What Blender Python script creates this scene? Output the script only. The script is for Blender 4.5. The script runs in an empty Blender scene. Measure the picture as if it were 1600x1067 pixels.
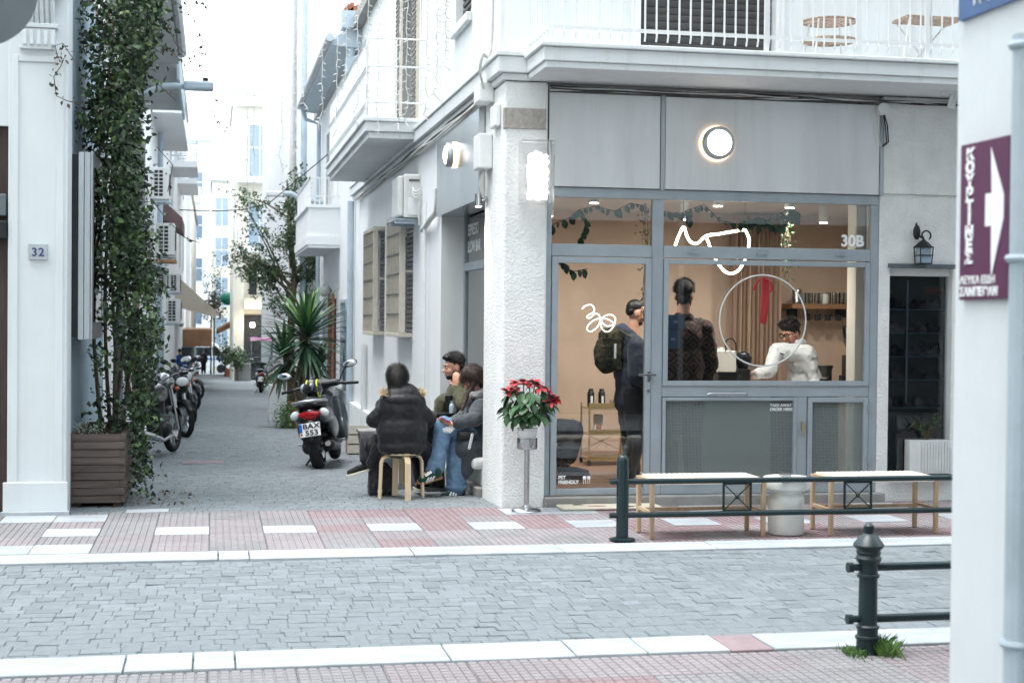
import bpy, math, random
import numpy as np
from mathutils import Vector, Matrix
random.seed(7)
rng = random.Random(11)
sc = bpy.context.scene
COL = sc.collection
V = Vector
R = math.radians
PI = math.pi

# ------------------------------------------------------------------ camera, sky, sun, exposure
CAM_H = 1.68
YAW = math.atan(469 / 2350); PITCH = -math.atan(39.8 / 2350); ROLL = R(0.57)
_F = V((math.sin(YAW) * math.cos(PITCH), math.cos(YAW) * math.cos(PITCH), math.sin(PITCH)))
_R0 = V((math.cos(YAW), -math.sin(YAW), 0)); _U0 = _R0.cross(_F)
_R = _R0 * math.cos(ROLL) + _U0 * math.sin(ROLL); _U = _R.cross(_F)
CAM = V((0, 0, CAM_H))
cd = bpy.data.cameras.new('camera'); cam = bpy.data.objects.new('camera', cd); COL.objects.link(cam)
cam.matrix_world = Matrix(((_R.x, _U.x, -_F.x, CAM.x), (_R.y, _U.y, -_F.y, CAM.y), (_R.z, _U.z, -_F.z, CAM.z), (0, 0, 0, 1)))
cd.sensor_width = 36; cd.lens = 36 * 2350 / 1600; cd.clip_start = 0.1; cd.clip_end = 1500
cd.dof.use_dof = True; cd.dof.focus_distance = 13.6; cd.dof.aperture_fstop = 3.6
sc.camera = cam

SUN_AZ = R(258); SUN_EL = R(74)      # azimuth clockwise from +Y: high over the left, a little behind the camera
w = bpy.data.worlds.new('World'); sc.world = w; w.use_nodes = True
nt = w.node_tree; nt.nodes.clear()
sky = nt.nodes.new('ShaderNodeTexSky'); sky.sky_type = 'NISHITA'; sky.sun_disc = False
sky.sun_elevation = SUN_EL; sky.sun_rotation = SUN_AZ; sky.air_density = 1.0; sky.dust_density = 1.2; sky.ozone_density = 1.0
hs = nt.nodes.new('ShaderNodeHueSaturation'); hs.inputs['Saturation'].default_value = 0.34
bg = nt.nodes.new('ShaderNodeBackground'); bg.inputs['Strength'].default_value = 0.15
wo = nt.nodes.new('ShaderNodeOutputWorld')
cl = nt.nodes.new('ShaderNodeMix'); cl.data_type = 'RGBA'; cl.inputs[0].default_value = .68; cl.inputs[7].default_value = (5.8, 6.4, 6.85, 1)   # an even, bright white cloud layer
nt.links.new(sky.outputs[0], hs.inputs['Color']); nt.links.new(hs.outputs[0], cl.inputs[6]); nt.links.new(cl.outputs[2], bg.inputs[0]); nt.links.new(bg.outputs[0], wo.inputs[0])
sl = bpy.data.lights.new('sun', 'SUN'); sl.energy = 0.85; sl.angle = R(28); sl.color = (1.0, 0.97, 0.93)
so = bpy.data.objects.new('sun', sl); COL.objects.link(so)
_sd = V((math.sin(SUN_AZ) * math.cos(SUN_EL), math.cos(SUN_AZ) * math.cos(SUN_EL), math.sin(SUN_EL)))
so.rotation_euler = (-_sd).to_track_quat('-Z', 'Y').to_euler(); so.location = _sd * 60
sc.view_settings.view_transform = 'Standard'; sc.view_settings.look = 'None'
sc.view_settings.exposure = 2.05; sc.view_settings.gamma = 1.0
sc.render.engine = 'CYCLES'
cy = sc.cycles
cy.use_denoising = True
try: cy.denoiser = 'OPENIMAGEDENOISE'
except Exception: pass
cy.max_bounces = 7; cy.diffuse_bounces = 4; cy.glossy_bounces = 4; cy.transmission_bounces = 4; cy.transparent_max_bounces = 16
cy.caustics_reflective = False; cy.caustics_refractive = False
cy.sample_clamp_indirect = 8.0
cy.use_adaptive_sampling = True; cy.adaptive_threshold = 0.03

# ------------------------------------------------------------------ surveying: a sight line of the camera met with a known plane
def _ray(u, v): return _F + (u - 800) / 2350 * _R - (v - 533.5) / 2350 * _U
def at(u, v, y):
    d = _ray(u, v); return CAM + d * (y / d.y)
def atx(u, v, x):
    d = _ray(u, v); return CAM + d * (x / d.x)
def atz(u, v, z=0.0):
    d = _ray(u, v); return CAM + d * ((z - CAM_H) / d.z)
SLOPE = 0.028; Y0 = 12.95
def gz(y): return -SLOPE * max(0.0, y - Y0)

# ------------------------------------------------------------------ materials
M = {}
def _nd(nt, t, **kw):
    n = nt.nodes.new(t)
    for k, v in kw.items():
        if k in n.inputs.keys(): n.inputs[k].default_value = v
        else: setattr(n, k, v)
    return n
ORD = ['first', 'second', 'third', 'fourth', 'fifth', 'sixth', 'seventh', 'eighth', 'ninth', 'tenth', 'eleventh', 'twelfth', 'thirteenth', 'fourteenth', 'fifteenth', 'sixteenth', 'seventeenth']
def rgb(r, g, b):   # 0..255 display value to linear base colour
    f = lambda c: (c / 255 / 12.92) if c / 255 <= .04045 else ((c / 255 + .055) / 1.055) ** 2.4
    return (f(r), f(g), f(b), 1)
def mat(name, col, rough=.6, metal=0.0, var=.12, scale=3.0, bump=0.0, bscale=60.0, spec=.4, col2=None, coat=0.0,
        island=0.0, objvar=0.0, stretch=None, emit=None, estr=0, sheen=0.0, trans=0.0, dirt=0.0, streak=0.0, bdist=.004, detail=5):
    m = bpy.data.materials.new(name); m.use_nodes = True; M[name] = m
    nt = m.node_tree; b = nt.nodes['Principled BSDF']; L = nt.links
    b.inputs['Roughness'].default_value = rough; b.inputs['Metallic'].default_value = metal
    b.inputs['Specular IOR Level'].default_value = spec
    if coat: b.inputs['Coat Weight'].default_value = coat; b.inputs['Coat Roughness'].default_value = .15
    if sheen: b.inputs['Sheen Weight'].default_value = sheen
    if trans: b.inputs['Transmission Weight'].default_value = trans
    if emit: b.inputs['Emission Color'].default_value = emit; b.inputs['Emission Strength'].default_value = estr
    c1 = tuple(col[:3]) + (1,)
    c2 = tuple(col2[:3]) + (1,) if col2 else tuple(max(0, x * (1 - 2.2 * var)) for x in col[:3]) + (1,)
    tc = _nd(nt, 'ShaderNodeTexCoord'); oi = _nd(nt, 'ShaderNodeObjectInfo')
    ml = _nd(nt, 'ShaderNodeVectorMath', operation='MULTIPLY_ADD'); ml.inputs[1].default_value = (1, 1, 1)
    if stretch: ml.inputs[1].default_value = stretch
    sc_ = _nd(nt, 'ShaderNodeMath', operation='MULTIPLY'); sc_.inputs[1].default_value = 31.0
    L.new(oi.outputs['Random'], sc_.inputs[0]); L.new(tc.outputs['Object'], ml.inputs[0]); L.new(sc_.outputs[0], ml.inputs[2])
    no = _nd(nt, 'ShaderNodeTexNoise', Scale=scale, Detail=detail, Roughness=.62); L.new(ml.outputs[0], no.inputs['Vector'])
    mr = _nd(nt, 'ShaderNodeMapRange'); mr.inputs[1].default_value = .33; mr.inputs[2].default_value = .67; L.new(no.outputs['Fac'], mr.inputs[0])
    mx = _nd(nt, 'ShaderNodeMix', data_type='RGBA'); L.new(mr.outputs[0], mx.inputs[0]); mx.inputs[6].default_value = c1; mx.inputs[7].default_value = c2
    out = mx.outputs[2]
    if dirt:
        n2 = _nd(nt, 'ShaderNodeTexNoise', Scale=scale * .23, Detail=8, Roughness=.75); L.new(ml.outputs[0], n2.inputs['Vector'])
        m2 = _nd(nt, 'ShaderNodeMapRange'); m2.inputs[1].default_value = .5; m2.inputs[2].default_value = .78; m2.inputs[4].default_value = dirt; L.new(n2.outputs['Fac'], m2.inputs[0])
        x2 = _nd(nt, 'ShaderNodeMix', data_type='RGBA'); L.new(m2.outputs[0], x2.inputs[0]); L.new(out, x2.inputs[6]); x2.inputs[7].default_value = tuple(x * .42 for x in col[:3]) + (1,)
        out = x2.outputs[2]
    if streak:
        vs_ = _nd(nt, 'ShaderNodeVectorMath', operation='MULTIPLY'); vs_.inputs[1].default_value = (7, 7, .35); L.new(tc.outputs['Object'], vs_.inputs[0])
        n4 = _nd(nt, 'ShaderNodeTexNoise', Scale=1.0, Detail=7, Roughness=.7); L.new(vs_.outputs[0], n4.inputs['Vector'])
        m4 = _nd(nt, 'ShaderNodeMapRange'); m4.inputs[1].default_value = .52; m4.inputs[2].default_value = .8; m4.inputs[4].default_value = streak; L.new(n4.outputs['Fac'], m4.inputs[0])
        x4 = _nd(nt, 'ShaderNodeMix', data_type='RGBA'); L.new(m4.outputs[0], x4.inputs[0]); L.new(out, x4.inputs[6]); x4.inputs[7].default_value = (.22, .22, .20, 1); out = x4.outputs[2]
    if island or objvar:
        if island:
            ge = _nd(nt, 'ShaderNodeNewGeometry'); rs = ge.outputs['Random Per Island']; amp = island
        else:
            rs = oi.outputs['Random']; amp = objvar
        m3 = _nd(nt, 'ShaderNodeMapRange'); m3.inputs[3].default_value = 1 - amp; m3.inputs[4].default_value = 1 + amp; L.new(rs, m3.inputs[0])
        vm = _nd(nt, 'ShaderNodeVectorMath', operation='SCALE'); L.new(out, vm.inputs[0]); L.new(m3.outputs[0], vm.inputs['Scale']); out = vm.outputs[0]
    L.new(out, b.inputs['Base Color'])
    rr = _nd(nt, 'ShaderNodeMapRange'); rr.inputs[3].default_value = max(0, rough - .08); rr.inputs[4].default_value = min(1, rough + .08)
    L.new(no.outputs['Fac'], rr.inputs[0]); L.new(rr.outputs[0], b.inputs['Roughness'])
    if bump:
        n3 = _nd(nt, 'ShaderNodeTexNoise', Scale=bscale, Detail=3, Roughness=.55); L.new(ml.outputs[0], n3.inputs['Vector'])
        bp = _nd(nt, 'ShaderNodeBump', Strength=bump, Distance=bdist); L.new(n3.outputs['Fac'], bp.inputs['Height']); L.new(bp.outputs[0], b.inputs['Normal'])
    return m
def flat(name, col, rough=.5, metal=0, spec=.5, emit=None, estr=0):
    m = bpy.data.materials.new(name); m.use_nodes = True; M[name] = m; b = m.node_tree.nodes['Principled BSDF']
    b.inputs['Base Color'].default_value = tuple(col[:3]) + (1,); b.inputs['Roughness'].default_value = rough; b.inputs['Metallic'].default_value = metal
    b.inputs['Specular IOR Level'].default_value = spec
    if emit: b.inputs['Emission Color'].default_value = tuple(emit[:3]) + (1,); b.inputs['Emission Strength'].default_value = estr
    return m
def glassmat(name, tint=(1, 1, 1), ior=1.5, rough=0.0, boost=1.0, wire=False, haze=0.0, hcol=(.6, .65, .65)):
    m = bpy.data.materials.new(name); m.use_nodes = True; M[name] = m; nt = m.node_tree; nt.nodes.clear(); L = nt.links
    o = _nd(nt, 'ShaderNodeOutputMaterial'); mx = _nd(nt, 'ShaderNodeMixShader'); tr = _nd(nt, 'ShaderNodeBsdfTransparent'); gl = _nd(nt, 'ShaderNodeBsdfGlossy')
    tr.inputs[0].default_value = tuple(tint) + (1,); gl.inputs['Roughness'].default_value = rough
    fr = _nd(nt, 'ShaderNodeFresnel', IOR=ior); mm = _nd(nt, 'ShaderNodeMath', operation='MULTIPLY'); mm.inputs[1].default_value = boost; mm.use_clamp = True
    L.new(fr.outputs[0], mm.inputs[0]); L.new(mm.outputs[0], mx.inputs[0]); L.new(gl.outputs[0], mx.inputs[2])
    src = tr.outputs[0]
    if haze:
        df = _nd(nt, 'ShaderNodeBsdfDiffuse'); df.inputs[0].default_value = tuple(hcol) + (1,)
        m2 = _nd(nt, 'ShaderNodeMixShader'); m2.inputs[0].default_value = haze; L.new(tr.outputs[0], m2.inputs[1]); L.new(df.outputs[0], m2.inputs[2]); src = m2.outputs[0]
        if wire:
            tc = _nd(nt, 'ShaderNodeTexCoord'); bt = _nd(nt, 'ShaderNodeTexBrick', Scale=1.0); bt.offset = 0
            mp = _nd(nt, 'ShaderNodeMapping'); mp.inputs['Rotation'].default_value = (PI / 2, 0, 0)
            L.new(tc.outputs['Object'], mp.inputs[0]); L.new(mp.outputs[0], bt.inputs['Vector'])
            bt.inputs['Brick Width'].default_value = .0135; bt.inputs['Row Height'].default_value = .0135; bt.inputs['Mortar Size'].default_value = .0026; bt.inputs['Mortar Smooth'].default_value = .3
            mr = _nd(nt, 'ShaderNodeMapRange'); mr.inputs[3].default_value = haze; mr.inputs[4].default_value = min(1, haze * 2.2); L.new(bt.outputs['Fac'], mr.inputs[0]); L.new(mr.outputs[0], m2.inputs[0])
            bp = _nd(nt, 'ShaderNodeBump', Strength=.5, Distance=.002); L.new(bt.outputs['Fac'], bp.inputs['Height']); L.new(bp.outputs[0], gl.inputs['Normal'])
    L.new(src, mx.inputs[1]); L.new(mx.outputs[0], o.inputs[0])
    return m

def smooth_path(pts, n=6):
    P = [V(p) for p in pts]; out = []
    for i in range(len(P) - 1):
        p0 = P[max(i - 1, 0)]; p1 = P[i]; p2 = P[i + 1]; p3 = P[min(i + 2, len(P) - 1)]
        for k in range(n):
            t = k / n; out.append(.5 * ((2 * p1) + (p2 - p0) * t + (2 * p0 - 5 * p1 + 4 * p2 - p3) * t * t + (3 * p1 - p0 - 3 * p2 + p3) * t ** 3))
    return out + [P[-1]]
# ------------------------------------------------------------------ mesh building
class MB:
    def __init__(s): s.v = []; s.f = []; s.mi = []
    def add(s, vs, fs, mi=0):
        n = len(s.v); s.v += [tuple(p) for p in vs]; s.f += [tuple(i + n for i in f) for f in fs]; s.mi += [mi] * len(fs); return s
    def box(s, x0, x1, y0, y1, z0, z1, mi=0):
        return s.add([(x0, y0, z0), (x1, y0, z0), (x1, y1, z0), (x0, y1, z0), (x0, y0, z1), (x1, y0, z1), (x1, y1, z1), (x0, y1, z1)],
                     [(0, 3, 2, 1), (4, 5, 6, 7), (0, 1, 5, 4), (1, 2, 6, 5), (2, 3, 7, 6), (3, 0, 4, 7)], mi)
    def obox(s, c, sz, rot, mi=0):
        m = rot.to_matrix() if hasattr(rot, 'to_matrix') else rot; c = V(c); a, b, d = [x / 2 for x in sz]
        vs = [c + m @ V(p) for p in ((-a, -b, -d), (a, -b, -d), (a, b, -d), (-a, b, -d), (-a, -b, d), (a, -b, d), (a, b, d), (-a, b, d))]
        return s.add(vs, [(0, 3, 2, 1), (4, 5, 6, 7), (0, 1, 5, 4), (1, 2, 6, 5), (2, 3, 7, 6), (3, 0, 4, 7)], mi)
    def bar(s, p0, p1, w, h, mi=0, up=V((0, 0, 1))):
        p0, p1 = V(p0), V(p1); d = (p1 - p0); l = d.length; d.normalize()
        if abs(d.dot(up)) > .99: up = V((0, 1, 0))
        sd = d.cross(up).normalized(); u = sd.cross(d)
        m = Matrix((sd, d, u)).transposed(); return s.obox((p0 + p1) / 2, (w, l, h), m, mi)
    def tube(s, pts, r, n=8, mi=0, caps=True, closed=False):
        pts = [V(p) for p in pts]; k = len(pts); rs = r if isinstance(r, (list, tuple)) else [r] * k
        vs = []; fs = []; prev = None
        for i in range(k):
            if closed: d = pts[(i + 1) % k] - pts[i - 1]
            else: d = pts[min(i + 1, k - 1)] - pts[max(i - 1, 0)]
            d.normalize()
            if prev is None:
                a = V((0, 0, 1)) if abs(d.z) < .9 else V((1, 0, 0)); sd = d.cross(a).normalized()
            else:
                sd = prev - d * prev.dot(d); sd = sd.normalized() if sd.length > 1e-6 else d.orthogonal().normalized()
            prev = sd; u = d.cross(sd)
            for j in range(n):
                t = 2 * PI * j / n; vs.append(pts[i] + (sd * math.cos(t) + u * math.sin(t)) * rs[i])
        m = k if closed else k - 1
        for i in range(m):
            for j in range(n):
                a = i * n + j; b = i * n + (j + 1) % n; c = ((i + 1) % k) * n + (j + 1) % n; e = ((i + 1) % k) * n + j; fs.append((a, b, c, e))
        if caps and not closed: fs.append(tuple(reversed(range(n)))); fs.append(tuple(range((k - 1) * n, k * n)))
        return s.add(vs, fs, mi)
    def cyl(s, p0, p1, r0, r1=None, n=14, mi=0): return s.tube([p0, p1], [r0, r0 if r1 is None else r1], n, mi)
    def lathe(s, prof, c=(0, 0, 0), n=24, mi=0, rot=None, close=True):
        vs = []; fs = []; c = V(c); k = len(prof)
        for r, z in prof:
            for j in range(n):
                t = 2 * PI * j / n; p = V((r * math.cos(t), r * math.sin(t), z)); vs.append(c + (rot @ p if rot else p))
        for i in range(k - 1):
            for j in range(n): fs.append((i * n + j, i * n + (j + 1) % n, (i + 1) * n + (j + 1) % n, (i + 1) * n + j))
        if close: fs.append(tuple(reversed(range(n)))); fs.append(tuple(range((k - 1) * n, k * n)))
        return s.add(vs, fs, mi)
    def ell(s, c, r, rot=None, n=14, mi=0):
        m = n // 2; vs = []; fs = []; c = V(c); r = (r, r, r) if not isinstance(r, (tuple, list)) else r
        def pt(a, b):
            p = V((r[0] * math.sin(a) * math.cos(b), r[1] * math.sin(a) * math.sin(b), r[2] * math.cos(a))); return c + (rot @ p if rot else p)
        vs.append(pt(0, 0))
        for i in range(1, m):
            for j in range(n): vs.append(pt(PI * i / m, 2 * PI * j / n))
        vs.append(pt(PI, 0)); b = len(vs) - 1
        for j in range(n): fs.append((0, 1 + j, 1 + (j + 1) % n))
        for i in range(m - 2):
            for j in range(n): fs.append((1 + i * n + j, 1 + (i + 1) * n + j, 1 + (i + 1) * n + (j + 1) % n, 1 + i * n + (j + 1) % n))
        q = 1 + (m - 2) * n
        for j in range(n): fs.append((q + j, b, q + (j + 1) % n))
        return s.add(vs, fs, mi)
    def cap(s, p0, r0, p1, r1, n=12, mi=0):
        s.ell(p0, r0, n=n, mi=mi); s.ell(p1, r1, n=n, mi=mi)
        if (V(p1) - V(p0)).length > 1e-5: s.tube([p0, p1], [r0, r1], n, mi)
        return s
    def torus(s, c, R_, r, axis, n=28, k=8, mi=0):
        ax = V(axis).normalized(); a = ax.orthogonal().normalized(); b = ax.cross(a); c = V(c)
        return s.tube([c + (a * math.cos(2 * PI * i / n) + b * math.sin(2 * PI * i / n)) * R_ for i in range(n)], r, k, mi, closed=True)
    def prism(s, poly, ext, mi=0):
        n = len(poly); ext = V(ext); vs = [V(p) for p in poly] + [V(p) + ext for p in poly]
        fs = [tuple(reversed(range(n))), tuple(range(n, 2 * n))] + [(i, (i + 1) % n, (i + 1) % n + n, i + n) for i in range(n)]
        return s.add(vs, fs, mi)
    def rings(s, loops, mi=0, closed_caps=True):
        n = len(loops[0]); vs = [p for l in loops for p in l]; fs = []
        for i in range(len(loops) - 1):
            for j in range(n): fs.append((i * n + j, i * n + (j + 1) % n, (i + 1) * n + (j + 1) % n, (i + 1) * n + j))
        if closed_caps: fs.append(tuple(reversed(range(n)))); fs.append(tuple(range((len(loops) - 1) * n, len(loops) * n)))
        return s.add(vs, fs, mi)
    def mesh(s, name, mats):
        me = bpy.data.meshes.new(name); me.from_pydata(s.v, [], s.f)
        for m in (mats if isinstance(mats, (list, tuple)) else [mats]): me.materials.append(M[m] if isinstance(m, str) else m)
        if any(s.mi): me.polygons.foreach_set('material_index', s.mi)
        return me
    def build(s, name, mats, parent=None, smooth=None, bevel=0, local=False, fix=False):
        me = s.mesh(name, mats)
        if fix:
            import bmesh
            bm = bmesh.new(); bm.from_mesh(me); bmesh.ops.recalc_face_normals(bm, faces=bm.faces); bm.to_mesh(me); bm.free()
        o = link(name, me, parent, local)
        if smooth is not None:
            for p in me.polygons: p.use_smooth = True
            if smooth < 180:
                try: me.set_sharp_from_angle(angle=R(smooth))
                except Exception: pass
        if bevel:
            b = o.modifiers.new('bevel', 'BEVEL'); b.width = bevel; b.segments = 2; b.limit_method = 'ANGLE'; b.angle_limit = R(40)
        return o
WM = {}
def link(name, data, parent=None, local=False):
    o = bpy.data.objects.new(name, data); COL.objects.link(o)
    if parent is not None:
        o.parent = parent
        if local: WM[o] = WM[parent].copy()
        else: o.matrix_parent_inverse = WM[parent].inverted(); WM[o] = Matrix.Identity(4)
    else: WM[o] = Matrix.Identity(4)
    return o
def tag(o, label=None, cat=None, group=None, kind=None):
    if label: o['label'] = label
    if cat: o['category'] = cat
    if group: o['group'] = group
    if kind: o['kind'] = kind
    return o
def thing(name, label, cat, loc=(0, 0, 0), rz=0, group=None, kind=None):
    o = bpy.data.objects.new(name, None); COL.objects.link(o); o.empty_display_size = .1
    o.location = loc; o.rotation_euler = (0, 0, rz)
    WM[o] = Matrix.Translation(V(loc)) @ Matrix.Rotation(rz, 4, 'Z')
    return tag(o, label, cat, group, kind)
def put(o, loc, rot=(0, 0, 0), scale=None):
    """place an object that shares a mesh, inside its parent's frame"""
    o.location = loc; o.rotation_euler = rot
    if scale is not None: o.scale = scale if isinstance(scale, (tuple, list)) else (scale,) * 3
    return o
def copy_tree(o, parent=None):
    c = o.copy(); COL.objects.link(c)
    if parent is not None: c.parent = parent
    for ch in o.children: copy_tree(ch, c)
    return c
def text(body, name, size, mtl, parent, loc, rot, align='LEFT', depth=.002, bold=0.0, spacing=1.0, lsp=1.0, local=False, xs=1.0):
    cu = bpy.data.curves.new(name, 'FONT'); cu.body = body; cu.size = size; cu.extrude = depth; cu.offset = bold; cu.align_x = align; cu.space_character = spacing; cu.space_line = lsp
    t = bpy.data.objects.new('t', cu); COL.objects.link(t); dg = bpy.context.evaluated_depsgraph_get(); dg.update()
    me = bpy.data.meshes.new_from_object(t.evaluated_get(dg)); me.name = name; bpy.data.objects.remove(t); bpy.data.curves.remove(cu)
    me.materials.clear(); me.materials.append(M[mtl]); o = link(name, me, parent, local); o.location = loc; o.rotation_euler = rot; o.scale = (xs, 1, 1)
    return o
_tex = {}
def ftex(kind, size):
    k = (kind, size)
    if k not in _tex:
        t = bpy.data.textures.new('%s%.3f' % (kind, size), 'CLOUDS'); t.noise_scale = size; t.noise_depth = 2; _tex[k] = t
    return _tex[k]
def blob(name, mtl, prims, parent, voxel=.012, smooth=4, fold=0.0, fsize=.09, local=False):
    """many overlapping capsules and ellipsoids fused into one continuous skin"""
    mb = MB()
    for p in prims:
        if p[0] == 'c': mb.cap(p[1], p[2], p[3], p[4], n=10)
        elif p[0] == 'e': mb.ell(p[1], p[2], p[3] if len(p) > 3 else None, n=16)
        elif p[0] == 'b': mb.obox(p[1], p[2], p[3] if len(p) > 3 else Matrix.Identity(3))
        elif p[0] == 't': mb.tube(p[1], p[2], 10)
    o = mb.build(name, mtl, parent, smooth=180, local=local)
    rm = o.modifiers.new('skin', 'REMESH'); rm.mode = 'VOXEL'; rm.voxel_size = voxel; rm.use_smooth_shade = True
    if smooth:
        s = o.modifiers.new('soft', 'SMOOTH'); s.factor = .5; s.iterations = smooth
    if fold:
        d = o.modifiers.new('folds', 'DISPLACE'); d.texture = ftex('f', fsize); d.strength = fold; d.mid_level = .5; d.texture_coords = 'LOCAL'
    return o
def leafmesh(name, mtl, w=.5, fold=.12, curl=-.15, n=3):
    """a pointed leaf of unit length along +X"""
    mb = MB(); vs = []; fs = []
    for i in range(n + 1):
        t = i / n; ww = w * .5 * math.sin(PI * min(1, t * .93 + .07)) ** .8 if i < n else 0.0
        z = curl * t * t
        vs += [(t, -ww, z + fold * ww * 2), (t, 0, z), (t, ww, z + fold * ww * 2)]
    for i in range(n):
        a = i * 3; fs += [(a, a + 3, a + 4, a + 1), (a + 1, a + 4, a + 5, a + 2)]
    mb.add(vs, fs); me = mb.mesh(name, mtl)
    for p in me.polygons: p.use_smooth = True
    return me
def leaf_cloud(name, mtls, pts, parent, size=(.04, .07), w=.55, down=.3, seed=1, local=False, out=None):
    """thousands of small folded leaves as one mesh; pts: list of positions"""
    r = np.random.RandomState(seed); n = len(pts); P = np.array(pts, dtype=float)
    d = r.normal(size=(n, 3)); d[:, 2] -= down
    if out is not None: d += np.array(out) * .6
    d /= np.linalg.norm(d, axis=1)[:, None]
    a = r.normal(size=(n, 3)); s = np.cross(d, a); s /= np.linalg.norm(s, axis=1)[:, None]; nn = np.cross(s, d)
    L = r.uniform(size[0], size[1], n)[:, None]; W = L * w * .5
    v = np.stack([P, P + d * L * .45 + s * W + nn * W * .35, P + d * L, P + d * L * .45 - s * W + nn * W * .35], 1).reshape(-1, 3)
    me = bpy.data.meshes.new(name)
    idx = np.arange(n) * 4; f = np.concatenate([np.stack([idx, idx + 1, idx + 2], 1), np.stack([idx, idx + 2, idx + 3], 1)], 1).reshape(-1, 3)
    me.vertices.add(n * 4); me.vertices.foreach_set('co', v.ravel()); me.loops.add(n * 6); me.loops.foreach_set('vertex_index', f.ravel().astype(np.int32))
    me.polygons.add(n * 2); me.polygons.foreach_set('loop_start', (np.arange(n * 2) * 3).astype(np.int32)); me.polygons.foreach_set('loop_total', np.full(n * 2, 3, np.int32))
    mt = mtls if isinstance(mtls, (list, tuple)) else [mtls]
    for m in mt: me.materials.append(M[m])
    me.polygons.foreach_set('material_index', np.repeat(r.randint(0, len(mt), n), 2).astype(np.int32))
    me.update(); me.validate()
    return link(name, me, parent, local)
# ------------------------------------------------------------------ the materials of the place
mat('white_paint', rgb(220, 224, 225), .75, var=.035, scale=1.2, bump=.15, bscale=90, dirt=.14, streak=.28)
mat('white_fresh', rgb(236, 238, 239), .6, var=.03, scale=1.5, dirt=.07, streak=.08)
mat('stucco', rgb(236, 237, 236), .85, var=.05, scale=5, bump=1.0, bscale=48, bdist=.014, dirt=.12, streak=.16)
mat('pilaster_paint', rgb(214, 220, 223), .7, var=.03, scale=1.4, bump=.15, bscale=60, dirt=.18, streak=.10)
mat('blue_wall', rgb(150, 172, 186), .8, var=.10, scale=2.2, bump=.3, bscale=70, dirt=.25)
mat('cream_wall', rgb(232, 226, 210), .8, var=.05, scale=.8, dirt=.12)
mat('far_white', rgb(234, 236, 237), .8, var=.03, scale=.5, dirt=.07)
mat('grey_wall', rgb(168, 172, 174), .8, var=.06, scale=.8, dirt=.12)
mat('concrete', rgb(150, 149, 146), .85, var=.12, scale=6, bump=.4, bscale=80, dirt=.35)
mat('stone_plaque', rgb(176, 170, 163), .8, var=.16, scale=22, bump=.3, bscale=90)
mat('frame_paint', rgb(158, 168, 175), .42, var=.06, scale=5, bump=.12, bscale=30, spec=.5, dirt=.12)
mat('brushed_metal', rgb(214, 219, 222), .2, metal=.9, var=.05, scale=2.5, stretch=(1.0, 1.0, .06), bump=.05, bscale=8)
mat('panel_metal', rgb(222, 224, 225), .34, metal=.3, var=.08, scale=1.1, stretch=(1.6, 1, .35), dirt=.12, streak=.22)
mat('steel', rgb(190, 192, 195), .22, metal=1, var=.05, scale=8)
mat('alu', rgb(178, 184, 188), .4, metal=.7, var=.06, scale=4, stretch=(1, 1, .2))
mat('pipe_paint', rgb(176, 190, 200), .55, var=.08, scale=3, dirt=.18)
mat('pipe_blue', rgb(172, 188, 200), .55, var=.08, scale=3, dirt=.12)
mat('rusty', rgb(170, 128, 100), .8, var=.18, scale=7, bump=.3)
mat('paver', rgb(117, 124, 128), .85, var=.07, scale=18, bump=.5, bscale=220, island=.13, dirt=.35, bdist=.003)
mat('joint', rgb(106, 112, 115), .95, var=.15, scale=20, bump=.4, bscale=120)
mat('alley_sheet', rgb(150, 158, 163), .9, var=.10, scale=7, bump=.4, bscale=60, dirt=.25)
mat('marble', rgb(178, 183, 187), .5, var=.05, scale=3.5, col2=rgb(150, 157, 163), stretch=(1, 2.6, 1), objvar=.06, dirt=.32, bump=.15)
mat('tile_pink', rgb(144, 137, 140), .8, var=.07, scale=9, bump=.35, bscale=150, objvar=.07, dirt=.25)
mat('tile_grey', rgb(138, 136, 138), .8, var=.08, scale=9, bump=.35, bscale=150, objvar=.06, dirt=.3)
mat('tile_rose', rgb(142, 124, 127), .8, var=.08, scale=9, bump=.35, bscale=150, objvar=.05, dirt=.2)
mat('tile_bed', rgb(96, 91, 92), .95, var=.12, scale=14)
mat('planter_wood', rgb(108, 95, 88), .72, var=.22, scale=5, stretch=(.35, 5, 5), bump=.5, bscale=26, objvar=.16, dirt=.2)
mat('bench_wood', rgb(198, 172, 142), .5, var=.10, scale=5, stretch=(5, 5, .5), bump=.1, bscale=40)
mat('stool_wood', rgb(222, 198, 164), .5, var=.07, scale=5, stretch=(5, 5, .6))
mat('cord', rgb(232, 226, 214), .9, var=.06, scale=14, bump=.3, bscale=160)
mat('green_enamel', rgb(11, 40, 44), .38, var=.12, scale=8, spec=.5, bump=.08, bscale=40, dirt=.3)
mat('ceramic', rgb(222, 224, 220), .45, var=.03, scale=4, dirt=.08)
mat('white_plastic', rgb(224, 226, 226), .45, var=.03, scale=6, dirt=.10)
mat('ac_white', rgb(214, 216, 214), .5, var=.04, scale=4, dirt=.16)
mat('dark_metal', rgb(42, 44, 46), .5, metal=.3, var=.1, scale=8)
mat('black_plastic', rgb(26, 27, 30), .42, var=.15, scale=8, spec=.45)
mat('rubber', rgb(28, 28, 30), .85, var=.12, scale=20, bump=.3, bscale=70)
mat('bike_grey', rgb(64, 70, 76), .32, metal=.2, var=.08, scale=6, coat=.4)
mat('bike_silver', rgb(168, 172, 176), .3, metal=.7, var=.06, scale=6, coat=.4)
mat('bike_black', rgb(24, 26, 30), .28, var=.1, scale=6, coat=.5)
mat('seat_vinyl', rgb(30, 30, 33), .55, var=.12, scale=20, bump=.2, bscale=150)
mat('beige_metal', rgb(206, 198, 184), .6, var=.07, scale=8, dirt=.18)
mat('shutter_grey', rgb(112, 112, 112), .7, var=.12, scale=6, dirt=.25)
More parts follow.
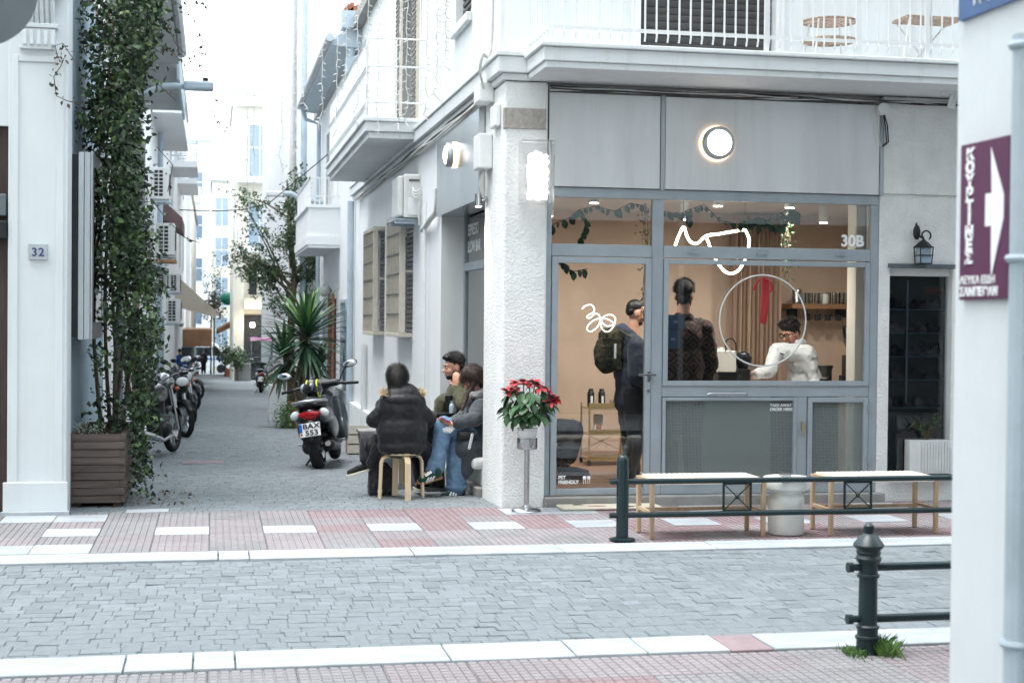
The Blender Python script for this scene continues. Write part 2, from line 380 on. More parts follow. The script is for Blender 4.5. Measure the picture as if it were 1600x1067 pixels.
mat('shutter_dark', rgb(86, 84, 84), .7, var=.12, scale=6, dirt=.2)
mat('cable_white', rgb(208, 208, 204), .6, var=.08, scale=10)
mat('cable_dark', rgb(60, 60, 60), .7, var=.1, scale=10)
mat('dark_wood', rgb(70, 56, 50), .6, var=.2, scale=4, stretch=(6, 6, .5), bump=.2)
mat('ivy_leaf', rgb(66, 92, 56), .42, var=.2, scale=6, island=.45, spec=.5)
mat('ivy_dark', rgb(46, 66, 46), .5, var=.2, scale=6, island=.4, spec=.45)
mat('ivy_brown', rgb(104, 76, 60), .7, var=.2, scale=6, island=.35)
mat('tree_leaf', rgb(82, 108, 70), .5, var=.2, scale=4, island=.4)
mat('tree_leaf_dark', rgb(58, 82, 58), .5, var=.2, scale=4, island=.4)
mat('yucca_leaf', rgb(70, 104, 78), .4, var=.2, scale=3, objvar=.35)
mat('yucca_light', rgb(110, 150, 84), .4, var=.2, scale=3, objvar=.25)
mat('yucca_dry', rgb(140, 120, 92), .7, var=.2, scale=5, objvar=.25)
mat('bract_red', rgb(178, 30, 40), .55, var=.15, scale=12, objvar=.25, sheen=.2)
mat('poin_leaf', rgb(62, 96, 62), .45, var=.18, scale=10, objvar=.3)
mat('pothos_leaf', rgb(62, 92, 66), .45, var=.25, scale=14, objvar=.35)
mat('bark', rgb(112, 98, 84), .85, var=.2, scale=8, stretch=(3, 3, .6), bump=.6, bscale=30)
mat('stem', rgb(96, 84, 66), .8, var=.2, scale=12)
mat('grass_blade', rgb(92, 130, 62), .6, var=.2, scale=8, island=.3)
mat('soil', rgb(70, 58, 50), .95, var=.25, scale=12, bump=.6)
mat('tan_wall', rgb(204, 182, 164), .8, var=.07, scale=1.6, dirt=.10)
mat('cafe_floor', rgb(152, 120, 98), .45, var=.16, scale=2.4, stretch=(.6, 7, 1), objvar=.14)
mat('curtain', rgb(180, 156, 138), .85, var=.07, scale=6, stretch=(4, 4, .3))
mat('shelf_wood', rgb(150, 112, 80), .5, var=.14, scale=4, stretch=(.5, 6, 6))
mat('cafe_white', rgb(226, 222, 214), .5, var=.03, scale=5)
mat('dark_fabric', rgb(34, 36, 42), .9, var=.2, scale=14, sheen=.15)
mat('puffer', rgb(20, 21, 27), .5, var=.2, scale=10, sheen=.1, spec=.35, bump=.35, bscale=22, bdist=.01)
mat('olive', rgb(78, 78, 56), .85, var=.16, scale=10, sheen=.2, bump=.3, bscale=60)
mat('grey_coat', rgb(66, 72, 78), .92, var=.14, scale=14, sheen=.3, bump=.3, bscale=120)
mat('scarf', rgb(128, 128, 132), .95, var=.16, scale=20, sheen=.3, bump=.5, bscale=60)
mat('jeans', rgb(112, 140, 166), .9, var=.16, scale=9, bump=.3, bscale=140, col2=rgb(80, 106, 136))
mat('dark_jeans', rgb(72, 78, 88), .9, var=.16, scale=9, bump=.3, bscale=140)
mat('grey_trousers', rgb(98, 106, 114), .9, var=.14, scale=9)
mat('black_cloth', rgb(22, 22, 26), .85, var=.2, scale=12, sheen=.1)
mat('skin', rgb(206, 160, 138), .55, var=.06, scale=9, col2=rgb(190, 136, 116))
mat('hair_black', rgb(26, 22, 22), .45, var=.3, scale=30, stretch=(6, 6, .6), bump=.6, bscale=60)
mat('hair_brown', rgb(62, 46, 38), .5, var=.3, scale=30, stretch=(6, 6, .6), bump=.6, bscale=60)
mat('fur', rgb(190, 166, 132), .9, var=.2, scale=30, bump=.8, bscale=120)
mat('white_cloth', rgb(222, 224, 226), .85, var=.05, scale=10, bump=.3, bscale=60)
mat('sole', rgb(222, 214, 200), .7, var=.05, scale=10)
mat('gum_sole', rgb(176, 128, 96), .6, var=.08, scale=10)
mat('green_suede', rgb(28, 62, 52), .85, var=.12, scale=14, sheen=.2)
mat('boot', rgb(34, 36, 42), .5, var=.15, scale=12)
mat('camo', rgb(84, 82, 58), .9, var=.5, scale=16, col2=rgb(36, 34, 28), bump=.3)
mat('ribbon', rgb(176, 26, 38), .45, var=.1, scale=10, sheen=.3)
mat('mat_beige', rgb(206, 198, 180), .95, var=.08, scale=12, bump=.5, bscale=160)
mat('pink_canvas', rgb(196, 130, 170), .7, var=.08, scale=6)
mat('awning', rgb(196, 186, 168), .85, var=.06, scale=2)
mat('awning_brown', rgb(150, 112, 84), .85, var=.1, scale=2)
mat('van_white', rgb(228, 232, 236), .3, var=.02, scale=2, coat=.3)
mat('purple', rgb(92, 42, 78), .5, var=.08, scale=6, dirt=.12)
mat('sign_blue', rgb(62, 96, 146), .45, var=.08, scale=6, dirt=.15)
mat('grey_sign', rgb(104, 112, 118), .5, metal=.4, var=.06, scale=4)
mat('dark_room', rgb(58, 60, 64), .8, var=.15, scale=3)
mat('terracotta', rgb(168, 108, 84), .85, var=.12, scale=6)
mat('teal', rgb(20, 120, 104), .5, var=.1, scale=4)
mat('gold_metal', rgb(190, 172, 128), .35, metal=.6, var=.05, scale=8)
flat('red_lens', rgb(176, 20, 28), .15); flat('clear_lens', rgb(214, 218, 220), .12)
flat('plate_white', rgb(228, 230, 228), .45); flat('plate_blue', rgb(24, 84, 170), .45); flat('ink', rgb(24, 24, 28), .6)
flat('mirror', (.82, .85, .88), .04, 1); flat('phone', rgb(20, 20, 24), .15); flat('magenta', rgb(150, 24, 62), .35)
flat('letter_white', rgb(240, 242, 244), .5); flat('letter_blue', rgb(40, 60, 110), .5); flat('yellow', rgb(214, 224, 60), .4)
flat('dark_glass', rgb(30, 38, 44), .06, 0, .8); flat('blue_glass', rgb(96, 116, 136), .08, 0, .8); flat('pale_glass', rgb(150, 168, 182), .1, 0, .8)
flat('orange_ink', rgb(190, 100, 60), .6); flat('coffee', rgb(60, 38, 26), .4)
flat('neon', (1, .93, .8), .5, emit=(1, .86, .66), estr=9.0)
flat('neon_white', (1, 1, 1), .5, emit=(1, .97, .93), estr=1.3)
flat('lamp_disc', (1, 1, 1), .5, emit=(1, .9, .78), estr=2.2)
flat('glow', (1, 1, 1), .5, emit=(1, .95, .86), estr=1.3)
flat('bulb', (1, 1, 1), .5, emit=(1, .84, .62), estr=14.0)
glassmat('shop_glass', (.92, .945, .955), 1.5, 0.0, 1.7)
glassmat('acrylic', (.96, .97, .98), 1.45, .03, 1.0, haze=.12, hcol=(.9, .9, .9))
glassmat('wire_glass', (.62, .68, .69), 1.5, .08, .8, wire=True, haze=.15, hcol=(.5, .57, .57))
glassmat('clear_glass', (.9, .93, .94), 1.45, .02, 1.3)
glassmat('mirror_glass', (.8, .84, .86), 1.5, 0.0, 1.6)
def pattern_cloth():
    """dark jacket with rust coloured diamonds woven in"""
    m = mat('diamond_cloth', rgb(28, 26, 26), .9, var=.2, scale=10, sheen=.15); nt = m.node_tree; L = nt.links; b = nt.nodes['Principled BSDF']
    tc = _nd(nt, 'ShaderNodeTexCoord'); sp = _nd(nt, 'ShaderNodeSeparateXYZ'); L.new(tc.outputs['Object'], sp.inputs[0])
    def tri(out, period):
        a = _nd(nt, 'ShaderNodeMath', operation='PINGPONG'); a.inputs[1].default_value = period; L.new(out, a.inputs[0]); return a.outputs[0]
    ad = _nd(nt, 'ShaderNodeMath', operation='ADD'); L.new(tri(sp.outputs['X'], .075), ad.inputs[0]); L.new(tri(sp.outputs['Z'], .095), ad.inputs[1])
    def band(lo, hi):
        c = _nd(nt, 'ShaderNodeMath', operation='COMPARE'); c.inputs[1].default_value = (lo + hi) / 2; c.inputs[2].default_value = (hi - lo) / 2; L.new(ad.outputs[0], c.inputs[0]); return c.outputs[0]
    old = b.inputs['Base Color'].links[0].from_socket
    for lo, hi, c, k in ((.085, .093, (130, 76, 54), .75), (.040, .046, (150, 92, 60), .8), (.02, .026, (170, 130, 100), .7), (.135, .145, (120, 66, 50), .7)):
        mu = _nd(nt, 'ShaderNodeMath', operation='MULTIPLY'); mu.inputs[1].default_value = k; L.new(band(lo, hi), mu.inputs[0])
        x = _nd(nt, 'ShaderNodeMix', data_type='RGBA'); L.new(mu.outputs[0], x.inputs[0]); L.new(old, x.inputs[6]); x.inputs[7].default_value = rgb(*c); old = x.outputs[2]
    L.new(old, b.inputs['Base Color'])
pattern_cloth()
# ------------------------------------------------------------------ the setting: ground, road, pavements, kerbs, alley
gb = MB()
for (ya, za), (yb, zb) in zip([(-60, -.07), (Y0, -.07), (140, -.07 + gz(140)), (400, -4.2)], [(Y0, -.07), (140, -.07 + gz(140)), (400, -4.2), (900, -4.3)]):
    gb.add([(-300, ya, za), (300, ya, za), (300, yb, zb), (-300, yb, zb)], [(0, 1, 2, 3)])
tag(gb.build('ground', 'alley_sheet'), kind='structure')

KN0, KN1, KF0, KF1 = 7.18, 7.53, 10.37, 10.72
def paver_geo(mb, x0, x1, y0, y1, z, r):
    j = lambda a: r.uniform(-a, a)
    zz = z + j(.002) - (.004 if r.random() < .04 else 0); t1, t2 = j(.0015), j(.0015); e = .004
    q = [(x0, y0), (x1, y0), (x1, y1), (x0, y1)]; ins = [(x0 + e, y0 + e), (x1 - e, y0 + e), (x1 - e, y1 - e), (x0 + e, y1 - e)]
    top = [(p[0], p[1], zz + (t1 if i in (0, 3) else -t1) + (t2 if i < 2 else -t2)) for i, p in enumerate(ins)]
    mid = [(p[0], p[1], top[i][2] - .003) for i, p in enumerate(q)]; bot = [(p[0], p[1], zz - .03) for p in q]
    fs = [(0, 1, 2, 3)] + [(4 + i, 4 + (i + 1) % 4, (i + 1) % 4, i) for i in range(4)] + [(8 + i, 8 + (i + 1) % 4, 4 + (i + 1) % 4, 4 + i) for i in range(4)]
    mb.add(top + mid + bot, fs)
road = tag(MB().box(-40, 60, KN1 - .05, KF0 + .05, -.09, -.011).build('road', 'joint'), kind='structure')
PW, PD, GAP = .118, .123, .0035
r = random.Random(3); rows = int((KF0 - KN1) / PD) + 1; cells = []
for i in range(rows):
    y0 = KN1 + .004 + i * (KF0 - KN1) / rows; y1 = y0 + (KF0 - KN1) / rows - GAP; sh = r.uniform(-.012, .012) + (PW / 2 if i % 2 else 0)
    x0 = -4.6 + sh - r.uniform(0, .1)
    while x0 < 9.4:
        wd = r.choice((.098, .104, .11, .116, .11, .106, .12, .11, .2)) + r.uniform(-.006, .006); gw = r.choice((.0018, .002, .0022, .0025, .003, .005)); e_ = r.choice((0, 0, 0, 0, 0, .004))
        cells.append((x0, x0 + wd - gw, y0 + r.uniform(0, .0015), y1 + .0015 - e_)); x0 += wd
def inview(c):
    x, y = c[0] + .06, c[2] + .06; return abs((x * math.cos(YAW) - y * math.sin(YAW)) / (x * math.sin(YAW) + y * math.cos(YAW))) < .345
own = set(sorted([i for i, c in enumerate(cells) if inview(c)], key=lambda i: cells[i][2] ** 2 + cells[i][0] ** 2)[:300])
rest = MB()
for i, c in enumerate(cells):
    if i in own:
        b = MB(); cx, cyy = (c[0] + c[1]) / 2, (c[2] + c[3]) / 2; paver_geo(b, c[0] - cx, c[1] - cx, c[2] - cyy, c[3] - cyy, 0, r)
        b.build('paver', 'paver', road).location = (cx, cyy, -.004)
    else: paver_geo(rest, *c, -.004, r)
tag(rest.build('paving', 'paver', road), kind='stuff')
# marble kerbs
def kerb(name, y0, y1, seed, cuts):
    root = tag(MB().box(-40, 60, y0 + .02, y1 - .02, -.09, -.02).build(name, 'concrete'), kind='structure')
    for a, b_, m in cuts:
        o = MB().box(a + .004, b_ - .004, y0, y1, -.03, .012).build('kerbstone', m, root, bevel=.006)
        o.rotation_euler = (0, 0, 0); o.location = (0, 0, random.Random(int(a * 100) + seed).uniform(-.002, .003))
    return root
rr = random.Random(5)
def cuts(x, end, lo, hi, fixed=()):
    out = []
    for f in fixed: out.append((x, f, 'marble')); x = f
    while x < end:
        n = x + rr.uniform(lo, hi); out.append((x, n, 'marble')); x = n
    return out
fx = [atz(u, 874).x for u in (341, 390, 652)]
kerb('kerb', KF0, KF1, 1, cuts(-4.0, 9, .7, 1.3, [-2.3] + fx))
nx = [atz(u, 1030).x for u in (197, 302, 367, 703)]
near = cuts(-4.0, 8, .5, .9, [-2.2] + nx + [atz(u, 1005).x for u in (878, 990, 1122, 1192)]); x = near[6 + 1][1] if len(near) > 7 else 2.0
k2 = [c for c in near]
for i, c in enumerate(k2):
    if c[0] < atz(1150, 1000).x < c[1]: k2[i] = (c[0], c[1], 'tile_rose')
kerb('kerb', KN0, KN1, 2, k2)

# ribbed pavement tiles: many small pads on each
TS = .41
def tile_mesh(name, mtl, nx_=8, ny_=7):
    mb = MB(); s = TS - .005; mb.box(-s / 2, s / 2, -s / 2, s / 2, -.03, -.0075)
    for i in range(nx_):
        for j in range(ny_):
            x0 = -s / 2 + s * i / nx_ + .003; x1 = -s / 2 + s * (i + 1) / nx_ - .003; y0 = -s / 2 + s * j / ny_ + .003; y1 = -s / 2 + s * (j + 1) / ny_ - .003; e = .0035
            mb.add([(x0 + e, y0 + e, 0), (x1 - e, y0 + e, 0), (x1 - e, y1 - e, 0), (x0 + e, y1 - e, 0), (x0, y0, -.0076), (x1, y0, -.0076), (x1, y1, -.0076), (x0, y1, -.0076)],
                   [(0, 1, 2, 3), (4, 5, 1, 0), (5, 6, 2, 1), (6, 7, 3, 2), (7, 4, 0, 3)])
    return mb.mesh(name, mtl)
TM = {k: tile_mesh('tile_' + k, m) for k, m in (('p', 'tile_pink'), ('g', 'tile_grey'), ('r', 'tile_rose'))}
TM['w'] = MB().box(-TS / 2 + .003, TS / 2 - .003, -TS / 2 + .003, TS / 2 - .003, -.03, .001).mesh('tile_w', 'marble')
def pave(name, y0, y1, oy, x0, x1, whites, roses, seed):
    root = tag(MB().box(-40, 60, y0, y1, -.09, -.022).build(name, 'tile_bed'), kind='structure'); q = random.Random(seed)
    ny = int((y1 - y0) / TS) + 2; j0 = int(math.floor((y0 - oy) / TS))
    for j in range(j0, j0 + ny):
        cy_ = oy + (j + .5) * TS
        if cy_ - TS / 2 > y1 - .05 or cy_ + TS / 2 < y0 + .05: continue
        for i in range(int(x0 / TS) - 1, int(x1 / TS) + 1):
            cx = .40 + (i + .5) * TS; k = 'p' if q.random() < .55 else 'g'
            if roses(cx, cy_): k = 'r' if q.random() < .62 else 'p'
            if whites(i, j, cx, cy_): k = 'w'
            ya, yb = max(cy_ - TS / 2, y0), min(cy_ + TS / 2, y1)
            o = link('tile', TM[k], root); put(o, (cx, (ya + yb) / 2, q.uniform(-.0015, .0015)), (q.uniform(-.003, .003), q.uniform(-.003, .003), q.choice((0, PI)) if k != 'w' else 0), (1, (yb - ya) / TS, 1))
    return root
pave('pavement', KF1, Y0 + .02, 11.64, -4, 9,
     lambda i, j, x, y: (j == 0 and i % 2 == 0) or (j == 2 and i in (-5, -4, 5, 6)) or (j == -2 and i in (-5, -4)) or (j == 2 and i % 4 == 1 and i > 7),
     lambda x, y: (.7 < x < 2.9 and y > 11.6) or (1.2 < x < 1.7) or (3.3 < x < 6.5), 8)
pave('pavement', 4.2, KN0, 4.31, -3, 7, lambda i, j, x, y: False, lambda x, y: 1.1 < x < 1.9 and y > 6.4, 9)

# alley: blocks laid down the slope, further off a plain sheet
al = MB(); al.add([(-1.6, Y0, -.014), (3.2, Y0, -.014), (3.2, 160, gz(160) - .014), (-1.6, 160, gz(160) - .014)], [(0, 1, 2, 3)])
alley = tag(al.build('alley_paving', 'joint'), kind='structure')
ab = MB(); rows = int((60 - Y0) / PD)
for i in range(rows):
    y0 = Y0 + .03 + i * PD; sh = r.uniform(-.012, .012) + (PW / 2 if i % 2 else 0)
    x0 = -1.3 + sh - r.uniform(0, .1)
    while x0 < 2.8:
        wd = r.choice((.098, .104, .11, .116, .11, .12, .2)) + r.uniform(-.006, .006); paver_geo(ab, x0, x0 + wd - r.choice((.002, .003, .006)), y0, y0 + PD - r.choice((.002, .0025, .006)), gz(y0) - .004, r); x0 += wd
tag(ab.build('paving', 'paver', alley), kind='stuff')
af = MB().add([(-1.6, 60.2, gz(60) - .008), (3.4, 60.2, gz(60) - .008), (3.4, 160, gz(160) - .008), (-1.6, 160, gz(160) - .008)], [(0, 1, 2, 3)])
af.build('far_paving', 'alley_sheet', alley)
MB().add([(-1.2, 62, gz(62) - .004), (3.0, 62, gz(62) - .004), (3.0, 70, gz(70) - .004), (-1.2, 70, gz(70) - .004)], [(0, 1, 2, 3)]).build('marble_strip', 'marble', alley)
MB().box(-.7, -.35, Y0 + .02, Y0 + .2, -.02, .006).build('threshold_stone', 'marble', alley, bevel=.005)
# a red brick repair patch
MB().add([(-.35, 18.8, gz(18.8) + .001), (.15, 18.8, gz(18.8) + .001), (.15, 19.3, gz(19.3) + .001), (-.35, 19.3, gz(19.3) + .001)], [(0, 1, 2, 3)]).build('repair_patch', 'tile_rose', alley)
lr = random.Random(21)
lp = [(lr.uniform(1.4, 2.4), yy, gz(yy) + .004) for yy in [lr.uniform(20, 30) for _ in range(260)]] + [(-.6 + lr.uniform(-.3, .45), yy, gz(yy) + .004) for yy in [lr.uniform(13.4, 15) for _ in range(60)]]
tag(leaf_cloud('fallen_leaves', ['ivy_brown', 'yucca_dry'], lp, None, (.03, .06), .5, .0, 4), 'dry brown fallen leaves along the alley edges', 'leaves', kind='stuff')
# ------------------------------------------------------------------ the corner building with the cafe
def wall_y(mb, x0, x1, y0, y1, z0, z1, ops=(), mi=0):
    xs = sorted({x0, x1} | {a for o in ops for a in o[:2]}); zs = sorted({z0, z1} | {a for o in ops for a in o[2:]})
    for a, b in zip(xs, xs[1:]):
        for c, d in zip(zs, zs[1:]):
            if any(o[0] <= a and b <= o[1] and o[2] <= c and d <= o[3] for o in ops): continue
            mb.box(a, b, y0, y1, c, d, mi)
    return mb
def wall_x(mb, x0, x1, y0, y1, z0, z1, ops=(), mi=0):
    ys = sorted({y0, y1} | {a for o in ops for a in o[:2]}); zs = sorted({z0, z1} | {a for o in ops for a in o[2:]})
    for a, b in zip(ys, ys[1:]):
        for c, d in zip(zs, zs[1:]):
            if any(o[0] <= a and b <= o[1] and o[2] <= c and d <= o[3] for o in ops): continue
            mb.box(x0, x1, a, b, c, d, mi)
    return mb
def weld(o):
    m = o.modifiers.new('weld', 'WELD'); m.merge_threshold = .0005; return o
FY = 13.0
cafe = thing('corner_building', 'white corner building with a cafe on its ground floor and balconies above', 'building', (2.5, FY, 0))
B = lambda *a: MB().box(*a)
B(2.5, 2.89, 12.95, 13.9, -.05, 3.735).build('pillar', 'stucco', cafe, bevel=.02)
B(2.492, 2.87, 12.938, 13.0, 3.32, 3.50).build('stone_plaque', 'stone_plaque', cafe, bevel=.004)
# cornice round the corner
for z0, z1, pr in ((3.74, 3.80, .03), (3.80, 3.94, .075), (3.94, 3.985, .095)):
    B(2.5 - pr, 2.735, 12.95 - pr, 13.02, z0, z1 - .002).build('cornice', 'white_paint', cafe, bevel=.008)
    B(2.5 - pr, 2.62, 13.022, 27.2, z0 + .001, z1 - .003).build('cornice', 'white_paint', cafe, bevel=.008)
# upper storey
up = MB(); wall_y(up, 2.56, 9.5, FY + .03, FY + .33, 3.99, 6.7, [(3.74, 5.02, 4.03, 6.3), (7.2, 8.2, 4.8, 6.3)])
up.build('wall', 'white_paint', cafe)
ua = MB(); wall_x(ua, 2.56, 2.86, FY + .332, 27.2, 3.99, 6.7, [(18.9, 21.0, 4.1, 6.6), (15.1, 16.1, 4.75, 6.2)])
ua.build('wall', 'white_paint', cafe)
B(2.53, 2.73, 13.0, 13.03, 3.99, 6.7).build('corner_pilaster', 'white_paint', cafe)
B(2.4, 9.6, FY - .2, 27.3, 6.7, 6.9).build('roof', 'concrete', cafe)
B(2.7, 9.4, FY + .34, 27.1, 3.62, 3.72).build('floor_slab', 'concrete', cafe)
# ground floor, right of the shop front
gr = MB(); wall_y(gr, 6.05, 9.5, FY, FY + .3, -.05, 2.84, [(6.16, 6.79, .24, 2.18)])
gr.build('wall', 'stucco', cafe)
B(6.07, 9.5, FY - .03, FY + .3, 2.842, 3.735).build('wall', 'stucco', cafe, bevel=.006)
# alley side ground floor
W1 = (19.0, 20.55, 1.42, 2.98); W2 = (22.2, 23.75, 1.40, 2.98)
ga = MB(); wall_x(ga, 2.5, 2.85, 16.6, 27.2, -.6, 3.735, [W1, W2]); ga.build('wall', 'white_fresh', cafe)
B(2.42, 2.498, 16.9, 27.2, -.6, .12).build('plinth', 'white_fresh', cafe, bevel=.01)
# recessed side entrance
B(2.85, 3.0, 13.92, 16.6, 2.9, 3.735).build('wall', 'white_fresh', cafe)
B(2.45, 2.95, 13.92, 16.59, -.45, .06).build('doorstep', 'concrete', cafe, bevel=.01)
for nm, a in (('door_frame', (2.75, 2.81, 13.91, 13.99, .06, 2.9)), ('door_frame', (2.75, 2.81, 15.2, 15.27, .06, 2.9)), ('door_frame', (2.75, 2.81, 16.52, 16.6, .06, 2.9)), ('door_frame', (2.745, 2.815, 13.99, 16.52, 2.17, 2.26)), ('door_frame', (2.745, 2.815, 13.99, 16.52, .06, .16))):
    B(*a).build(nm, 'frame_paint', cafe, bevel=.006)
for y0, y1 in ((13.99, 15.2), (15.27, 16.52)):
    for z0, z1 in ((.16, 2.17), (2.26, 2.9)): B(2.775, 2.781, y0, y1, z0, z1).build('pane', 'shop_glass', cafe)
sg = MB().box(2.44, 2.74, 13.92, 16.6, 2.77, 3.66); sgo = sg.build('metal_fascia', 'brushed_metal', cafe, bevel=.004)
text('ESPRESSO\nSLOW BAR', 'lettering', .17, 'letter_white', cafe, (2.768, 16.42, 2.56), (PI / 2, 0, -PI / 2), depth=.001, bold=.004, lsp=1.1, spacing=.95)
B(2.5, 2.75, 16.3, 16.597, 3.1, 3.2).build('conduit', 'white_fresh', cafe)
# window cages on the alley wall
for n, (y0, y1, z0, z1) in enumerate((W1, W2)):
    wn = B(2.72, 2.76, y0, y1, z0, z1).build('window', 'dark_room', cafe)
    for k in range(24):
        zz = z0 + .03 + k * (z1 - z0 - .05) / 24; B(2.60, 2.64, y0 + .02, y1 - .02, zz, zz + .05).build('slat', 'shutter_grey', wn)
    cg = MB().box(2.33, 2.5, y0 - .01, y0 + .05, z0 - .02, z0 + .03).box(2.33, 2.5, y0 - .01, y0 + .05, z1 - .05, z1).box(2.33, 2.40, y0 - .012, y0 + .05, z0 + .03, z1 - .05)
    cg.box(2.33, 2.40, y1 - .05, y1 + .01, z0 - .02, z1).box(2.33, 2.5, y0 + .05, y1 - .05, z0 - .03, z0 + .02).box(2.325, 2.375, y0 + .05, y1 - .05, z1 - .06, z1)
    cage = cg.build('window_cage', 'beige_metal', cafe, bevel=.006)
    for k in range(13):
        yy = y0 + .07 + k * (y1 - y0 - .14) / 12; MB().bar((2.35, yy, z0), (2.35, yy, z1 - .03), .022, .01).build('bar', 'beige_metal', cage)
    for k in range(1, 6):
        zz = z0 + k * (z1 - z0) / 6; B(2.333, 2.34, y0 + .03, y1 - .03, zz, zz + .02).build('bar', 'shutter_grey', cage)
    B(2.34, 2.5, y0 + .03, y0 + .045, z0 + .8, z0 + .83).build('hinge', 'beige_metal', cage)
# balcony over the street
bs = MB().box(2.7, 9.5, 12.22, 13.025, 3.745, 3.80).box(2.68, 9.52, 12.20, 13.022, 3.80, 3.915).box(2.65, 9.55, 12.17, 13.02, 3.917, 3.955)
bs.build('balcony_slab', 'white_paint', cafe, bevel=.008)
rl = MB().box(2.72, 9.5, 12.235, 12.255, 4.07, 4.10).box(2.72, 9.5, 12.225, 12.265, 4.86, 4.90).box(2.72, 2.74, 12.26, 13.02, 4.07, 4.10).box(2.72, 2.74, 12.26, 13.02, 4.86, 4.90).build('railing', 'white_plastic', cafe)
bal = MB().tube([(0, 0, 0.86), (0, 0, .1), (0, -.012, .05), (0, .01, 0)], .0085, 6).mesh('baluster', 'white_plastic')
for k in range(66): put(link('baluster', bal, rl), (2.76 + k * .1, 12.245, 4.0))
for k in range(7): put(link('baluster', bal, rl), (2.73, 12.33 + k * .1, 4.0), (0, 0, PI / 2))
for x in (4.62, 6.1, 7.6): B(x, x + .035, 12.225, 12.262, 3.955, 4.88).build('post', 'white_plastic', rl)
# shutter door on that balcony
sd = B(3.745, 5.015, 13.16, 13.2, 4.03, 6.3).build('shutter_door', 'shutter_dark', cafe)
for k in range(34): zz = 4.06 + k * .064; MB().obox((4.38, 13.12, zz), (1.24, .014, .062), Matrix.Rotation(R(25), 3, 'X')).build('slat', 'shutter_dark', sd)
for x0, x1 in ((3.66, 3.742), (5.018, 5.10)): B(x0, x1, 13.0, 13.14, 3.99, 6.36).build('door_frame', 'white_plastic', cafe, bevel=.006)
# balcony over the alley
b1 = MB().box(1.86, 2.56, 18.45, 24.6, 3.84, 3.92).box(1.82, 2.56, 18.41, 24.64, 3.921, 4.04).box(1.79, 2.56, 18.38, 24.67, 4.041, 4.09)
b1.build('balcony_slab', 'white_paint', cafe, bevel=.008)
r1 = MB()
for z in (4.28, 4.72, 5.06): r1.cyl((1.84, 18.44, z), (1.84, 24.6, z), .012, n=6).cyl((1.84, 18.44, z), (2.56, 18.44, z), .012, n=6)
r1.cyl((1.84, 18.44, 4.09), (1.84, 18.44, 5.06), .014, n=6).cyl((2.2, 18.44, 4.09), (2.2, 18.44, 5.06), .01, n=6); r1o = r1.build('railing', 'white_plastic', cafe)
B(1.855, 1.868, 18.5, 24.6, 4.14, 5.05).build('balcony_screen', 'white_fresh', r1o)
for y0, y1 in ((18.86, 19.3), (20.6, 21.04)):
    sh = B(2.5, 2.54, y0, y1, 4.1, 6.6).build('shutter', 'beige_metal', cafe)
    for k in range(38): B(2.488, 2.5, y0 + .03, y1 - .03, 4.15 + k * .064, 4.185 + k * .064).build('slat', 'shutter_grey', sh)
B(2.5, 2.56, 15.05, 16.15, 4.66, 4.75).build('window_sill', 'white_paint', cafe, bevel=.006)
ws = B(2.66, 2.7, 15.1, 16.1, 4.75, 6.2).build('window', 'shutter_grey', cafe)
for k in range(20): B(2.635, 2.66, 15.12, 16.08, 4.78 + k * .07, 4.82 + k * .07).build('slat', 'shutter_dark', ws)
B(2.72, 2.76, 18.9, 21.0, 4.1, 6.6).build('balcony_door', 'white_fresh', cafe)
# shop front: fascia panels
for a, b_ in ((2.905, 3.925), (3.975, 6.03)): B(a, b_, FY - .025, FY + .02, 2.83, 3.655).build('fascia_panel', 'panel_metal', cafe, bevel=.003)
B(3.93, 3.97, FY - .03, FY + .02, 2.82, 3.67).build('panel_strip', 'alu', cafe); B(6.032, 6.066, FY - .035, FY + .02, 2.82, 3.67).build('panel_strip', 'alu', cafe)
B(2.905, 6.05, FY + .021, FY + .3, 2.83, 3.735).build('lintel', 'concrete', cafe)
B(2.74, 9.5, FY + .027, FY + .33, 3.738, 3.988).build('beam', 'concrete', cafe)
# shop front: frame
FR = [(2.89, 2.95, 2.74, 2.825), ]
fr = [(2.893, 2.945, .085, 2.735), (3.87, 3.975, .085, 2.735), (5.968, 6.048, .085, 2.735), (2.893, 6.048, 2.737, 2.826), (2.947, 3.868, 2.215, 2.325), (3.977, 5.966, 2.215, 2.325),
      (3.977, 5.966, .965, 1.062), (3.977, 5.966, .085, .19), (5.265, 5.365, .192, .963)]
for a in fr: B(a[0], a[1], FY + .005, FY + .075, a[2], a[3]).build('window_frame', 'frame_paint', cafe, bevel=.006)
def sash(x0, x1, z0, z1, t, name='sash', y=FY - .008):
    s_ = MB().box(x0, x0 + t, y, y + .05, z0, z1).box(x1 - t, x1, y, y + .05, z0, z1).box(x0 + t, x1 - t, y + .001, y + .049, z0, z0 + t).box(x0 + t, x1 - t, y + .001, y + .049, z1 - t, z1)
    return s_.build(name, 'frame_paint', cafe, bevel=.004)
door = sash(2.95, 3.865, .095, 2.21, .055, 'door'); MB().box(3.74, 3.9, FY - .075, FY - .055, 1.155, 1.175).cyl((3.88, FY - .07, 1.165), (3.88, FY, 1.165), .012).box(3.83, 3.862, FY - .012, FY, 1.10, 1.2).build('door_handle', 'steel', door, bevel=.003)
MB().cyl((3.845, FY - .016, 1.02), (3.845, FY, 1.02), .014).build('keyhole', 'steel', door)
win = sash(3.98, 5.962, 1.066, 2.205, .045)
MB().tube([(4.40, FY - .03, .99), (4.42, FY - .05, 1.0), (4.75, FY - .05, 1.0), (4.77, FY - .03, .99)], .011, 8).build('pull_handle', 'steel', win)
for x in (4.2, 4.85, 5.62): B(x, x + .11, FY - .014, FY - .006, 2.262, 2.28).build('hinge', 'alu', win)
lw = sash(3.982, 5.262, .195, .96, .03); rd = sash(5.37, 5.962, .195, .96, .045)
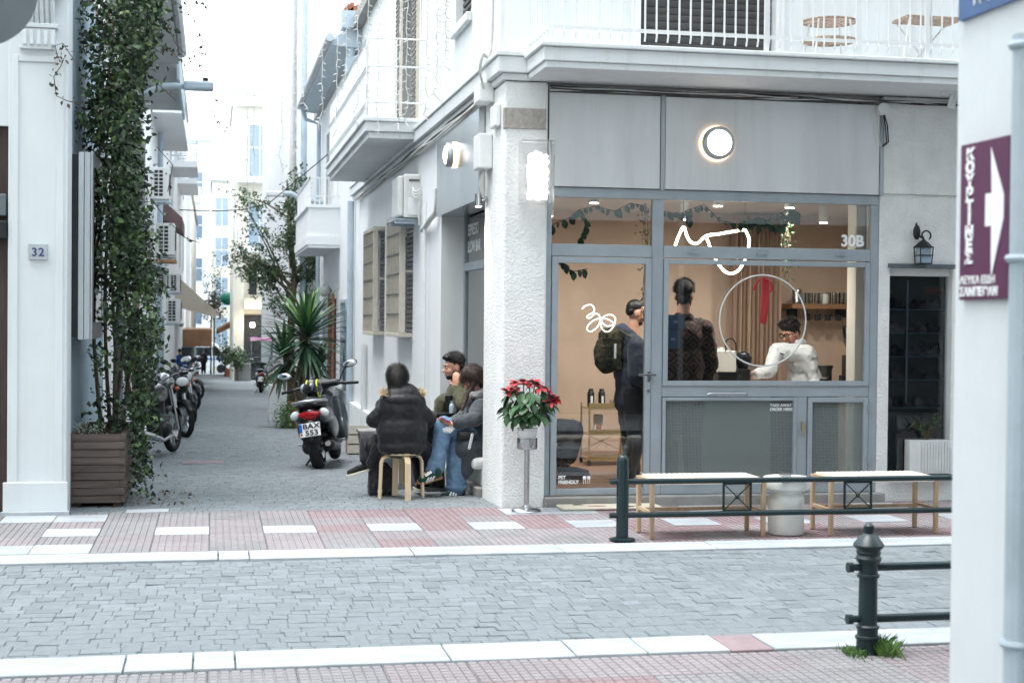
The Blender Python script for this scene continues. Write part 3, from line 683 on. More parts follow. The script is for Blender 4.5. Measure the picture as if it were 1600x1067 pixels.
MB().box(5.31, 5.33, FY - .02, FY, .66, .74).cyl((5.32, FY - .03, .66), (5.32, FY - .03, .60), .008).build('padlock', 'gold_metal', rd)
for z in (.83, .35): B(5.955, 5.985, FY - .016, FY - .008, z, z + .07).build('hinge', 'alu', rd)
for nm, a, m in (('pane', (3.01, 3.81, .15, 2.15), 'shop_glass'), ('pane', (4.025, 5.917, 1.11, 2.16), 'shop_glass'), ('pane', (2.947, 3.868, 2.327, 2.735), 'shop_glass'), ('pane', (3.977, 5.966, 2.327, 2.735), 'shop_glass'),
                 ('pane', (4.012, 5.232, .225, .93), 'wire_glass'), ('pane', (5.415, 5.917, .24, .915), 'wire_glass')):
    B(a[0], a[1], FY + .022, FY + .028, a[2], a[3]).build(nm, m, cafe)
MB().box(2.89, 6.1, FY - .10, FY + .3, -.03, .083).build('doorstep', 'concrete', cafe, bevel=.008)
# lettering on the glass
RX = (PI / 2, 0, 0); GYL = FY + .018
text('30B', 'lettering', .145, 'letter_white', cafe, (5.68, GYL, 2.355), RX, bold=.004, depth=.001)
text('TAKE AWAY\nORDER HERE', 'lettering', .037, 'letter_white', cafe, (5.01, GYL, .875), RX, bold=.0012, depth=.001)
text('PET\nFRIENDLY', 'lettering', .042, 'letter_white', cafe, (3.03, GYL, .235), RX, bold=.002, depth=.001)
for k in (0, 1):
    x = 3.27 + k * .04; pw = MB().ell((x, GYL, .245), (.016, .002, .016)).bar((x - .009, GYL, .24), (x - .009, GYL, .19), .004, .002).bar((x + .009, GYL, .24), (x + .009, GYL, .19), .004, .002)
    pw.build('pet_symbol', 'letter_white', cafe)
# interior of the cafe: floor boards, walls, ceiling
fl = B(2.86, 8.2, 13.31, 17.3, -.02, .07).build('cafe_floor', 'dark_wood', cafe)
for k in range(30):
    y0 = 13.31 + k * .133; B(2.87, 8.18, y0, y0 + .13, .07, .09).build('plank', 'cafe_floor', fl)
B(2.87, 8.3, 17.3, 17.4, 0, 3.0).build('cafe_wall', 'tan_wall', cafe)
B(8.2, 8.3, 13.31, 17.3, 0, 3.0).build('cafe_wall', 'cafe_white', cafe)
B(2.86, 2.96, 16.62, 17.3, 0, 3.0).build('cafe_wall', 'tan_wall', cafe)
B(2.88, 8.2, 13.32, 17.3, 2.93, 3.0).build('cafe_ceiling', 'cafe_white', cafe)
B(5.96, 6.06, 13.302, 13.5, .1, 2.93).build('cafe_column', 'cafe_white', cafe)
B(6.10, 6.86, 13.305, 13.36, .1, 2.93).build('niche_lining', 'cafe_white', cafe)
# vertical pipe and conduit on alley wall
MB().tube([(2.44, 17.5, 3.0), (2.44, 17.5, 1.0), (2.44, 17.5, -.1)], .022, 8).build('drain_pipe', 'white_plastic', cafe)
MB().tube([(2.42, 26.95, 3.7), (2.42, 26.95, -.4)], .06, 10).build('drain_pipe', 'pipe_paint', cafe)
MB().tube([(2.44, 24.6, 1.2), (2.44, 24.6, -.3)], .05, 10).build('drain_pipe', 'white_plastic', cafe)
# ------------------------------------------------------------------ the other buildings
GB = lambda *a: MB().box(*a)
def window(root, axis, pos, a0, a1, z0, z1, glass='blue_glass', fr='white_plastic', t=.06, out=-1, mull=1, rail=True):
    """framed window standing on a wall face; axis 'y' = wall facing -y at y=pos, axis 'x' = wall facing out*x at x=pos"""
    if axis == 'y': bx = lambda p, q, c, d, e, f_: MB().box(p, q, pos - f_, pos - e, c, d)
    else:
        s_ = out; bx = lambda p, q, c, d, e, f_: MB().box(min(pos + s_ * e, pos + s_ * f_), max(pos + s_ * e, pos + s_ * f_), p, q, c, d)
    w_ = bx(a0, a1, z0, z1, .002, .02).build('window', glass, root)
    f = []
    for p in ((a0 - t, a0, z0 - t, z1 + t), (a1, a1 + t, z0 - t, z1 + t), (a0, a1, z1, z1 + t), (a0, a1, z0 - t, z0)): bx(*p, .003, .05).build('frame', fr, w_)
    for k in range(mull): m_ = a0 + (a1 - a0) * (k + 1) / (mull + 1); bx(m_ - t / 3, m_ + t / 3, z0, z1, .021, .04).build('frame', fr, w_)
    if rail: zz = z0 + (z1 - z0) * .55; bx(a0, a1, zz, zz + t * .7, .022, .035).build('frame', fr, w_)
    return w_

# --- left corner building with the fluted pilaster
lb = thing('pilaster_building', 'white corner building with pilaster and number plaque, ivy on its side', 'building', (-1.4, 12.95, 0))
GB(-1.65, -1.18, 12.95, 13.35, -.05, 4.75).build('pilaster', 'pilaster_paint', lb, bevel=.006)
GB(-1.68, -1.165, 12.925, 12.949, -.05, .27).build('pilaster_base', 'pilaster_paint', lb, bevel=.008)
for a in ((-1.62, -1.57), (-1.27, -1.21)): GB(*a, 12.935, 12.949, .27, 3.78).build('raised_border', 'pilaster_paint', lb, bevel=.004)
GB(-1.57, -1.27, 12.936, 12.949, 3.73, 3.78).build('raised_border', 'pilaster_paint', lb, bevel=.004)
cp = MB().box(-1.56, -1.28, 12.90, 12.949, 3.83, 4.0).build('capital', 'pilaster_paint', lb, bevel=.005)
for k in range(5):
    x = -1.535 + k * .055; GB(x, x + .034, 12.88, 12.90, 3.86, 3.98).build('flute', 'pilaster_paint', cp, bevel=.008)
GB(-1.585, -1.255, 12.885, 12.949, 4.003, 4.04).build('capital_band', 'pilaster_paint', lb, bevel=.006)
for k in range(7):
    MB().tube([(-1.55 + k * .0415, 12.93, 4.05), (-1.55 + k * .0415, 12.885, 4.14), (-1.55 + k * .0415, 12.84, 4.28)], .02, 6).build('flute', 'pilaster_paint', cp)
GB(-1.62, -1.22, 12.80, 12.949, 4.28, 4.36).build('capital_band', 'pilaster_paint', lb, bevel=.01)
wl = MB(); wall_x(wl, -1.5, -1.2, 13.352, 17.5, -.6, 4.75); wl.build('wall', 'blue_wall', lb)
GB(-1.5, -1.2, 17.5, 27.0, -.6, 5.6).build('wall', 'far_white', lb)
GB(-9.5, -1.21, 13.36, 17.4, 4.75, 4.85).build('roof', 'concrete', lb); GB(-9.5, -2.95, 12.97, 13.3, -.05, 4.75).build('wall', 'pilaster_paint', lb)
GB(-2.95, -1.652, 12.97, 13.3, 3.2, 4.75).build('wall', 'pilaster_paint', lb)
dr = GB(-2.95, -1.655, 13.10, 13.18, .02, 3.2).build('door', 'dark_glass', lb)
for a in ((-2.95, -2.86, .02, 3.2), (-1.79, -1.655, .02, 3.2), (-2.86, -1.79, 3.08, 3.2), (-2.86, -1.79, .02, .2), (-2.86, -1.79, 1.9, 2.02)): GB(a[0], a[1], 13.03, 13.098, a[2], a[3]).build('door_frame', 'dark_wood', dr, bevel=.008)
GB(-1.79, -1.66, 12.93, 13.03, 2.27, 2.42).build('letter_box', 'dark_metal', dr, bevel=.01); GB(-1.78, -1.665, 12.94, 13.03, 2.46, 2.64).build('letter_box', 'grey_sign', dr, bevel=.01)
GB(-9.5, -1.2, 17.4, 27.0, 5.6, 5.75).build('roof', 'concrete', lb)
GB(-1.69, -1.15, 12.86, 12.93, -.04, .03).build('doorstep', 'marble', lb)
# eave slabs with gutter over the alley
GB(-1.2, -.5, 17.5, 22.6, 5.32, 5.45).build('eave', 'grey_wall', lb); GB(-1.2, -.53, 22.62, 27.4, 5.26, 5.42).build('eave', 'grey_wall', lb)
MB().tube([(-.45, 17.5, 5.42), (-.45, 22.3, 5.42)], .07, 10).build('gutter', 'alu', lb); GB(-.53, -.49, 22.7, 27.4, 5.1, 5.5).build('fascia_board', 'pipe_paint', lb)
MB().tube([(-1.12, 19.2, 5.3), (-1.12, 19.25, 4.4), (-1.1, 19.4, 3.9)], .03, 8).build('drain_pipe', 'cable_white', lb)
MB().tube([(-1.1, 22.8, 4.1), (-1.1, 22.8, -.3)], .05, 8).build('drain_pipe', 'rusty', lb)
MB().tube([(-1.1, 20.5, 5.3), (-1.05, 20.7, 4.4), (-1.12, 20.6, 3.5), (-1.12, 20.6, -.3)], .022, 6).build('cable', 'cable_white', lb)
MB().box(-1.2, -.95, 20.8, 22.2, 2.2, 4.1).build('window_box', 'shutter_grey', lb, bevel=.01)

def block(name, label, x0, x1, y0, y1, z1, mtl, rest=None):
    b = thing(name, label, 'building', ((x0 + x1) / 2, (y0 + y1) / 2, gz(y0)))
    GB(x0, x1, y0, y1, gz(y1) - .6, z1).build('wall', mtl, b); GB(x0 - .12, x1 + .12, y0 - .12, y1 + .12, z1, z1 + .22).build('roof', 'grey_wall', b)
    return b
def balcony(b, x0, x1, y0, y1, z, h=.95, solid=False, face='x'):
    GB(x0, x1, y0, y1, z - .2, z).build('balcony_slab', 'far_white', b)
    if solid:
        GB(x0, x1, y0, y0 + .1, z, z + h).build('parapet', 'far_white', b); GB(x0, x0 + .1, y0 + .1, y1, z, z + h).build('parapet', 'far_white', b)
    else:
        rr_ = MB()
        for k in range(5): zz = z + .15 + k * (h - .15) / 4; rr_.box(x0, x1, y0, y0 + .03, zz, zz + .03)
        rr_.box(x0, x0 + .03, y0, y0 + .03, z, z + h).box(x1 - .03, x1, y0, y0 + .03, z, z + h); rr_.build('railing', 'pale_glass', b)
# --- right side, past the cafe
h2 = block('gutter_house', 'low white house with gutter and small solid balcony, next past the corner building', 2.5, 9, 27.25, 36.6, 6.35, 'far_white')
gz2 = MB().prism([(2.02, 26.6, 6.40), (2.02, 26.6, 6.50), (2.62, 26.6, 6.9), (2.62, 26.6, 6.36)], (0, 9.0, 0)); gz2.build('eave', 'pipe_paint', h2)
MB().tube([(1.99, 26.5, 6.52), (1.99, 35.6, 6.52)], .075, 10).build('gutter', 'alu', h2)
MB().tube([(1.99, 35.2, 6.5), (2.1, 35.3, 6.2), (2.42, 35.4, 6.1), (2.42, 35.4, -.8)], .05, 8).build('drain_pipe', 'pipe_blue', h2)
ch = MB().box(2.2, 2.5, 26.5, 26.9, 6.7, 7.0).tube([(2.38, 26.7, 6.7), (2.38, 26.7, 5.2)], .07, 10).box(2.28, 2.48, 26.55, 26.85, 5.9, 6.2).build('rain_head', 'pipe_blue', h2)
for k in range(5): GB(2.25 + k * .05, 2.31 + k * .05, 26.5, 27.0, 7.0 + .03 * (k % 3), 7.08 + .03 * (k % 3)).build('roof_tile', 'terracotta', h2)
GB(1.86, 2.5, 30.2, 34.8, 3.0, 3.06).build('balcony_slab', 'far_white', h2); GB(1.84, 2.5, 30.18, 34.82, 3.061, 3.24).build('balcony_slab', 'far_white', h2)
GB(1.87, 2.5, 30.21, 30.31, 3.241, 3.80).build('parapet', 'far_white', h2); GB(1.87, 1.97, 30.312, 34.8, 3.241, 3.80).build('parapet', 'far_white', h2)
GB(1.83, 2.5, 30.17, 30.35, 3.801, 3.86).build('parapet_coping', 'white_fresh', h2); GB(1.83, 2.0, 30.352, 34.8, 3.801, 3.86).build('parapet_coping', 'white_fresh', h2)
rl2 = MB().box(1.88, 2.5, 30.24, 30.27, 4.38, 4.41).box(1.88, 1.91, 30.24, 34.8, 4.38, 4.41).box(1.88, 2.5, 30.24, 30.27, 4.02, 4.045).build('railing', 'white_plastic', h2)
for k in range(7): GB(1.9 + k * .09, 1.92 + k * .09, 30.245, 30.265, 3.86, 4.38).build('baluster', 'white_plastic', rl2)
GB(1.9, 1.91, 30.3, 34.8, 3.9, 4.36).build('balcony_screen', 'white_fresh', rl2)
dd = GB(2.46, 2.499, 31.0, 32.2, -.5, 2.0).build('door', 'dark_wood', h2); GB(2.42, 2.46, 30.95, 31.05, -.5, 2.1).build('door_frame', 'terracotta', dd); GB(2.42, 2.46, 32.15, 32.25, -.5, 2.1).build('door_frame', 'terracotta', dd)
window(h2, 'x', 2.5, 28.4, 29.4, .4, 1.9, 'pale_glass', 'pipe_paint', out=-1)
window(h2, 'x', 2.5, 33.2, 34.2, .3, 1.8, 'pale_glass', 'pipe_paint', out=-1); window(h2, 'x', 2.5, 32.4, 33.4, 3.9, 5.6, 'dark_glass', out=-1)
window(h2, 'x', 2.5, 28.2, 29.0, 4.4, 5.4, 'pale_glass', out=-1)
GB(2.40, 2.499, 27.25, 36.6, -1.2, .25).build('plinth', 'grey_wall', h2)
h3 = block('tall_white_block', 'tall white block with dark vertical window strips beyond the gutter house', 2.62, 11, 36.9, 76, 17.5, 'far_white')
for k, yy in enumerate((38.5, 43.8, 49.5, 56.5, 64.5, 72)):
    GB(2.30, 2.62, yy, yy + .35, gz(yy) - .3, 17).build('fin', 'far_white', h3)
    for q in range(5): GB(2.615, 2.619, yy + 1.0, yy + 2.6, 1.0 + q * 3.2, 3.0 + q * 3.2).build('window', 'dark_glass', h3)
    GB(2.5, 2.62, yy + 2.7, yy + 2.95, gz(yy), 16.6).build('window_strip', 'blue_glass', h3)
MB().tube([(2.2, 37.6, 16), (2.2, 37.6, -.9)], .08, 10).build('drain_pipe', 'pipe_blue', h3); MB().tube([(2.15, 41.8, 13), (2.15, 41.8, -.9)], .10, 10).build('drain_pipe', 'cable_white', h3)
h4 = block('cream_building', 'cream building jutting into the alley with railed balconies and a corner column', 1.12, 9, 84, 98, 13.6, 'cream_wall')
GB(1.02, 4, 83.5, 84, 13.0, 13.5).build('eave', 'far_white', h4)
for z in (9.0, 5.2): balcony(h4, 1.3, 3.2, 83.0, 83.99, z)
window(h4, 'y', 84, 1.95, 3.1, 9.2, 12.0, 'pale_glass', t=.1); window(h4, 'y', 84, 1.95, 3.1, 5.4, 7.6, 'pale_glass', t=.1)
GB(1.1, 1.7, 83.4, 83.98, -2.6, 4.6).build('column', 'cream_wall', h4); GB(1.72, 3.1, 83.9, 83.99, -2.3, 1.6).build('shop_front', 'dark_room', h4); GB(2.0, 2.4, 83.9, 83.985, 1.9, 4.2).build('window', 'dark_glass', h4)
MB().tube([(1.15, 83.3, 13), (1.15, 83.3, -2)], .07, 8).build('drain_pipe', 'cable_white', h4)
MB().prism([(1.7, 83.9, 2.7), (1.7, 82.2, 1.9), (1.7, 83.9, 1.9)], (1.5, 0, 0)).build('awning', 'awning', h4)
MB().ell((2.15, 83.0, 1.05), .14).build('lamp_bulb', 'bulb', h4)
h5 = block('far_row_house', 'narrow pale building behind the cream one with brown awning over the alley', 1.7, 10, 99, 116, 11, 'grey_wall')
MB().prism([(.3, 98.6, .6), (1.7, 98.6, 1.4), (1.7, 98.6, 1.0), (.3, 98.6, .3)], (0, 9, 0)).build('awning', 'awning_brown', h5)
for yy in (101, 106, 111):
    for z in (2.4, 5.6, 8.4): window(h5, 'x', 1.7, yy, yy + 1.6, z, z + 1.6, 'blue_glass', out=-1)
GB(1.64, 1.69, 99.5, 104, -2.4, .5).build('shop_front', 'dark_room', h5); MB().ell((1.0, 98.0, 2.6), (.5, .3, .42)).build('hanging_sign', 'teal', h5)
# --- left side, past the ivy
l2 = block('air_conditioned_block', 'white block with a stack of air conditioners on its alley wall', -9, -1.25, 27.6, 46, 8.6, 'far_white')
for z, yy in ((6.4, 31), (3.1, 31)): window(l2, 'x', -1.25, yy, yy + 1.2, z, z + 1.5, 'dark_glass', out=1)
GB(-1.25, -.62, 31.5, 39, 5.75, 5.95).build('balcony_slab', 'far_white', l2); MB().tube([(-1.15, 34.5, 5.7), (-1.15, 34.5, -1)], .06, 8).build('drain_pipe', 'pipe_blue', l2)
mat('maroon', rgb(112, 92, 92), .8); MB().prism([(-1.25, 36, 4.4), (-.7, 36, 3.9), (-.7, 36, 3.6), (-1.25, 36, 3.9)], (0, 3.5, 0)).build('awning', 'maroon', l2)
GB(-1.24, -1.2, 38.6, 39.6, -.9, 1.6).build('door', 'grey_wall', l2)
l3 = block('awning_block', 'pale block with beige awning and brown cafe canopy lower down the alley', -10, -1.35, 47, 80, 11.5, 'far_white')
MB().prism([(-1.35, 57, 3.1), (.15, 57, 1.75), (.15, 57, 1.5), (-1.35, 57, 1.9)], (0, 8, 0)).build('awning', 'awning', l3)
MB().prism([(-1.35, 72, .9), (.0, 72, .9), (.0, 72, .1), (-1.35, 72, .1)], (0, 9, 0)).build('canopy', 'awning_brown', l3)
GB(-1.36, -.9, 70, 79, -2.2, .1).build('shop_front', 'dark_room', l3)
for yy in (49, 55, 63, 70):
    for z in (3.6, 7.0): window(l3, 'x', -1.35, yy, yy + 1.6, z, z + 1.7, 'blue_glass', out=1)
balcony(l3, -1.35, -.5, 50, 54, 6.6); balcony(l3, -1.35, -.6, 60, 66, 6.9)
l4 = block('far_left_block', 'bright white block with grouped windows closing the left of the alley', -12, -.2, 122, 136, 15.2, 'far_white')
for k in range(4):
    for x in (-3.4, -1.9): window(l4, 'y', 122, x, x + 1.1, .8 + k * 3.4, 2.6 + k * 3.4, 'blue_glass', t=.1)
balcony(l4, -4.2, -.9, 121, 121.95, 10.6, solid=True)
l4b = block('far_alley_side_block', 'white block beyond the cafe canopy', -10, -1.15, 81, 112, 8, 'far_white')
for yy in (84, 92, 100): window(l4b, 'x', -1.15, yy, yy + 1.8, 2.5, 4.4, 'blue_glass', out=1)
l5 = block('far_end_block', 'pale block with tall blue windows at the very end of the alley', -.1, 7, 127, 140, 12.5, 'cream_wall')
for k in range(4): window(l5, 'y', 127, .25, 1.25, -1 + k * 3.3, 1.3 + k * 3.3, 'pale_glass', t=.1)
# --- the side of the street the camera stands on, and the neighbours along the street
rb = thing('sign_wall_building', 'white wall with purple arrow sign and pipe at the right edge of the view', 'building', (2.4, 4.4, 0))
GB(2.35, 12, -9, 4.48, -.05, 15).build('wall', 'pilaster_paint', rb); GB(2.25, 12.1, -9.1, 4.6, 15, 15.2).build('roof', 'concrete', rb)
sw = GB(4.2, 11.9, 4.48, 4.56, .25, 3.1).build('shop_window', 'dark_glass', rb)
for x in (4.15, 6.8, 9.5, 11.8): GB(x, x + .08, 4.49, 4.6, .2, 3.15).build('frame', 'alu', sw)
window(rb, 'x', 2.35, -3, -1.6, .9, 2.3, 'dark_glass', out=-1)
PPY = atx(1597, 500, 2.285).y
pp = MB().tube([(2.285, PPY, -.05), (2.285, PPY, 2.5)], .038, 12); pp.build('drain_pipe', 'pipe_paint', rb)
for z in (1.86, .75, 2.47): MB().torus((2.285, PPY, z), .04, .012, (0, 0, 1), 16, 6).build('pipe_clamp', 'pipe_paint', rb)
MB().tube([(2.29, PPY - .12, -.05), (2.29, PPY - .12, 3.4)], .022, 8).build('cable_pipe', 'white_plastic', rb)
ob = thing('opposite_building', 'plain pale building on the camera side of the street', 'building', (-6, 4, 0))
GB(-14, -1.7, -9, 4.3, -.05, 15).build('wall', 'cream_wall', ob); GB(-14.1, -1.6, -9.1, 4.4, 15, 15.2).build('roof', 'concrete', ob)
for x in (-4.2, -7.5): window(ob, 'x', -1.7, x + 2, x + 3.4, 1, 2.4, 'dark_glass', out=1)
for x in (-3.8, -6.4, -9):
    for z in (.3, 4.0, 7.2): GB(x, x + 1.4, 4.3, 4.34, z, z + 2.0).build('window', 'dark_glass', ob)
for x in (3.2, 5.4, 7.6):
    for z in (4.2, 7.4): GB(x, x + 1.3, 4.48, 4.52, z, z + 1.7).build('window', 'dark_glass', rb)
nb = thing('neighbour_building', 'pale building along the street past the cafe', 'building', (14, FY, 0))
GB(9.6, 24, FY, 22, -.05, 11).build('wall', 'cream_wall', nb); GB(9.6, 24.1, FY - .1, 22, 11, 11.2).build('roof', 'concrete', nb)
for x in (10.5, 13.5, 17): window(nb, 'y', FY, x, x + 1.6, .6, 2.4, 'dark_glass'); window(nb, 'y', FY, x, x + 1.4, 4.4, 6, 'dark_glass')

for nm, lab, x0, x1, y0, y1, h in (('street_house', 'unseen pale house farther along the street beyond the pilaster building', -34, -9.7, 13, 24, 13), ('street_house', 'unseen pale house across the street, far to the left', -38, -14.3, -9, 4.2, 15), ('street_house', 'unseen grey house across the street, past the arrow sign wall', 12.3, 38, -9, 4.4, 15), ('street_house', 'unseen grey house at the far right end of the cafe side', 24.2, 46, 13, 24, 13)):  # unseen houses added along the street to block low sky light
    t = thing(nm, lab, 'building', ((x0 + x1) / 2, (y0 + y1) / 2, 0)); GB(x0, x1, y0, y1, -.05, h).build('wall', 'cream_wall' if x0 < 0 else 'grey_wall', t); GB(x0 - .1, x1 + .1, y0 - .1, y1 + .1, h, h + .2).build('roof', 'concrete', t)
    fy = y0 - .03 if y0 > 0 else y1
    for k in range(6):
        for z in (.6, 4.4, 7.8): xx = x0 + 1.5 + k * (x1 - x0 - 3) / 6; GB(xx, xx + 1.4, fy, fy + .03, z, z + 2).build('window', 'dark_glass', t)
# ------------------------------------------------------------------ street furniture and things fixed to walls
def rods(mb, pts, r, n=8): return mb.tube(pts, r, n)
# green railing by the benches
g0 = atz(972, 845)
fence = thing('street_railing', 'dark green tube railing with crossed panels in front of the cafe benches', 'railing', (g0.x, g0.y, 0))
gx, gy = g0.x, g0.y
MB().lathe([(.046, .01), (.046, .60), (.043, .622), (.033, .64), (.015, .65)], (gx, gy, 0), 20).build('post', 'green_enamel', fence, smooth=40)
MB().lathe([(.10, .013), (.10, .019), (.05, .026)], (gx, gy, 0), 24).build('base_plate', 'green_enamel', fence)
for z in (.447, .195): MB().cyl((gx - .10, gy - .005, z), (gx + 4.4, gy - .005, z), .021, n=12).build('rail', 'green_enamel', fence, smooth=40)
for u0, u1 in ((1129, 1174), (1318, 1362)):
    a = at(u0, 770, gy).x; b_ = at(u1, 770, gy).x
    p = MB().box(a, a + .014, gy - .012, gy + .004, .21, .43).box(b_ - .014, b_, gy - .012, gy + .004, .21, .43).box(a + .014, b_ - .014, gy - .011, gy + .003, .212, .224).box(a + .014, b_ - .014, gy - .011, gy + .003, .415, .427)
    p.bar((a + .014, gy - .004, .224), (b_ - .014, gy - .004, .415), .008, .008).bar((a + .014, gy - .004, .415), (b_ - .014, gy - .004, .224), .008, .008)
    po = p.build('cross_panel', 'green_enamel', fence); MB().ell(((a + b_) / 2, gy - .006, .32), (.018, .014, .018)).build('boss', 'green_enamel', po, smooth=180)
MB().lathe([(.046, .01), (.046, .60), (.043, .622), (.033, .64), (.015, .65)], (gx + 4.3, gy, 0), 20).build('post', 'green_enamel', fence, smooth=40)
# near bollard with rails
b0 = atz(1355, 1020)
bol = thing('bollard', 'dark green cast bollard with pointed cap and two rails on the near pavement', 'bollard', (b0.x, b0.y, 0))
prof = [(.056, 0), (.056, .075), (.062, .08), (.062, .092), (.052, .098), (.052, .128), (.058, .132), (.058, .142), (.048, .15), (.046, .385), (.056, .39), (.056, .402), (.047, .408), (.047, .455), (.06, .47), (.066, .485), (.056, .50), (.062, .515), (.058, .525), (.076, .545), (.078, .552), (.045, .598), (.022, .612), (.028, .63), (.026, .648), (.008, .665)]
MB().lathe(prof, (b0.x, b0.y, -.004), 24).build('shaft', 'green_enamel', bol, smooth=35)
for z in (.435, .175):
    MB().cyl((b0.x - .045, b0.y, z), (b0.x - .10, b0.y, z), .018, n=10).cyl((b0.x - .085, b0.y, z), (b0.x - .112, b0.y, z), .026, n=10).build('stub', 'green_enamel', bol, smooth=40)
    MB().cyl((b0.x + .04, b0.y, z), (b0.x + 3, b0.y + .02, z), .021, n=10).build('rail', 'green_enamel', bol, smooth=40)
# benches: woven seat on four round-edged legs
def bench(label, x0, x1, y0, y1):
    t = thing('bench', label, 'bench', ((x0 + x1) / 2, (y0 + y1) / 2, 0), group='cream woven benches outside the cafe')
    H = .465; L = .036
    for x in (x0, x1):
        for y in (y0, y1): MB().box(x - L / 2, x + L / 2, y - L / 2, y + L / 2, 0, H - (.005 if y == y0 else .02)).build('leg', 'bench_wood', t, bevel=.008)
    for y in (y0, y1):
        MB().box(x0 + .018, x1 - .018, y - .012, y + .012, .415, .45).build('seat_rail', 'bench_wood', t); MB().box(x0 + .018, x1 - .018, y - .011, y + .011, .165, .195).build('stretcher', 'bench_wood', t, bevel=.004)
    for x in (x0, x1): MB().box(x - .012, x + .012, y0 + .018, y1 - .018, .416, .449).build('seat_rail', 'bench_wood', t); MB().box(x - .011, x + .011, y0 + .018, y1 - .018, .185, .21).build('stretcher', 'bench_wood', t)
    st = MB(); n = int((x1 - x0 - .05) / .021); m = int((y1 - y0 + .03) / .021)
    for i in range(n):
        for j in range(m):
            cx = x0 + .035 + i * .021; cy_ = y0 - .005 + j * .021; z = .455 + (.005 if (i + j) % 2 else 0)
            st.add([(cx - .0095, cy_ - .011, z), (cx + .0095, cy_ - .011, z), (cx + .0095, cy_ + .011, z), (cx - .0095, cy_ + .011, z), (cx - .0095, cy_ - .011, z - .012), (cx + .0095, cy_ - .011, z - .012), (cx + .0095, cy_ + .011, z - .012), (cx - .0095, cy_ + .011, z - .012)], [(0, 1, 2, 3), (4, 5, 1, 0), (5, 6, 2, 1), (6, 7, 3, 2), (7, 4, 0, 3)])
    tag(st.build('woven_seat', 'cord', t), kind='stuff')
    sk = MB().box(x0 + .02, x1 - .02, y0 - .02, y0 - .013, .413, .452).box(x0 + .02, x1 - .02, y0 - .013, y1 + .013, .438, .446).build('seat_wrap', 'cord', t)
    return t
bench('cream woven bench with oak legs beside the railing post', 3.28, 4.17, 10.95, 11.31)
bench('cream woven bench with oak legs under the side window, past the white drum table', 4.72, 5.60, 10.94, 11.30)
tp = atz(1229, 836, 0)
tb = thing('drum_table', 'white ceramic drum side table standing between the two benches', 'table', (4.40, 11.06, 0))
MB().lathe([(.12, 0), (.135, .012), (.14, .05), (.14, .26), (.136, .30), (.118, .325), (.118, .335), (.15, .345), (.178, .362), (.182, .38), (.182, .435), (.178, .448), (.165, .452)], (4.40, 11.06, 0), 36).build('drum', 'ceramic', tb, smooth=35)
at_ = thing('ashtray', 'small metal ashtray on the white drum table', 'ashtray', (4.39, 11.06, .452))
MB().box(4.35, 4.43, 11.03, 11.09, .4525, .462).box(4.35, 4.356, 11.03, 11.09, .462, .495).box(4.424, 4.43, 11.03, 11.09, .462, .495).box(4.356, 4.424, 11.03, 11.036, .462, .488).box(4.356, 4.424, 11.084, 11.09, .462, .488).build('tray', 'steel', at_)
# flower stand
fp = V((2.66, 12.62, 0))
fs = thing('flower_stand', 'chrome pole stand with round foot holding the poinsettia pot', 'stand', fp)
MB().lathe([(.128, 0), (.130, .012), (.118, .026), (.06, .042), (.03, .055), (.028, .06)], fp, 32).build('foot', 'steel', fs, smooth=40)
MB().cyl(fp + V((0, 0, .05)), fp + V((0, 0, .55)), .022, n=18).build('pole', 'steel', fs, smooth=40)
MB().lathe([(.05, .535), (.082, .54), (.088, .555), (.088, .635), (.084, .636), (.082, .56), (.05, .55)], fp, 28, close=False).build('cup', 'steel', fs, smooth=40)
dm = thing('doormat', 'beige doormat with red and dark print before the cafe door', 'doormat', (3.3, 12.8, 0))
MB().box(2.98, 3.88, 12.62, 12.885, .004, .028).build('pad', 'mat_beige', dm, bevel=.01)
q = random.Random(3)
for (u, v, m, w_) in ((935, 790, 'magenta', .16), (900, 788, 'ink', .1), (985, 791, 'ink', .1)):
    p = atz(u, v, .03)
    for k in range(3): MB().obox((p.x + q.uniform(-.04, .04), min(max(p.y, 12.66), 12.84) + q.uniform(-.02, .02), .0285), (w_ * q.uniform(.4, 1), .022, .002), Matrix.Rotation(q.uniform(-.3, .3), 3, 'Z')).build('printed_mark', m, dm)
# round wall lamps
flat('warm_ring', (1, .8, .6), .5, emit=(1, .62, .34), estr=1.1)
def round_lamp(label, c, ax, r_=.13):
    t = thing('wall_lamp', label, 'lamp', c, group='round bulkhead lamps'); ax = V(ax); rot = ax.to_track_quat('Z', 'Y').to_matrix()
    MB().lathe([(r_ * .9, .0), (r_, .02), (r_, .075), (r_ * .93, .09), (r_ * .78, .092), (r_ * .78, .08)], c, 36, rot=rot, close=False).build('bezel', 'alu', t, smooth=40)
    MB().lathe([(r_ * .79, .075), (r_ * .7, .098), (r_ * .4, .11), (.001, .114)], c, 36, rot=rot, close=False).build('diffuser', 'lamp_disc', t, smooth=180)
    MB().torus(V(c) + V(ax) * .012, r_ * 1.0, .012, ax, 40, 6).build('back_glow', 'warm_ring', t)
    return t
round_lamp('round lit bulkhead lamp on the metal fascia over the window', (4.45, FY - .027, 3.25), (0, -1, 0), .148)
round_lamp('round lit lamp on the metal fascia facing the alley', (2.438, 15.35, 3.33), (-1, 0, 0), .125)
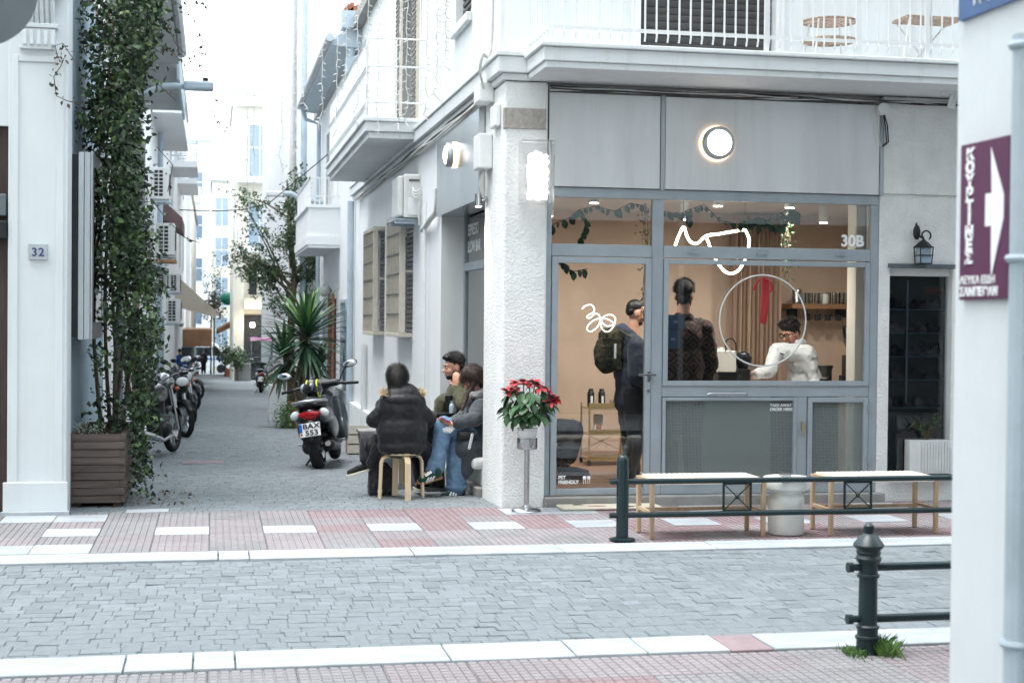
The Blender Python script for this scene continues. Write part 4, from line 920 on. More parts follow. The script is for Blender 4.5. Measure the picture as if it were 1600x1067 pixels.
# glowing acrylic box sign
flat('glow_soft', (1, 1, 1), .4, emit=(1, .95, .88), estr=.42)
ga_ = at(811, 226, 12.85); gb_ = at(861, 322, 12.85)
gs = thing('light_box', 'glowing clear acrylic box lamp mounted on the stucco pillar', 'lamp', (2.78, 12.94, 2.6))
MB().box(2.62, 2.905, 12.74, 12.925, 2.66, 3.205).build('acrylic_case', 'acrylic', gs, bevel=.004)
cr = random.Random(9); tv = []
for k in range(30):
    a = V((cr.uniform(2.68, 2.86), cr.uniform(12.79, 12.88), cr.uniform(2.70, 3.10))); b_ = V((cr.uniform(2.68, 2.86), cr.uniform(12.79, 12.88), cr.uniform(2.70, 3.10))); tv += [a, b_]
MB().tube(tv[:44], .010, 6).build('light_tube', 'glow', gs)
blob('light_core', 'glow_soft', [('b', (2.775, 12.835, 2.89), (.17, .09, .38)), ('e', (2.77, 12.83, 2.92), (.10, .05, .20))], gs, .012, 1, fold=.05, fsize=.035)
MB().box(2.70, 2.86, 12.926, 12.949, 2.8, 3.1).build('back_plate', 'alu', gs)
# small spot on the pillar's alley side
sp_ = thing('spot_light', 'small steel spotlight shining down the alley face of the pillar', 'lamp', (2.45, 13.75, 2.8))
MB().cyl((2.42, 13.78, 2.69), (2.42, 13.78, 2.81), .035, n=16).build('can', 'steel', sp_, smooth=40); MB().cyl((2.42, 13.78, 2.76), (2.5, 13.78, 2.76), .012).cyl((2.485, 13.78, 2.76), (2.499, 13.78, 2.76), .03).build('arm', 'steel', sp_)
MB().cyl((2.42, 13.78, 2.688), (2.42, 13.78, 2.692), .028).build('lens', 'bulb', sp_)
spl = bpy.data.lights.new('spot', 'SPOT'); spl.energy = 14; spl.spot_size = R(70); spl.spot_blend = .6; spl.color = (1, .86, .68); spl.shadow_soft_size = .02
spo = link('spot_beam', spl, sp_); spo.location = (2.42, 13.78, 2.68); spo.rotation_euler = (0, R(-12), 0)
# tilted spot under the balcony
s2 = thing('spot_light', 'white tilted spotlight hung under the balcony at the right', 'lamp', (6.7, 12.6, 3.74)); q0 = at(1493, 140, 12.62); q1 = at(1486, 168, 12.6)
MB().box(q0.x - .14, q0.x + .3, 12.58, 12.62, 3.715, 3.744).build('track', 'white_plastic', s2); MB().cyl((q0.x, 12.6, 3.715), q0, .012).cyl(q0, q1, .036, n=16).build('can', 'white_plastic', s2, smooth=40)
# lantern
ln = thing('wall_lantern', 'black wrought iron wall lantern with scroll above the reflecting window', 'lantern', (6.47, 12.95, 2.2)); lc = at(1443, 396, 12.88); lx, lz = lc.x, 2.20
fr_ = MB()
for dx in (-.055, .055):
    for dy in (-.055, .055): fr_.bar((lx + dx, 12.88 + dy, lz), (lx + dx * 1.15, 12.88 + dy * 1.15, lz + .15), .008, .008)
for z, k in ((lz, 1.0), (lz + .075, 1.07), (lz + .15, 1.15)): fr_.box(lx - .06 * k, lx + .06 * k, 12.88 - .06 * k, 12.88 + .06 * k, z - .004, z + .004)
fr_.build('cage', 'dark_metal', ln); MB().box(lx - .05, lx + .05, 12.83, 12.93, lz + .006, lz + .145).build('glass', 'pale_glass', ln)
MB().lathe([(.10, .152), (.05, .195), (.02, .215), (.008, .23)], (lx, 12.88, lz), 4).build('roof', 'dark_metal', ln)
sc_pts = [(lx, 12.88, lz + .23)] + [(lx + .035 + .045 * math.cos(t), 12.90, lz + .26 + .045 * math.sin(t)) for t in [PI + k * -.5 for k in range(9)]]
MB().tube(sc_pts, .008, 6).ell((lx - .045, 12.93, lz + .29), (.035, .03, .07)).ell((lx - .05, 12.93, lz + .35), (.012, .012, .03)).tube([(lx, 12.88, lz + .23), (lx - .03, 12.92, lz + .26)], .01, 6).build('bracket', 'dark_metal', ln)
# window; its reflected shoe shop is modelled as shelves behind the glass
dw = thing('reflecting_window', 'tall narrow glass window with its reflected shoe shop modelled as shelves of shoes', 'window', (6.47, FY, .24))
B(6.162, 6.788, 13.26, 13.30, .242, 2.178).build('back_panel', 'shutter_grey', dw); B(6.14, 6.81, 12.955, 13.0, 2.16, 2.20).build('lintel_strip', 'grey_sign', dw)
B(6.165, 6.785, 13.05, 13.13, 2.09, 2.16).build('blind_box', 'white_plastic', dw); B(6.14, 6.81, 12.93, 13.25, .215, .2415).build('sill', 'grey_sign', dw)
B(6.168, 6.782, 13.112, 13.118, .245, 2.09).build('pane', 'mirror_glass', dw)
for x0 in (6.162, 6.776): B(x0, x0 + .012, 13.09, 13.14, .243, 2.16).build('frame', 'alu', dw)
B(6.40, 6.415, 13.135, 13.15, .9, 2.05).build('shelf_post', 'alu', dw)
shelves = [.86, 1.12, 1.34, 1.56, 1.78]
sq = random.Random(17)
for z in shelves: B(6.175, 6.775, 13.13, 13.25, z - .008, z).build('shelf', 'pale_glass', dw)
shm = MB().ell((0, 0, .03), (.075, .032, .032)).ell((-.04, 0, .05), (.035, .03, .045)).box(-.075, .085, -.03, .03, 0, .01)
mat('shoe_dark', rgb(120, 112, 116), .5, objvar=.75); mat('shoe_mauve', rgb(190, 160, 168), .6, objvar=.4)
shoe = [shm.mesh('shoe', 'shoe_dark'), shm.mesh('shoe', 'shoe_mauve')]
for zi, z in enumerate(shelves):
    for k in range(5):
        if 6.40 < 6.23 + k * .115 < 6.42: continue
        t = link('shoe', shoe[1 if zi == 0 and sq.random() < .6 else 0]); put(t, (6.235 + k * .115, 13.185 + sq.uniform(-.015, .015), z + .001), (0, 0, sq.choice((0, PI, .35))), sq.uniform(.9, 1.2))
        tag(t, '%s shoe from the left on the %s, standing in for the reflected shop' % (ORD[k], ['crowded lowest shelf', 'second lowest shelf', 'middle shelf', 'second highest shelf', 'top shelf'][zi]), 'shoe', 'shoes standing in for the reflected shop' if zi else 'lowest row of shoes standing in for the reflected shop')
text('ЗНΛΙϽ', 'lettering', .085, 'orange_ink', dw, (6.56, 13.125, 1.93), RX, depth=.001)  # reversed words here and below stand in for reflected shop lettering
text('Ɔυρη', 'lettering', .085, 'ink', dw, (6.52, 13.125, 1.42), RX, depth=.001)
pl = thing('ribbed_planter', 'white ribbed planter on the sill of the reflecting window', 'planter', (6.65, 13.13, .245))
pm = MB(); px0, px1 = 6.38, 6.77; pm.box(px0, px1, 12.985, 13.10, .246, .56)
for k in range(11): x = px0 + .09 + k * .0285; pm.box(x, x + .015, 12.972, 12.985, .25, .555)
pm.build('box', 'white_plastic', pl)
# number plaque and poster case
npq = thing('number_plaque', 'small marble plaque with the number 32 on the pilaster', 'plaque', (-1.41, 12.94, 2.17)); MB().box(-1.485, -1.335, 12.925, 12.948, 2.105, 2.235).build('plate', 'marble', npq, bevel=.003)
text('32', 'lettering', .095, 'letter_blue', npq, (-1.41, 12.924, 2.135), RX, 'CENTER', depth=.001, bold=.002, spacing=1.15)
pc = thing('poster_case', 'grey aluminium poster case on the alley wall before the ivy', 'poster case', (-1.1, 13.9, 1.5))
cx0, cx1 = -1.2, -.985
B(cx0, -1.135, 13.42, 14.52, 1.46, 3.03).build('case_back', 'dark_metal', pc)
for a, b_ in ((-1.133, -1.085), (-1.083, -1.03)): B(a, b_, 13.41, 14.53, 1.44, 3.05).build('case_body', 'alu', pc, bevel=.004)
B(-1.028, -1.012, 13.40, 14.54, 1.44, 3.06).build('case_door', 'alu', pc, bevel=.004)
mat('poster', rgb(120, 112, 116), .3, var=.6, scale=3, col2=rgb(60, 54, 60)); B(-1.0119, -1.008, 13.50, 14.44, 1.60, 2.92).build('poster', 'poster', pc); B(-1.0075, -1.004, 13.49, 14.45, 1.59, 2.93).build('pane', 'clear_glass', pc)
B(-1.012, -1.0, 14.5, 14.56, 1.7, 1.78).build('latch', 'white_plastic', pc)
# signs on the near right wall
ps = thing('arrow_sign', 'purple sign with white vertical Greek lettering and white arrow', 'sign', (2.34, 4.3, 1.75))
y_a, y_b = 4.425, 4.13; B(2.335, 2.348, y_b, y_a, 1.745, 2.235).build('board', 'purple', ps)
SR = (PI / 2, 0, -PI / 2)
for k, c in enumerate('ΚΟΥΡΤΙΝΕΣ'): text(c, 'lettering', .047, 'letter_white', ps, (2.334, 4.365, 2.185 - k * .0405), SR, 'CENTER', depth=.001, bold=.003, xs=1.5)
text('ΛΕΥΚΑ ΕΙΔΗ', 'lettering', .034, 'letter_white', ps, (2.334, 4.42, 1.795), SR, depth=.001, bold=.0008, xs=1.1); text('ΣΑΜΠΕΘΑΝ', 'lettering', .037, 'letter_white', ps, (2.334, 4.42, 1.758), SR, depth=.001, bold=.0015, xs=1.1)
MB().prism([(2.3345, y, z) for y, z in ((4.235, 2.21), (4.155, 2.06), (4.155, 1.99), (4.225, 1.81), (4.228, 1.97), (4.265, 1.97), (4.265, 2.07), (4.228, 2.07))], (-.0015, 0, 0)).build('arrow', 'letter_white', ps)
bsg = thing('street_name_sign', 'blue enamel street name plate high on the near right wall', 'sign', (2.34, 4.25, 2.64)); B(2.334, 2.348, 4.06, 4.455, 2.635, 2.86).build('plate', 'sign_blue', bsg)
text('ΒΡΟ', 'lettering', .06, 'letter_white', bsg, (2.333, 4.36, 2.665), SR, depth=.001, bold=.001)
# round sign seen from behind, top left
rs = thing('round_road_sign', 'grey back of a round road sign in the top left corner', 'road sign', (-1.22, 6.5, 0)); rc = at(-36, -18, 7.0)
MB().cyl((rc.x, 7.0, rc.z), (rc.x, 6.985, rc.z), .26, n=40).build('disc', 'grey_sign', rs); MB().cyl((rc.x - .02, 7.03, -.02), (rc.x - .02, 7.03, rc.z + .2), .03).build('pole', 'grey_sign', rs)
MB().box(rc.x - .1, rc.x + .06, 6.97, 6.984, rc.z - .02, rc.z + .02).build('clamp', 'steel', rs)

# air conditioners
def aircon(label, x0, x1, y0, y1, z0, z1, front, group='air conditioners on the alley walls'):
    t = thing('air_conditioner', label, 'air conditioner', ((x0 + x1) / 2, (y0 + y1) / 2, z0), group=group)
    bdy = MB().box(x0, x1, y0, y1, z0, z1).build('case', 'ac_white', t, bevel=.012)
    nc, nr = 2, 7
    for i in range(nc):
        for j in range(nr):
            xa = x0 + (x1 - x0) * (.18 + i * .27); za = z0 + (z1 - z0) * (.1 + j * .12); MB().box(xa, xa + (x1 - x0) * .21, y0 - .006, y0 - .001, za, za + (z1 - z0) * .085).build('grille_slot', 'black_plastic', bdy)
    fx_ = x1 if front > 0 else x0
    MB().lathe([(.0, .0), (.2, .0), (.22, .012), (.2, .02)], (fx_ + .0 * front, (y0 + y1) / 2 - .05, (z0 + z1) / 2), 20, rot=V((front, 0, 0)).to_track_quat('Z', 'Y').to_matrix(), close=False).build('fan_grille', 'shutter_grey', t)
    MB().box(x0 - .02, x1 + .02, y0 + .03, y0 + .07, z0 - .05, z0 - .012).box(x0 - .02, x1 + .02, y1 - .07, y1 - .03, z0 - .05, z0 - .012).build('bracket', 'pipe_paint', t)
    return t
acs = [('topmost air conditioner on the white block, under a broken frame', 29.5, 236, 264, 262, 311), ('large white air conditioner on a rusty shelf on the left block', 30.5, 243, 273, 349, 398), ('air conditioner directly under the rusty shelf', 31.5, 245, 261, 417, 452), ('small air conditioner beside the beige awning', 38, 264, 281, 428, 457), ('lowest air conditioner on the left alley wall', 36, 259, 282, 467, 505)]
for lab, yy, u0, u1, v0, v1 in acs:
    a = at(u0, v1, yy); b_ = at(u1, v0, yy); aircon(lab, a.x, b_.x, yy, yy + .8, a.z, b_.z, 1)
sh_ = at(240, 405, 30.5); B(-1.25, at(275, 400, 30.5).x, 30.4, 31.4, sh_.z - .06, sh_.z + .0).build('shelf', 'rusty', l2)
# the near unit on the cafe's alley wall, side towards the camera
na = thing('air_conditioner', 'white air conditioner with looping hoses beside the metal fascia', 'air conditioner', (2.3, 18.7, 2.85))
a = at(631, 340, 18.3); b_ = at(671, 273, 18.3); ac = MB().box(a.x, b_.x, 18.3, 19.05, a.z, b_.z).build('case', 'ac_white', na, bevel=.015)
MB().box(a.x + .06, a.x + .19, 18.292, 18.299, b_.z - .09, b_.z - .06).build('handle_recess', 'shutter_grey', ac); MB().box(a.x + .05, a.x + .24, 18.285, 18.299, a.z + .03, a.z + .24).build('valve_cover', 'white_plastic', ac, bevel=.01)
MB().box(a.x - .07, a.x - .002, 18.34, 19.0, a.z + .02, b_.z - .02).build('fan_cowl', 'ac_white', ac, bevel=.02)
q = [(a.x + .1, 18.28, a.z + .3), (a.x + .13, 18.2, a.z + .24), (a.x + .25, 18.2, a.z + .3), (b_.x + .05, 18.22, a.z + .28), (2.47, 18.2, a.z + .12), (2.47, 18.2, a.z - .1)]
for k in range(3): MB().tube(smooth_path([V((p[0], p[1], p[2] + k * .035)) for p in q]), .011, 6).build('hose', 'cable_white', na)
MB().box(a.x - .1, 2.5, 18.36, 18.41, a.z - .07, a.z - .03).box(a.x - .1, 2.5, 18.94, 18.99, a.z - .07, a.z - .03).box(a.x - .1, 2.49, 18.33, 19.02, a.z - .028, a.z - .012).build('bracket', 'pipe_paint', na)
MB().tube(smooth_path([(2.46, 17.9, 2.7), (2.44, 17.4, 2.72), (2.42, 17.0, 2.76), (2.46, 16.75, 2.86), (2.46, 16.65, 3.1)]), .032, 8).build('lagged_pipe', 'cable_white', na)
# junction boxes on the pillar and under the balcony
jb = thing('junction_box', 'white round junction cap with hanging cables over the shop corner', 'junction box', (6.03, 12.93, 3.55)); c_ = at(1379, 171, 12.93)
MB().cyl((c_.x, 12.96, c_.z), (c_.x, 12.90, c_.z), .055, n=20).build('cap', 'white_plastic', jb, smooth=40)
for k, (dx, w_) in enumerate(((-.05, .05), (.03, .04), (.05, .02))): MB().tube([(c_.x + dx * .4, 12.94, c_.z - .04), (c_.x + dx, 12.93, c_.z - .15), (c_.x + dx * .9 + .02, 12.935, c_.z - .3), (c_.x + dx * .3, 12.94, c_.z - .34)], .006, 6).build('cable', 'cable_dark' if k else 'cable_white', jb)
j2 = thing('junction_box', 'white plastic meter boxes stacked on the alley side of the pillar', 'junction box', (2.46, 13.6, 3.1))
for (y0, y1, z0, z1, d) in ((13.45, 13.75, 3.62, 3.80, .14), (13.12, 13.4, 3.36, 3.56, .05), (13.5, 13.8, 3.02, 3.34, .13)): B(2.499 - d, 2.499, y0, y1, z0, z1).build('box', 'white_plastic', j2, bevel=.015)
for k in range(4): MB().tube([(2.44, 13.6 + k * .04, 3.02), (2.42, 13.62 + k * .05, 2.9), (2.45, 13.65 + k * .03, 2.8), (2.47, 13.7, 2.76)], .008, 6).build('cable', 'cable_white', j2)
for k in range(4): MB().tube(smooth_path([(2.44 + k * .012, 13.3 + .05 * k, 6.0), (2.44 + k * .012, 13.3 + .05 * k, 4.2), (2.36 + .01 * k, 13.3 + k * .05, 4.02), (2.34 + .012 * k, 13.34 + k * .05, 3.88), (2.40 + .01 * k, 13.45 + k * .03, 3.74)]), .010, 6).build('cable', 'cable_white', j2)
# cable bundles along facade and alley
cb = thing('cable_bundle', 'bundle of thin cables sagging along under the balcony and cornice', 'cables', (4, 12.96, 3.7)); cq = random.Random(31)
for k in range(6):
    MB().tube([(2.9 + i * .35, 12.955 - .008 * k + cq.uniform(-.008, .008), 3.70 - .012 * (k % 3) + cq.uniform(-.014, .008)) for i in range(13)], .007, 5).build('cable', 'cable_dark' if k % 2 else 'cable_white', cb)
    MB().tube([(2.47 - .012 * k, 13.6 + i * 1.05, 3.70 - .02 * (k % 3) + cq.uniform(-.03, .02)) for i in range(13)], .010, 5).build('cable', 'cable_dark' if k % 3 == 0 else 'cable_white', cb)
# alley street lamps
sl1 = thing('street_lamp', 'grey street lamp on a curved arm above the ivy', 'street lamp', (-1.15, 20.0, 4.3), group='alley street lamps')
LY = 19.2; pts = [at(u, v, LY) for u, v in ((190, 165), (198, 152), (225, 147), (252, 135), (275, 134), (288, 136))]
MB().tube(pts, [.035, .035, .035, .04, .036, .033], 10).build('arm', 'pipe_paint', sl1, smooth=180)
a = at(287, 141, LY); b_ = at(334, 129, LY); MB().box(a.x, b_.x, LY - .1, LY + .1, a.z, b_.z).build('head', 'pipe_paint', sl1, bevel=.03)
MB().cyl((at(321, 130, LY).x, LY, b_.z - .005), (at(321, 130, LY).x, LY, b_.z + .05), .035).build('sensor', 'black_plastic', sl1)
MB().tube([pts[0], V((-1.2, LY, pts[0].z - .1))], .03, 8).build('wall_mount', 'pipe_paint', sl1)
sl2 = thing('street_lamp', 'small street lamp head poking out beside the tree', 'street lamp', (2.5, 36, 4.5), group='alley street lamps'); LY = 34.9
MB().tube([at(u, v, LY) for u, v in ((468, 310), (455, 303), (440, 302))], .06, 8).build('arm', 'pipe_paint', sl2); a = at(416, 307, LY); b_ = at(442, 299, LY); MB().box(a.x, b_.x, LY - .12, LY + .12, a.z, b_.z).build('head', 'white_plastic', sl2, bevel=.03)
MB().tube([at(468, 310, LY), V((2.5, LY, at(468, 310, LY).z - .1))], .06, 8).build('wall_mount', 'pipe_paint', sl2)
gl_ = thing('globe_lamp', 'round white globe lamp beside the brown door', 'lamp', (2.4, 32.2, 2.1)); MB().ell((2.36, 32.3, 2.18), .13).build('globe', 'white_plastic', gl_, smooth=180); MB().cyl((2.36, 32.3, 2.18), (2.5, 32.3, 2.18), .03).build('arm', 'dark_metal', gl_)
# fairy light strings hanging over the alley
flx = [(388, 20, 330), (420, 22, 220), (398, 21, 300), (465, 20, 245), (505, 19, 205), (528, 18.5, 215), (560, 18, 205), (575, 18, 180), (592, 18, 215), (625, 17.5, 215), (637, 17.5, 200), (668, 16.5, 190), (684, 16, 165), (697, 16, 110), (478, 21, 180), (542, 19, 150), (442, 22, 270)]
for k, (u, yy, v1) in enumerate(flx):
    q = random.Random(k + 50); p0 = at(u, -30, yy); p1 = at(u, v1, yy); n = 22; pts = []
    for i in range(n + 1):
        t = i / n; amp = .012 + .05 * max(0, t - .75) * 4; pts.append((p0.x + q.uniform(-amp, amp), yy + q.uniform(-amp, amp), p0.z + (p1.z - p0.z) * t))
    m = MB().tube(pts, .005, 5)
    for i in range(2, n): d = q.choice((-1, 1)); m.tube([pts[i], (pts[i][0] + d * .045, pts[i][1], pts[i][2] - .02)], .005, 4)
    s_ = m.build('fairy_light_string', 'cable_white'); tag(s_, '%s from the left of the unlit fairy light wires hanging over the alley' % ORD[sorted(x[0] for x in flx).index(u)], 'fairy lights', 'fairy light strings over the alley')
ow = MB().tube([at(280, 328, 33), at(330, 330, 33), at(380, 328, 33), at(420, 318, 33), V((2.5, 33, 5.2))], .012, 5).build('overhead_wire', 'cable_dark'); tag(ow, 'thin dark wire strung across the alley', 'wire')
# balcony furniture
mat('beige_rust', rgb(186, 172, 158), .8, var=.35, scale=30, col2=rgb(140, 106, 84))
for nm, u0, u1, v, lab in (('balcony_chair', 1250, 1345, 8, 'round rusty wire seat of a garden chair on the balcony'), ):
    c0 = at((u0 + u1) / 2, v, 12.6); t = thing(nm, lab, 'chair', (c0.x, 12.6, 3.96)); rd_ = .24
    for dz in (0, .17):
        m = MB().torus((c0.x, 12.62, 4.32 - dz), rd_, .009, (0, 0, 1), 28, 6)
        for k in range(-4, 5):
            yv = k * .05; L_ = math.sqrt(max(.001, rd_ ** 2 - yv ** 2)); m.cyl((c0.x - L_, 12.62 + yv, 4.32 - dz), (c0.x + L_, 12.62 + yv, 4.32 - dz), .005, n=5).cyl((c0.x + yv, 12.62 - L_, 4.32 - dz), (c0.x + yv, 12.62 + L_, 4.32 - dz), .005, n=5)
        m.build('seat', 'beige_rust', t)
    for k in range(4): MB().cyl((c0.x + .2 * math.cos(k * PI / 2 + .7), 12.62 + .2 * math.sin(k * PI / 2 + .7), 4.32), (c0.x + .26 * math.cos(k * PI / 2 + .7), 12.62 + .26 * math.sin(k * PI / 2 + .7), 3.957), .009, n=6).build('leg', 'white_plastic', t)
c0 = at(1450, 12, 12.6); t = thing('balcony_table', 'wooden folding table with thin legs on the balcony', 'table', (c0.x, 12.6, 3.96))
for k in range(4): MB().box(c0.x - .27, c0.x + .27, 12.45 + k * .08, 12.52 + k * .08, 4.36, 4.385).build('slat', 'beige_rust', t)
for sx in (-1, 1): MB().tube([(c0.x + sx * .24, 12.47, 4.36), (c0.x + sx * .3, 12.47, 3.957)], .01, 6).build('leg', 'white_plastic', t); MB().tube([(c0.x + sx * .24, 12.74, 4.36), (c0.x - sx * .12, 12.74, 3.957)], .01, 6).build('leg', 'white_plastic', t)
mat('ivy_fresh', rgb(96, 122, 70), .4, var=.2, scale=6, island=.35)
# ------------------------------------------------------------------ plants
# wooden planter of stacked boards
px0, px1, py0, py1 = -1.21, -.74, 13.50, 15.05
wp = thing('wooden_planter', 'dark brown planter of stacked boards at the foot of the ivy', 'planter', ((px0 + px1) / 2, (py0 + py1) / 2, -.03))
bh = .0625; T = .04
for k in range(9):
    z0 = .02 + k * (bh + .0045); z1 = z0 + bh; odd = k % 2; pj = .008 if odd else 0
    B(px0 + (T if odd else .0), px1 - (0 if odd else T), py0 - pj, py0 + T, z0, z1).build('board', 'planter_wood', wp, bevel=.003)
    B(px1 - T, px1 + (0 if odd else .006), py0 + (T + .001 if odd else .012), py1 - .002, z0, z1).build('board', 'planter_wood', wp, bevel=.003)
    B(px0, px0 + T, py0 + (0 if odd else T + .001), py1 - T - .001, z0, z1).build('board', 'planter_wood', wp)
    B(px0 + T + .001, px1 - T - .001, py1 - T, py1, z0, z1).build('board', 'planter_wood', wp)
for x in (px0 + .03, px1 - .1):
    for y in (py0 + .05, py1 - .12): B(x, x + .07, y, y + .07, -.075, .019).build('foot', 'planter_wood', wp)
B(px0 + .045, px1 - .045, py0 + .045, py1 - .045, .40, .56).build('soil', 'soil', wp)
# the ivy: pole, twisting stems, leaves in clumps
iv = thing('climbing_ivy', 'tall ivy climbing the left wall out of the wooden planter', 'ivy', (-.95, 14.6, .5)); q = random.Random(2)
MB().cyl((-.86, 14.75, .5), (-.86, 14.75, 2.9), .034, n=10).build('support_pole', 'pipe_paint', iv)
for k in range(7):
    x, y = -.86 + q.uniform(-.1, .1), 14.75 + q.uniform(-.15, .15); pts = []; ph = q.uniform(0, 6); L_ = q.uniform(3.4, 4.6)
    for i in range(26):
        t = i / 25; a = ph + t * (9 if k < 3 else 3); rr_ = .06 + .16 * t * (k > 2); pts.append((x + rr_ * math.cos(a) - .15 * t, y + rr_ * 1.5 * math.sin(a), .5 + L_ * t))
    MB().tube(pts, [.022 * (1 - .6 * i / 25) for i in range(26)], 6).build('stem', 'bark', iv, smooth=180)
lf = []
nr = np.random.RandomState(4)
outline = [(0, 118, 268), (60, 118, 256), (110, 122, 238), (150, 124, 226), (200, 126, 228), (300, 132, 234), (380, 140, 242), (430, 142, 256), (500, 148, 262), (560, 150, 254), (620, 150, 248), (680, 160, 246), (735, 200, 244)]
def ivy_span(v):
    for (va, la, ra), (vb, lb_, rb_) in zip(outline, outline[1:]):
        if va <= v <= vb: t = (v - va) / (vb - va); return la + (lb_ - la) * t, ra + (rb_ - ra) * t
    return outline[0][1:] if v < 0 else outline[-1][1:]
zs = (.10, 5.1); n = 0
clumps = []
while len(clumps) < 520:
    z = q.uniform(*zs); y = q.uniform(13.55, 15.0); v_ = 489 - (z - 1.68) * 2350 / (y + .0) * 1.02
    l_, r_ = ivy_span(min(735, max(0, v_))); xl = max(-1.17, at(l_, v_, y).x); xr = at(r_ - 20, v_, y).x
    if 1.35 < z < 3.15 and y < 14.6: xl = max(xl, -.93)
    if xr <= xl: continue
    if z < .62 and not (-.72 < xr): continue
    x = q.uniform(xl, xr) if q.random() < .6 else xr - abs(q.gauss(0, .09))
    if z < .62 and x < -.70: continue
    dens = .22 if (z < 1.5 and x < -.72) else (.75 if z < 2.2 else 1)
    if q.random() < dens: clumps.append((x, y, z))
pts = []; brown = []
for c in clumps:
    k = 26; s_ = q.uniform(.05, .13)
    for i in range(k):
        p = (c[0] + q.gauss(0, s_ * .75), c[1] + q.gauss(0, s_), c[2] + q.gauss(0, s_))
        if p[0] < -1.19 or p[2] < .03 or (p[2] < .6 and p[0] < -.73): continue
        if 1.4 < p[2] < 3.1 and p[1] < 14.56 and p[0] < -.985: continue
        pts.append(p)
        if c[2] > 2.6 and c[0] < -.8 and q.random() < .25: brown.append((p[0] - .03, p[1] + .05, p[2] - .02))
leaf_cloud('leaves', ['ivy_leaf', 'ivy_leaf', 'ivy_dark', 'ivy_dark', 'ivy_dark', 'ivy_fresh'], pts, iv, (.03, .085), .62, .35, 5)
leaf_cloud('dry_leaves', ['ivy_brown', 'ivy_dark'], brown, iv, (.04, .07), .4, .5, 6)
# trailing shoots with a few leaves, out over the alley and back over the pilaster
shoots = [[(246, 20), (262, 40), (275, 70), (300, 95), (320, 60)], [(240, 60), (262, 82), (258, 70), (275, 88), (300, 110)], [(225, 110), (245, 130), (275, 158)], [(268, 0), (300, 20), (315, 60), (318, 95), (312, 105)], [(290, 0), (325, 10), (330, 40)], [(330, 140), (332, 175), (345, 195), (352, 205)], [(245, 230), (270, 258), (262, 300)], [(235, 310), (262, 345), (290, 372), (312, 380)], [(112, 150), (90, 158), (82, 70), (100, 68), (110, 80), (95, 100), (82, 125), (88, 158), (105, 165), (130, 165)]]
sp = []
for k, s_ in enumerate(shoots):
    yy = 14.6 if k < 8 else 13.25; P3 = [at(u, v, yy + .05 * i) for i, (u, v) in enumerate(s_)]
    if k == 8: P3 = [at(u, v, 12.86) for u, v in ((118, 98), (98, 68), (86, 72), (90, 90), (100, 92), (95, 104), (84, 120), (88, 150), (105, 158), (128, 163))]
    MB().tube(P3, .004, 5).build('shoot', 'stem', iv)
    for i in range(len(P3) - 1):
        for j in range(7 if k in (0, 1, 3, 4) else 4):
            t = q.random(); p = P3[i].lerp(P3[i + 1], t); sp.append(tuple(p + V((q.gauss(0, .02), q.gauss(0, .02), q.gauss(0, .02)))))
leaf_cloud('shoot_leaves', ['ivy_dark', 'ivy_brown', 'ivy_dark'], sp, iv, (.03, .055), .6, .4, 8)
# pale succulent in the planter
su = thing('succulent', 'small pale green succulent at the front of the wooden planter', 'plant', (-1.08, 13.62, .56))
for k in range(4):
    x, y = -1.12 + k * .055, 13.6 + q.uniform(0, .06); MB().tube([(x, y, .55), (x + .01, y, .62), (x + q.uniform(-.02, .03), y, .66 + .04 * (k % 2))], .007, 5).build('stem', 'stem', su)
mat('pale_leaf', rgb(140, 160, 140), .6, island=.2)
leaf_cloud('leaves', ['pale_leaf'], [(-1.12 + (k % 4) * .055 + q.gauss(0, .022), 13.62 + q.gauss(0, .03), .64 + q.gauss(0, .03)) for k in range(160)], su, (.02, .035), .5, -.3, 3)

# yucca: every sword leaf its own piece
YX, YY = 1.68, 28.3
yu = thing('yucca', 'large spiky yucca with sword leaves in the alley behind the scooter', 'yucca', (YX, YY, gz(YY)))
def sword(name, mtl):
    mb = MB(); vs = []; fs = []; n = 5
    for i in range(n + 1):
        t = i / n; ww = .032 * (1 - t) ** .6 * (.7 + .6 * min(1, t * 4)); z = -.22 * t ** 2.4; vs += [(t, -ww, z + ww * .5), (t, 0, z), (t, ww, z + ww * .5)]
    for i in range(n): a = i * 3; fs += [(a, a + 3, a + 4, a + 1), (a + 1, a + 4, a + 5, a + 2)]
    mb.add(vs, fs); return mb.mesh(name, mtl)
SW = [sword('leaf', 'yucca_leaf'), sword('leaf', 'yucca_light'), sword('leaf', 'yucca_dry')]
MB().tube([(YX, YY, gz(YY)), (YX + .02, YY, .5), (YX, YY, 1.35)], [.12, .10, .08], 10).build('trunk', 'bark', yu)
MB().tube([(YX - .05, YY, .1), (YX - .28, YY + .1, .6), (YX - .34, YY + .1, 1.0)], [.08, .07, .06], 8).build('trunk', 'bark', yu)
for (hx, hy, hz, cnt, ln_) in ((YX + .05, YY, 1.45, 130, 1.0), (YX - .36, YY + .1, 1.05, 70, .72), (YX + .3, YY + .15, .8, 40, .6)):
    for k in range(cnt):
        t = k / cnt; el = R(82) - t * R(150) + q.uniform(-.12, .12); az = k * 2.39996 + q.uniform(-.2, .2); m = SW[1] if t < .2 and q.random() < .7 else (SW[2] if t > .9 else SW[0])
        o = link('leaf', m, yu); put(o, (hx + .05 * math.cos(az), hy + .05 * math.sin(az), hz - .45 * t), (0, -el, az), (ln_ * q.uniform(.8, 1.15) * (.8 + .3 * math.sin(PI * t)), 1.3, ln_ * (1 if el > 0 else .3)))
MB().lathe([(.20, 0), (.27, .42), (.29, .44), (.29, .48), (.24, .48), (.23, .42)], (YX, YY, gz(YY)), 20, close=False).build('pot', 'terracotta', yu)
sb = thing('low_shrub', 'small bright green shrub at the foot of the yucca', 'shrub', (YX - .32, YY - .6, gz(YY)))
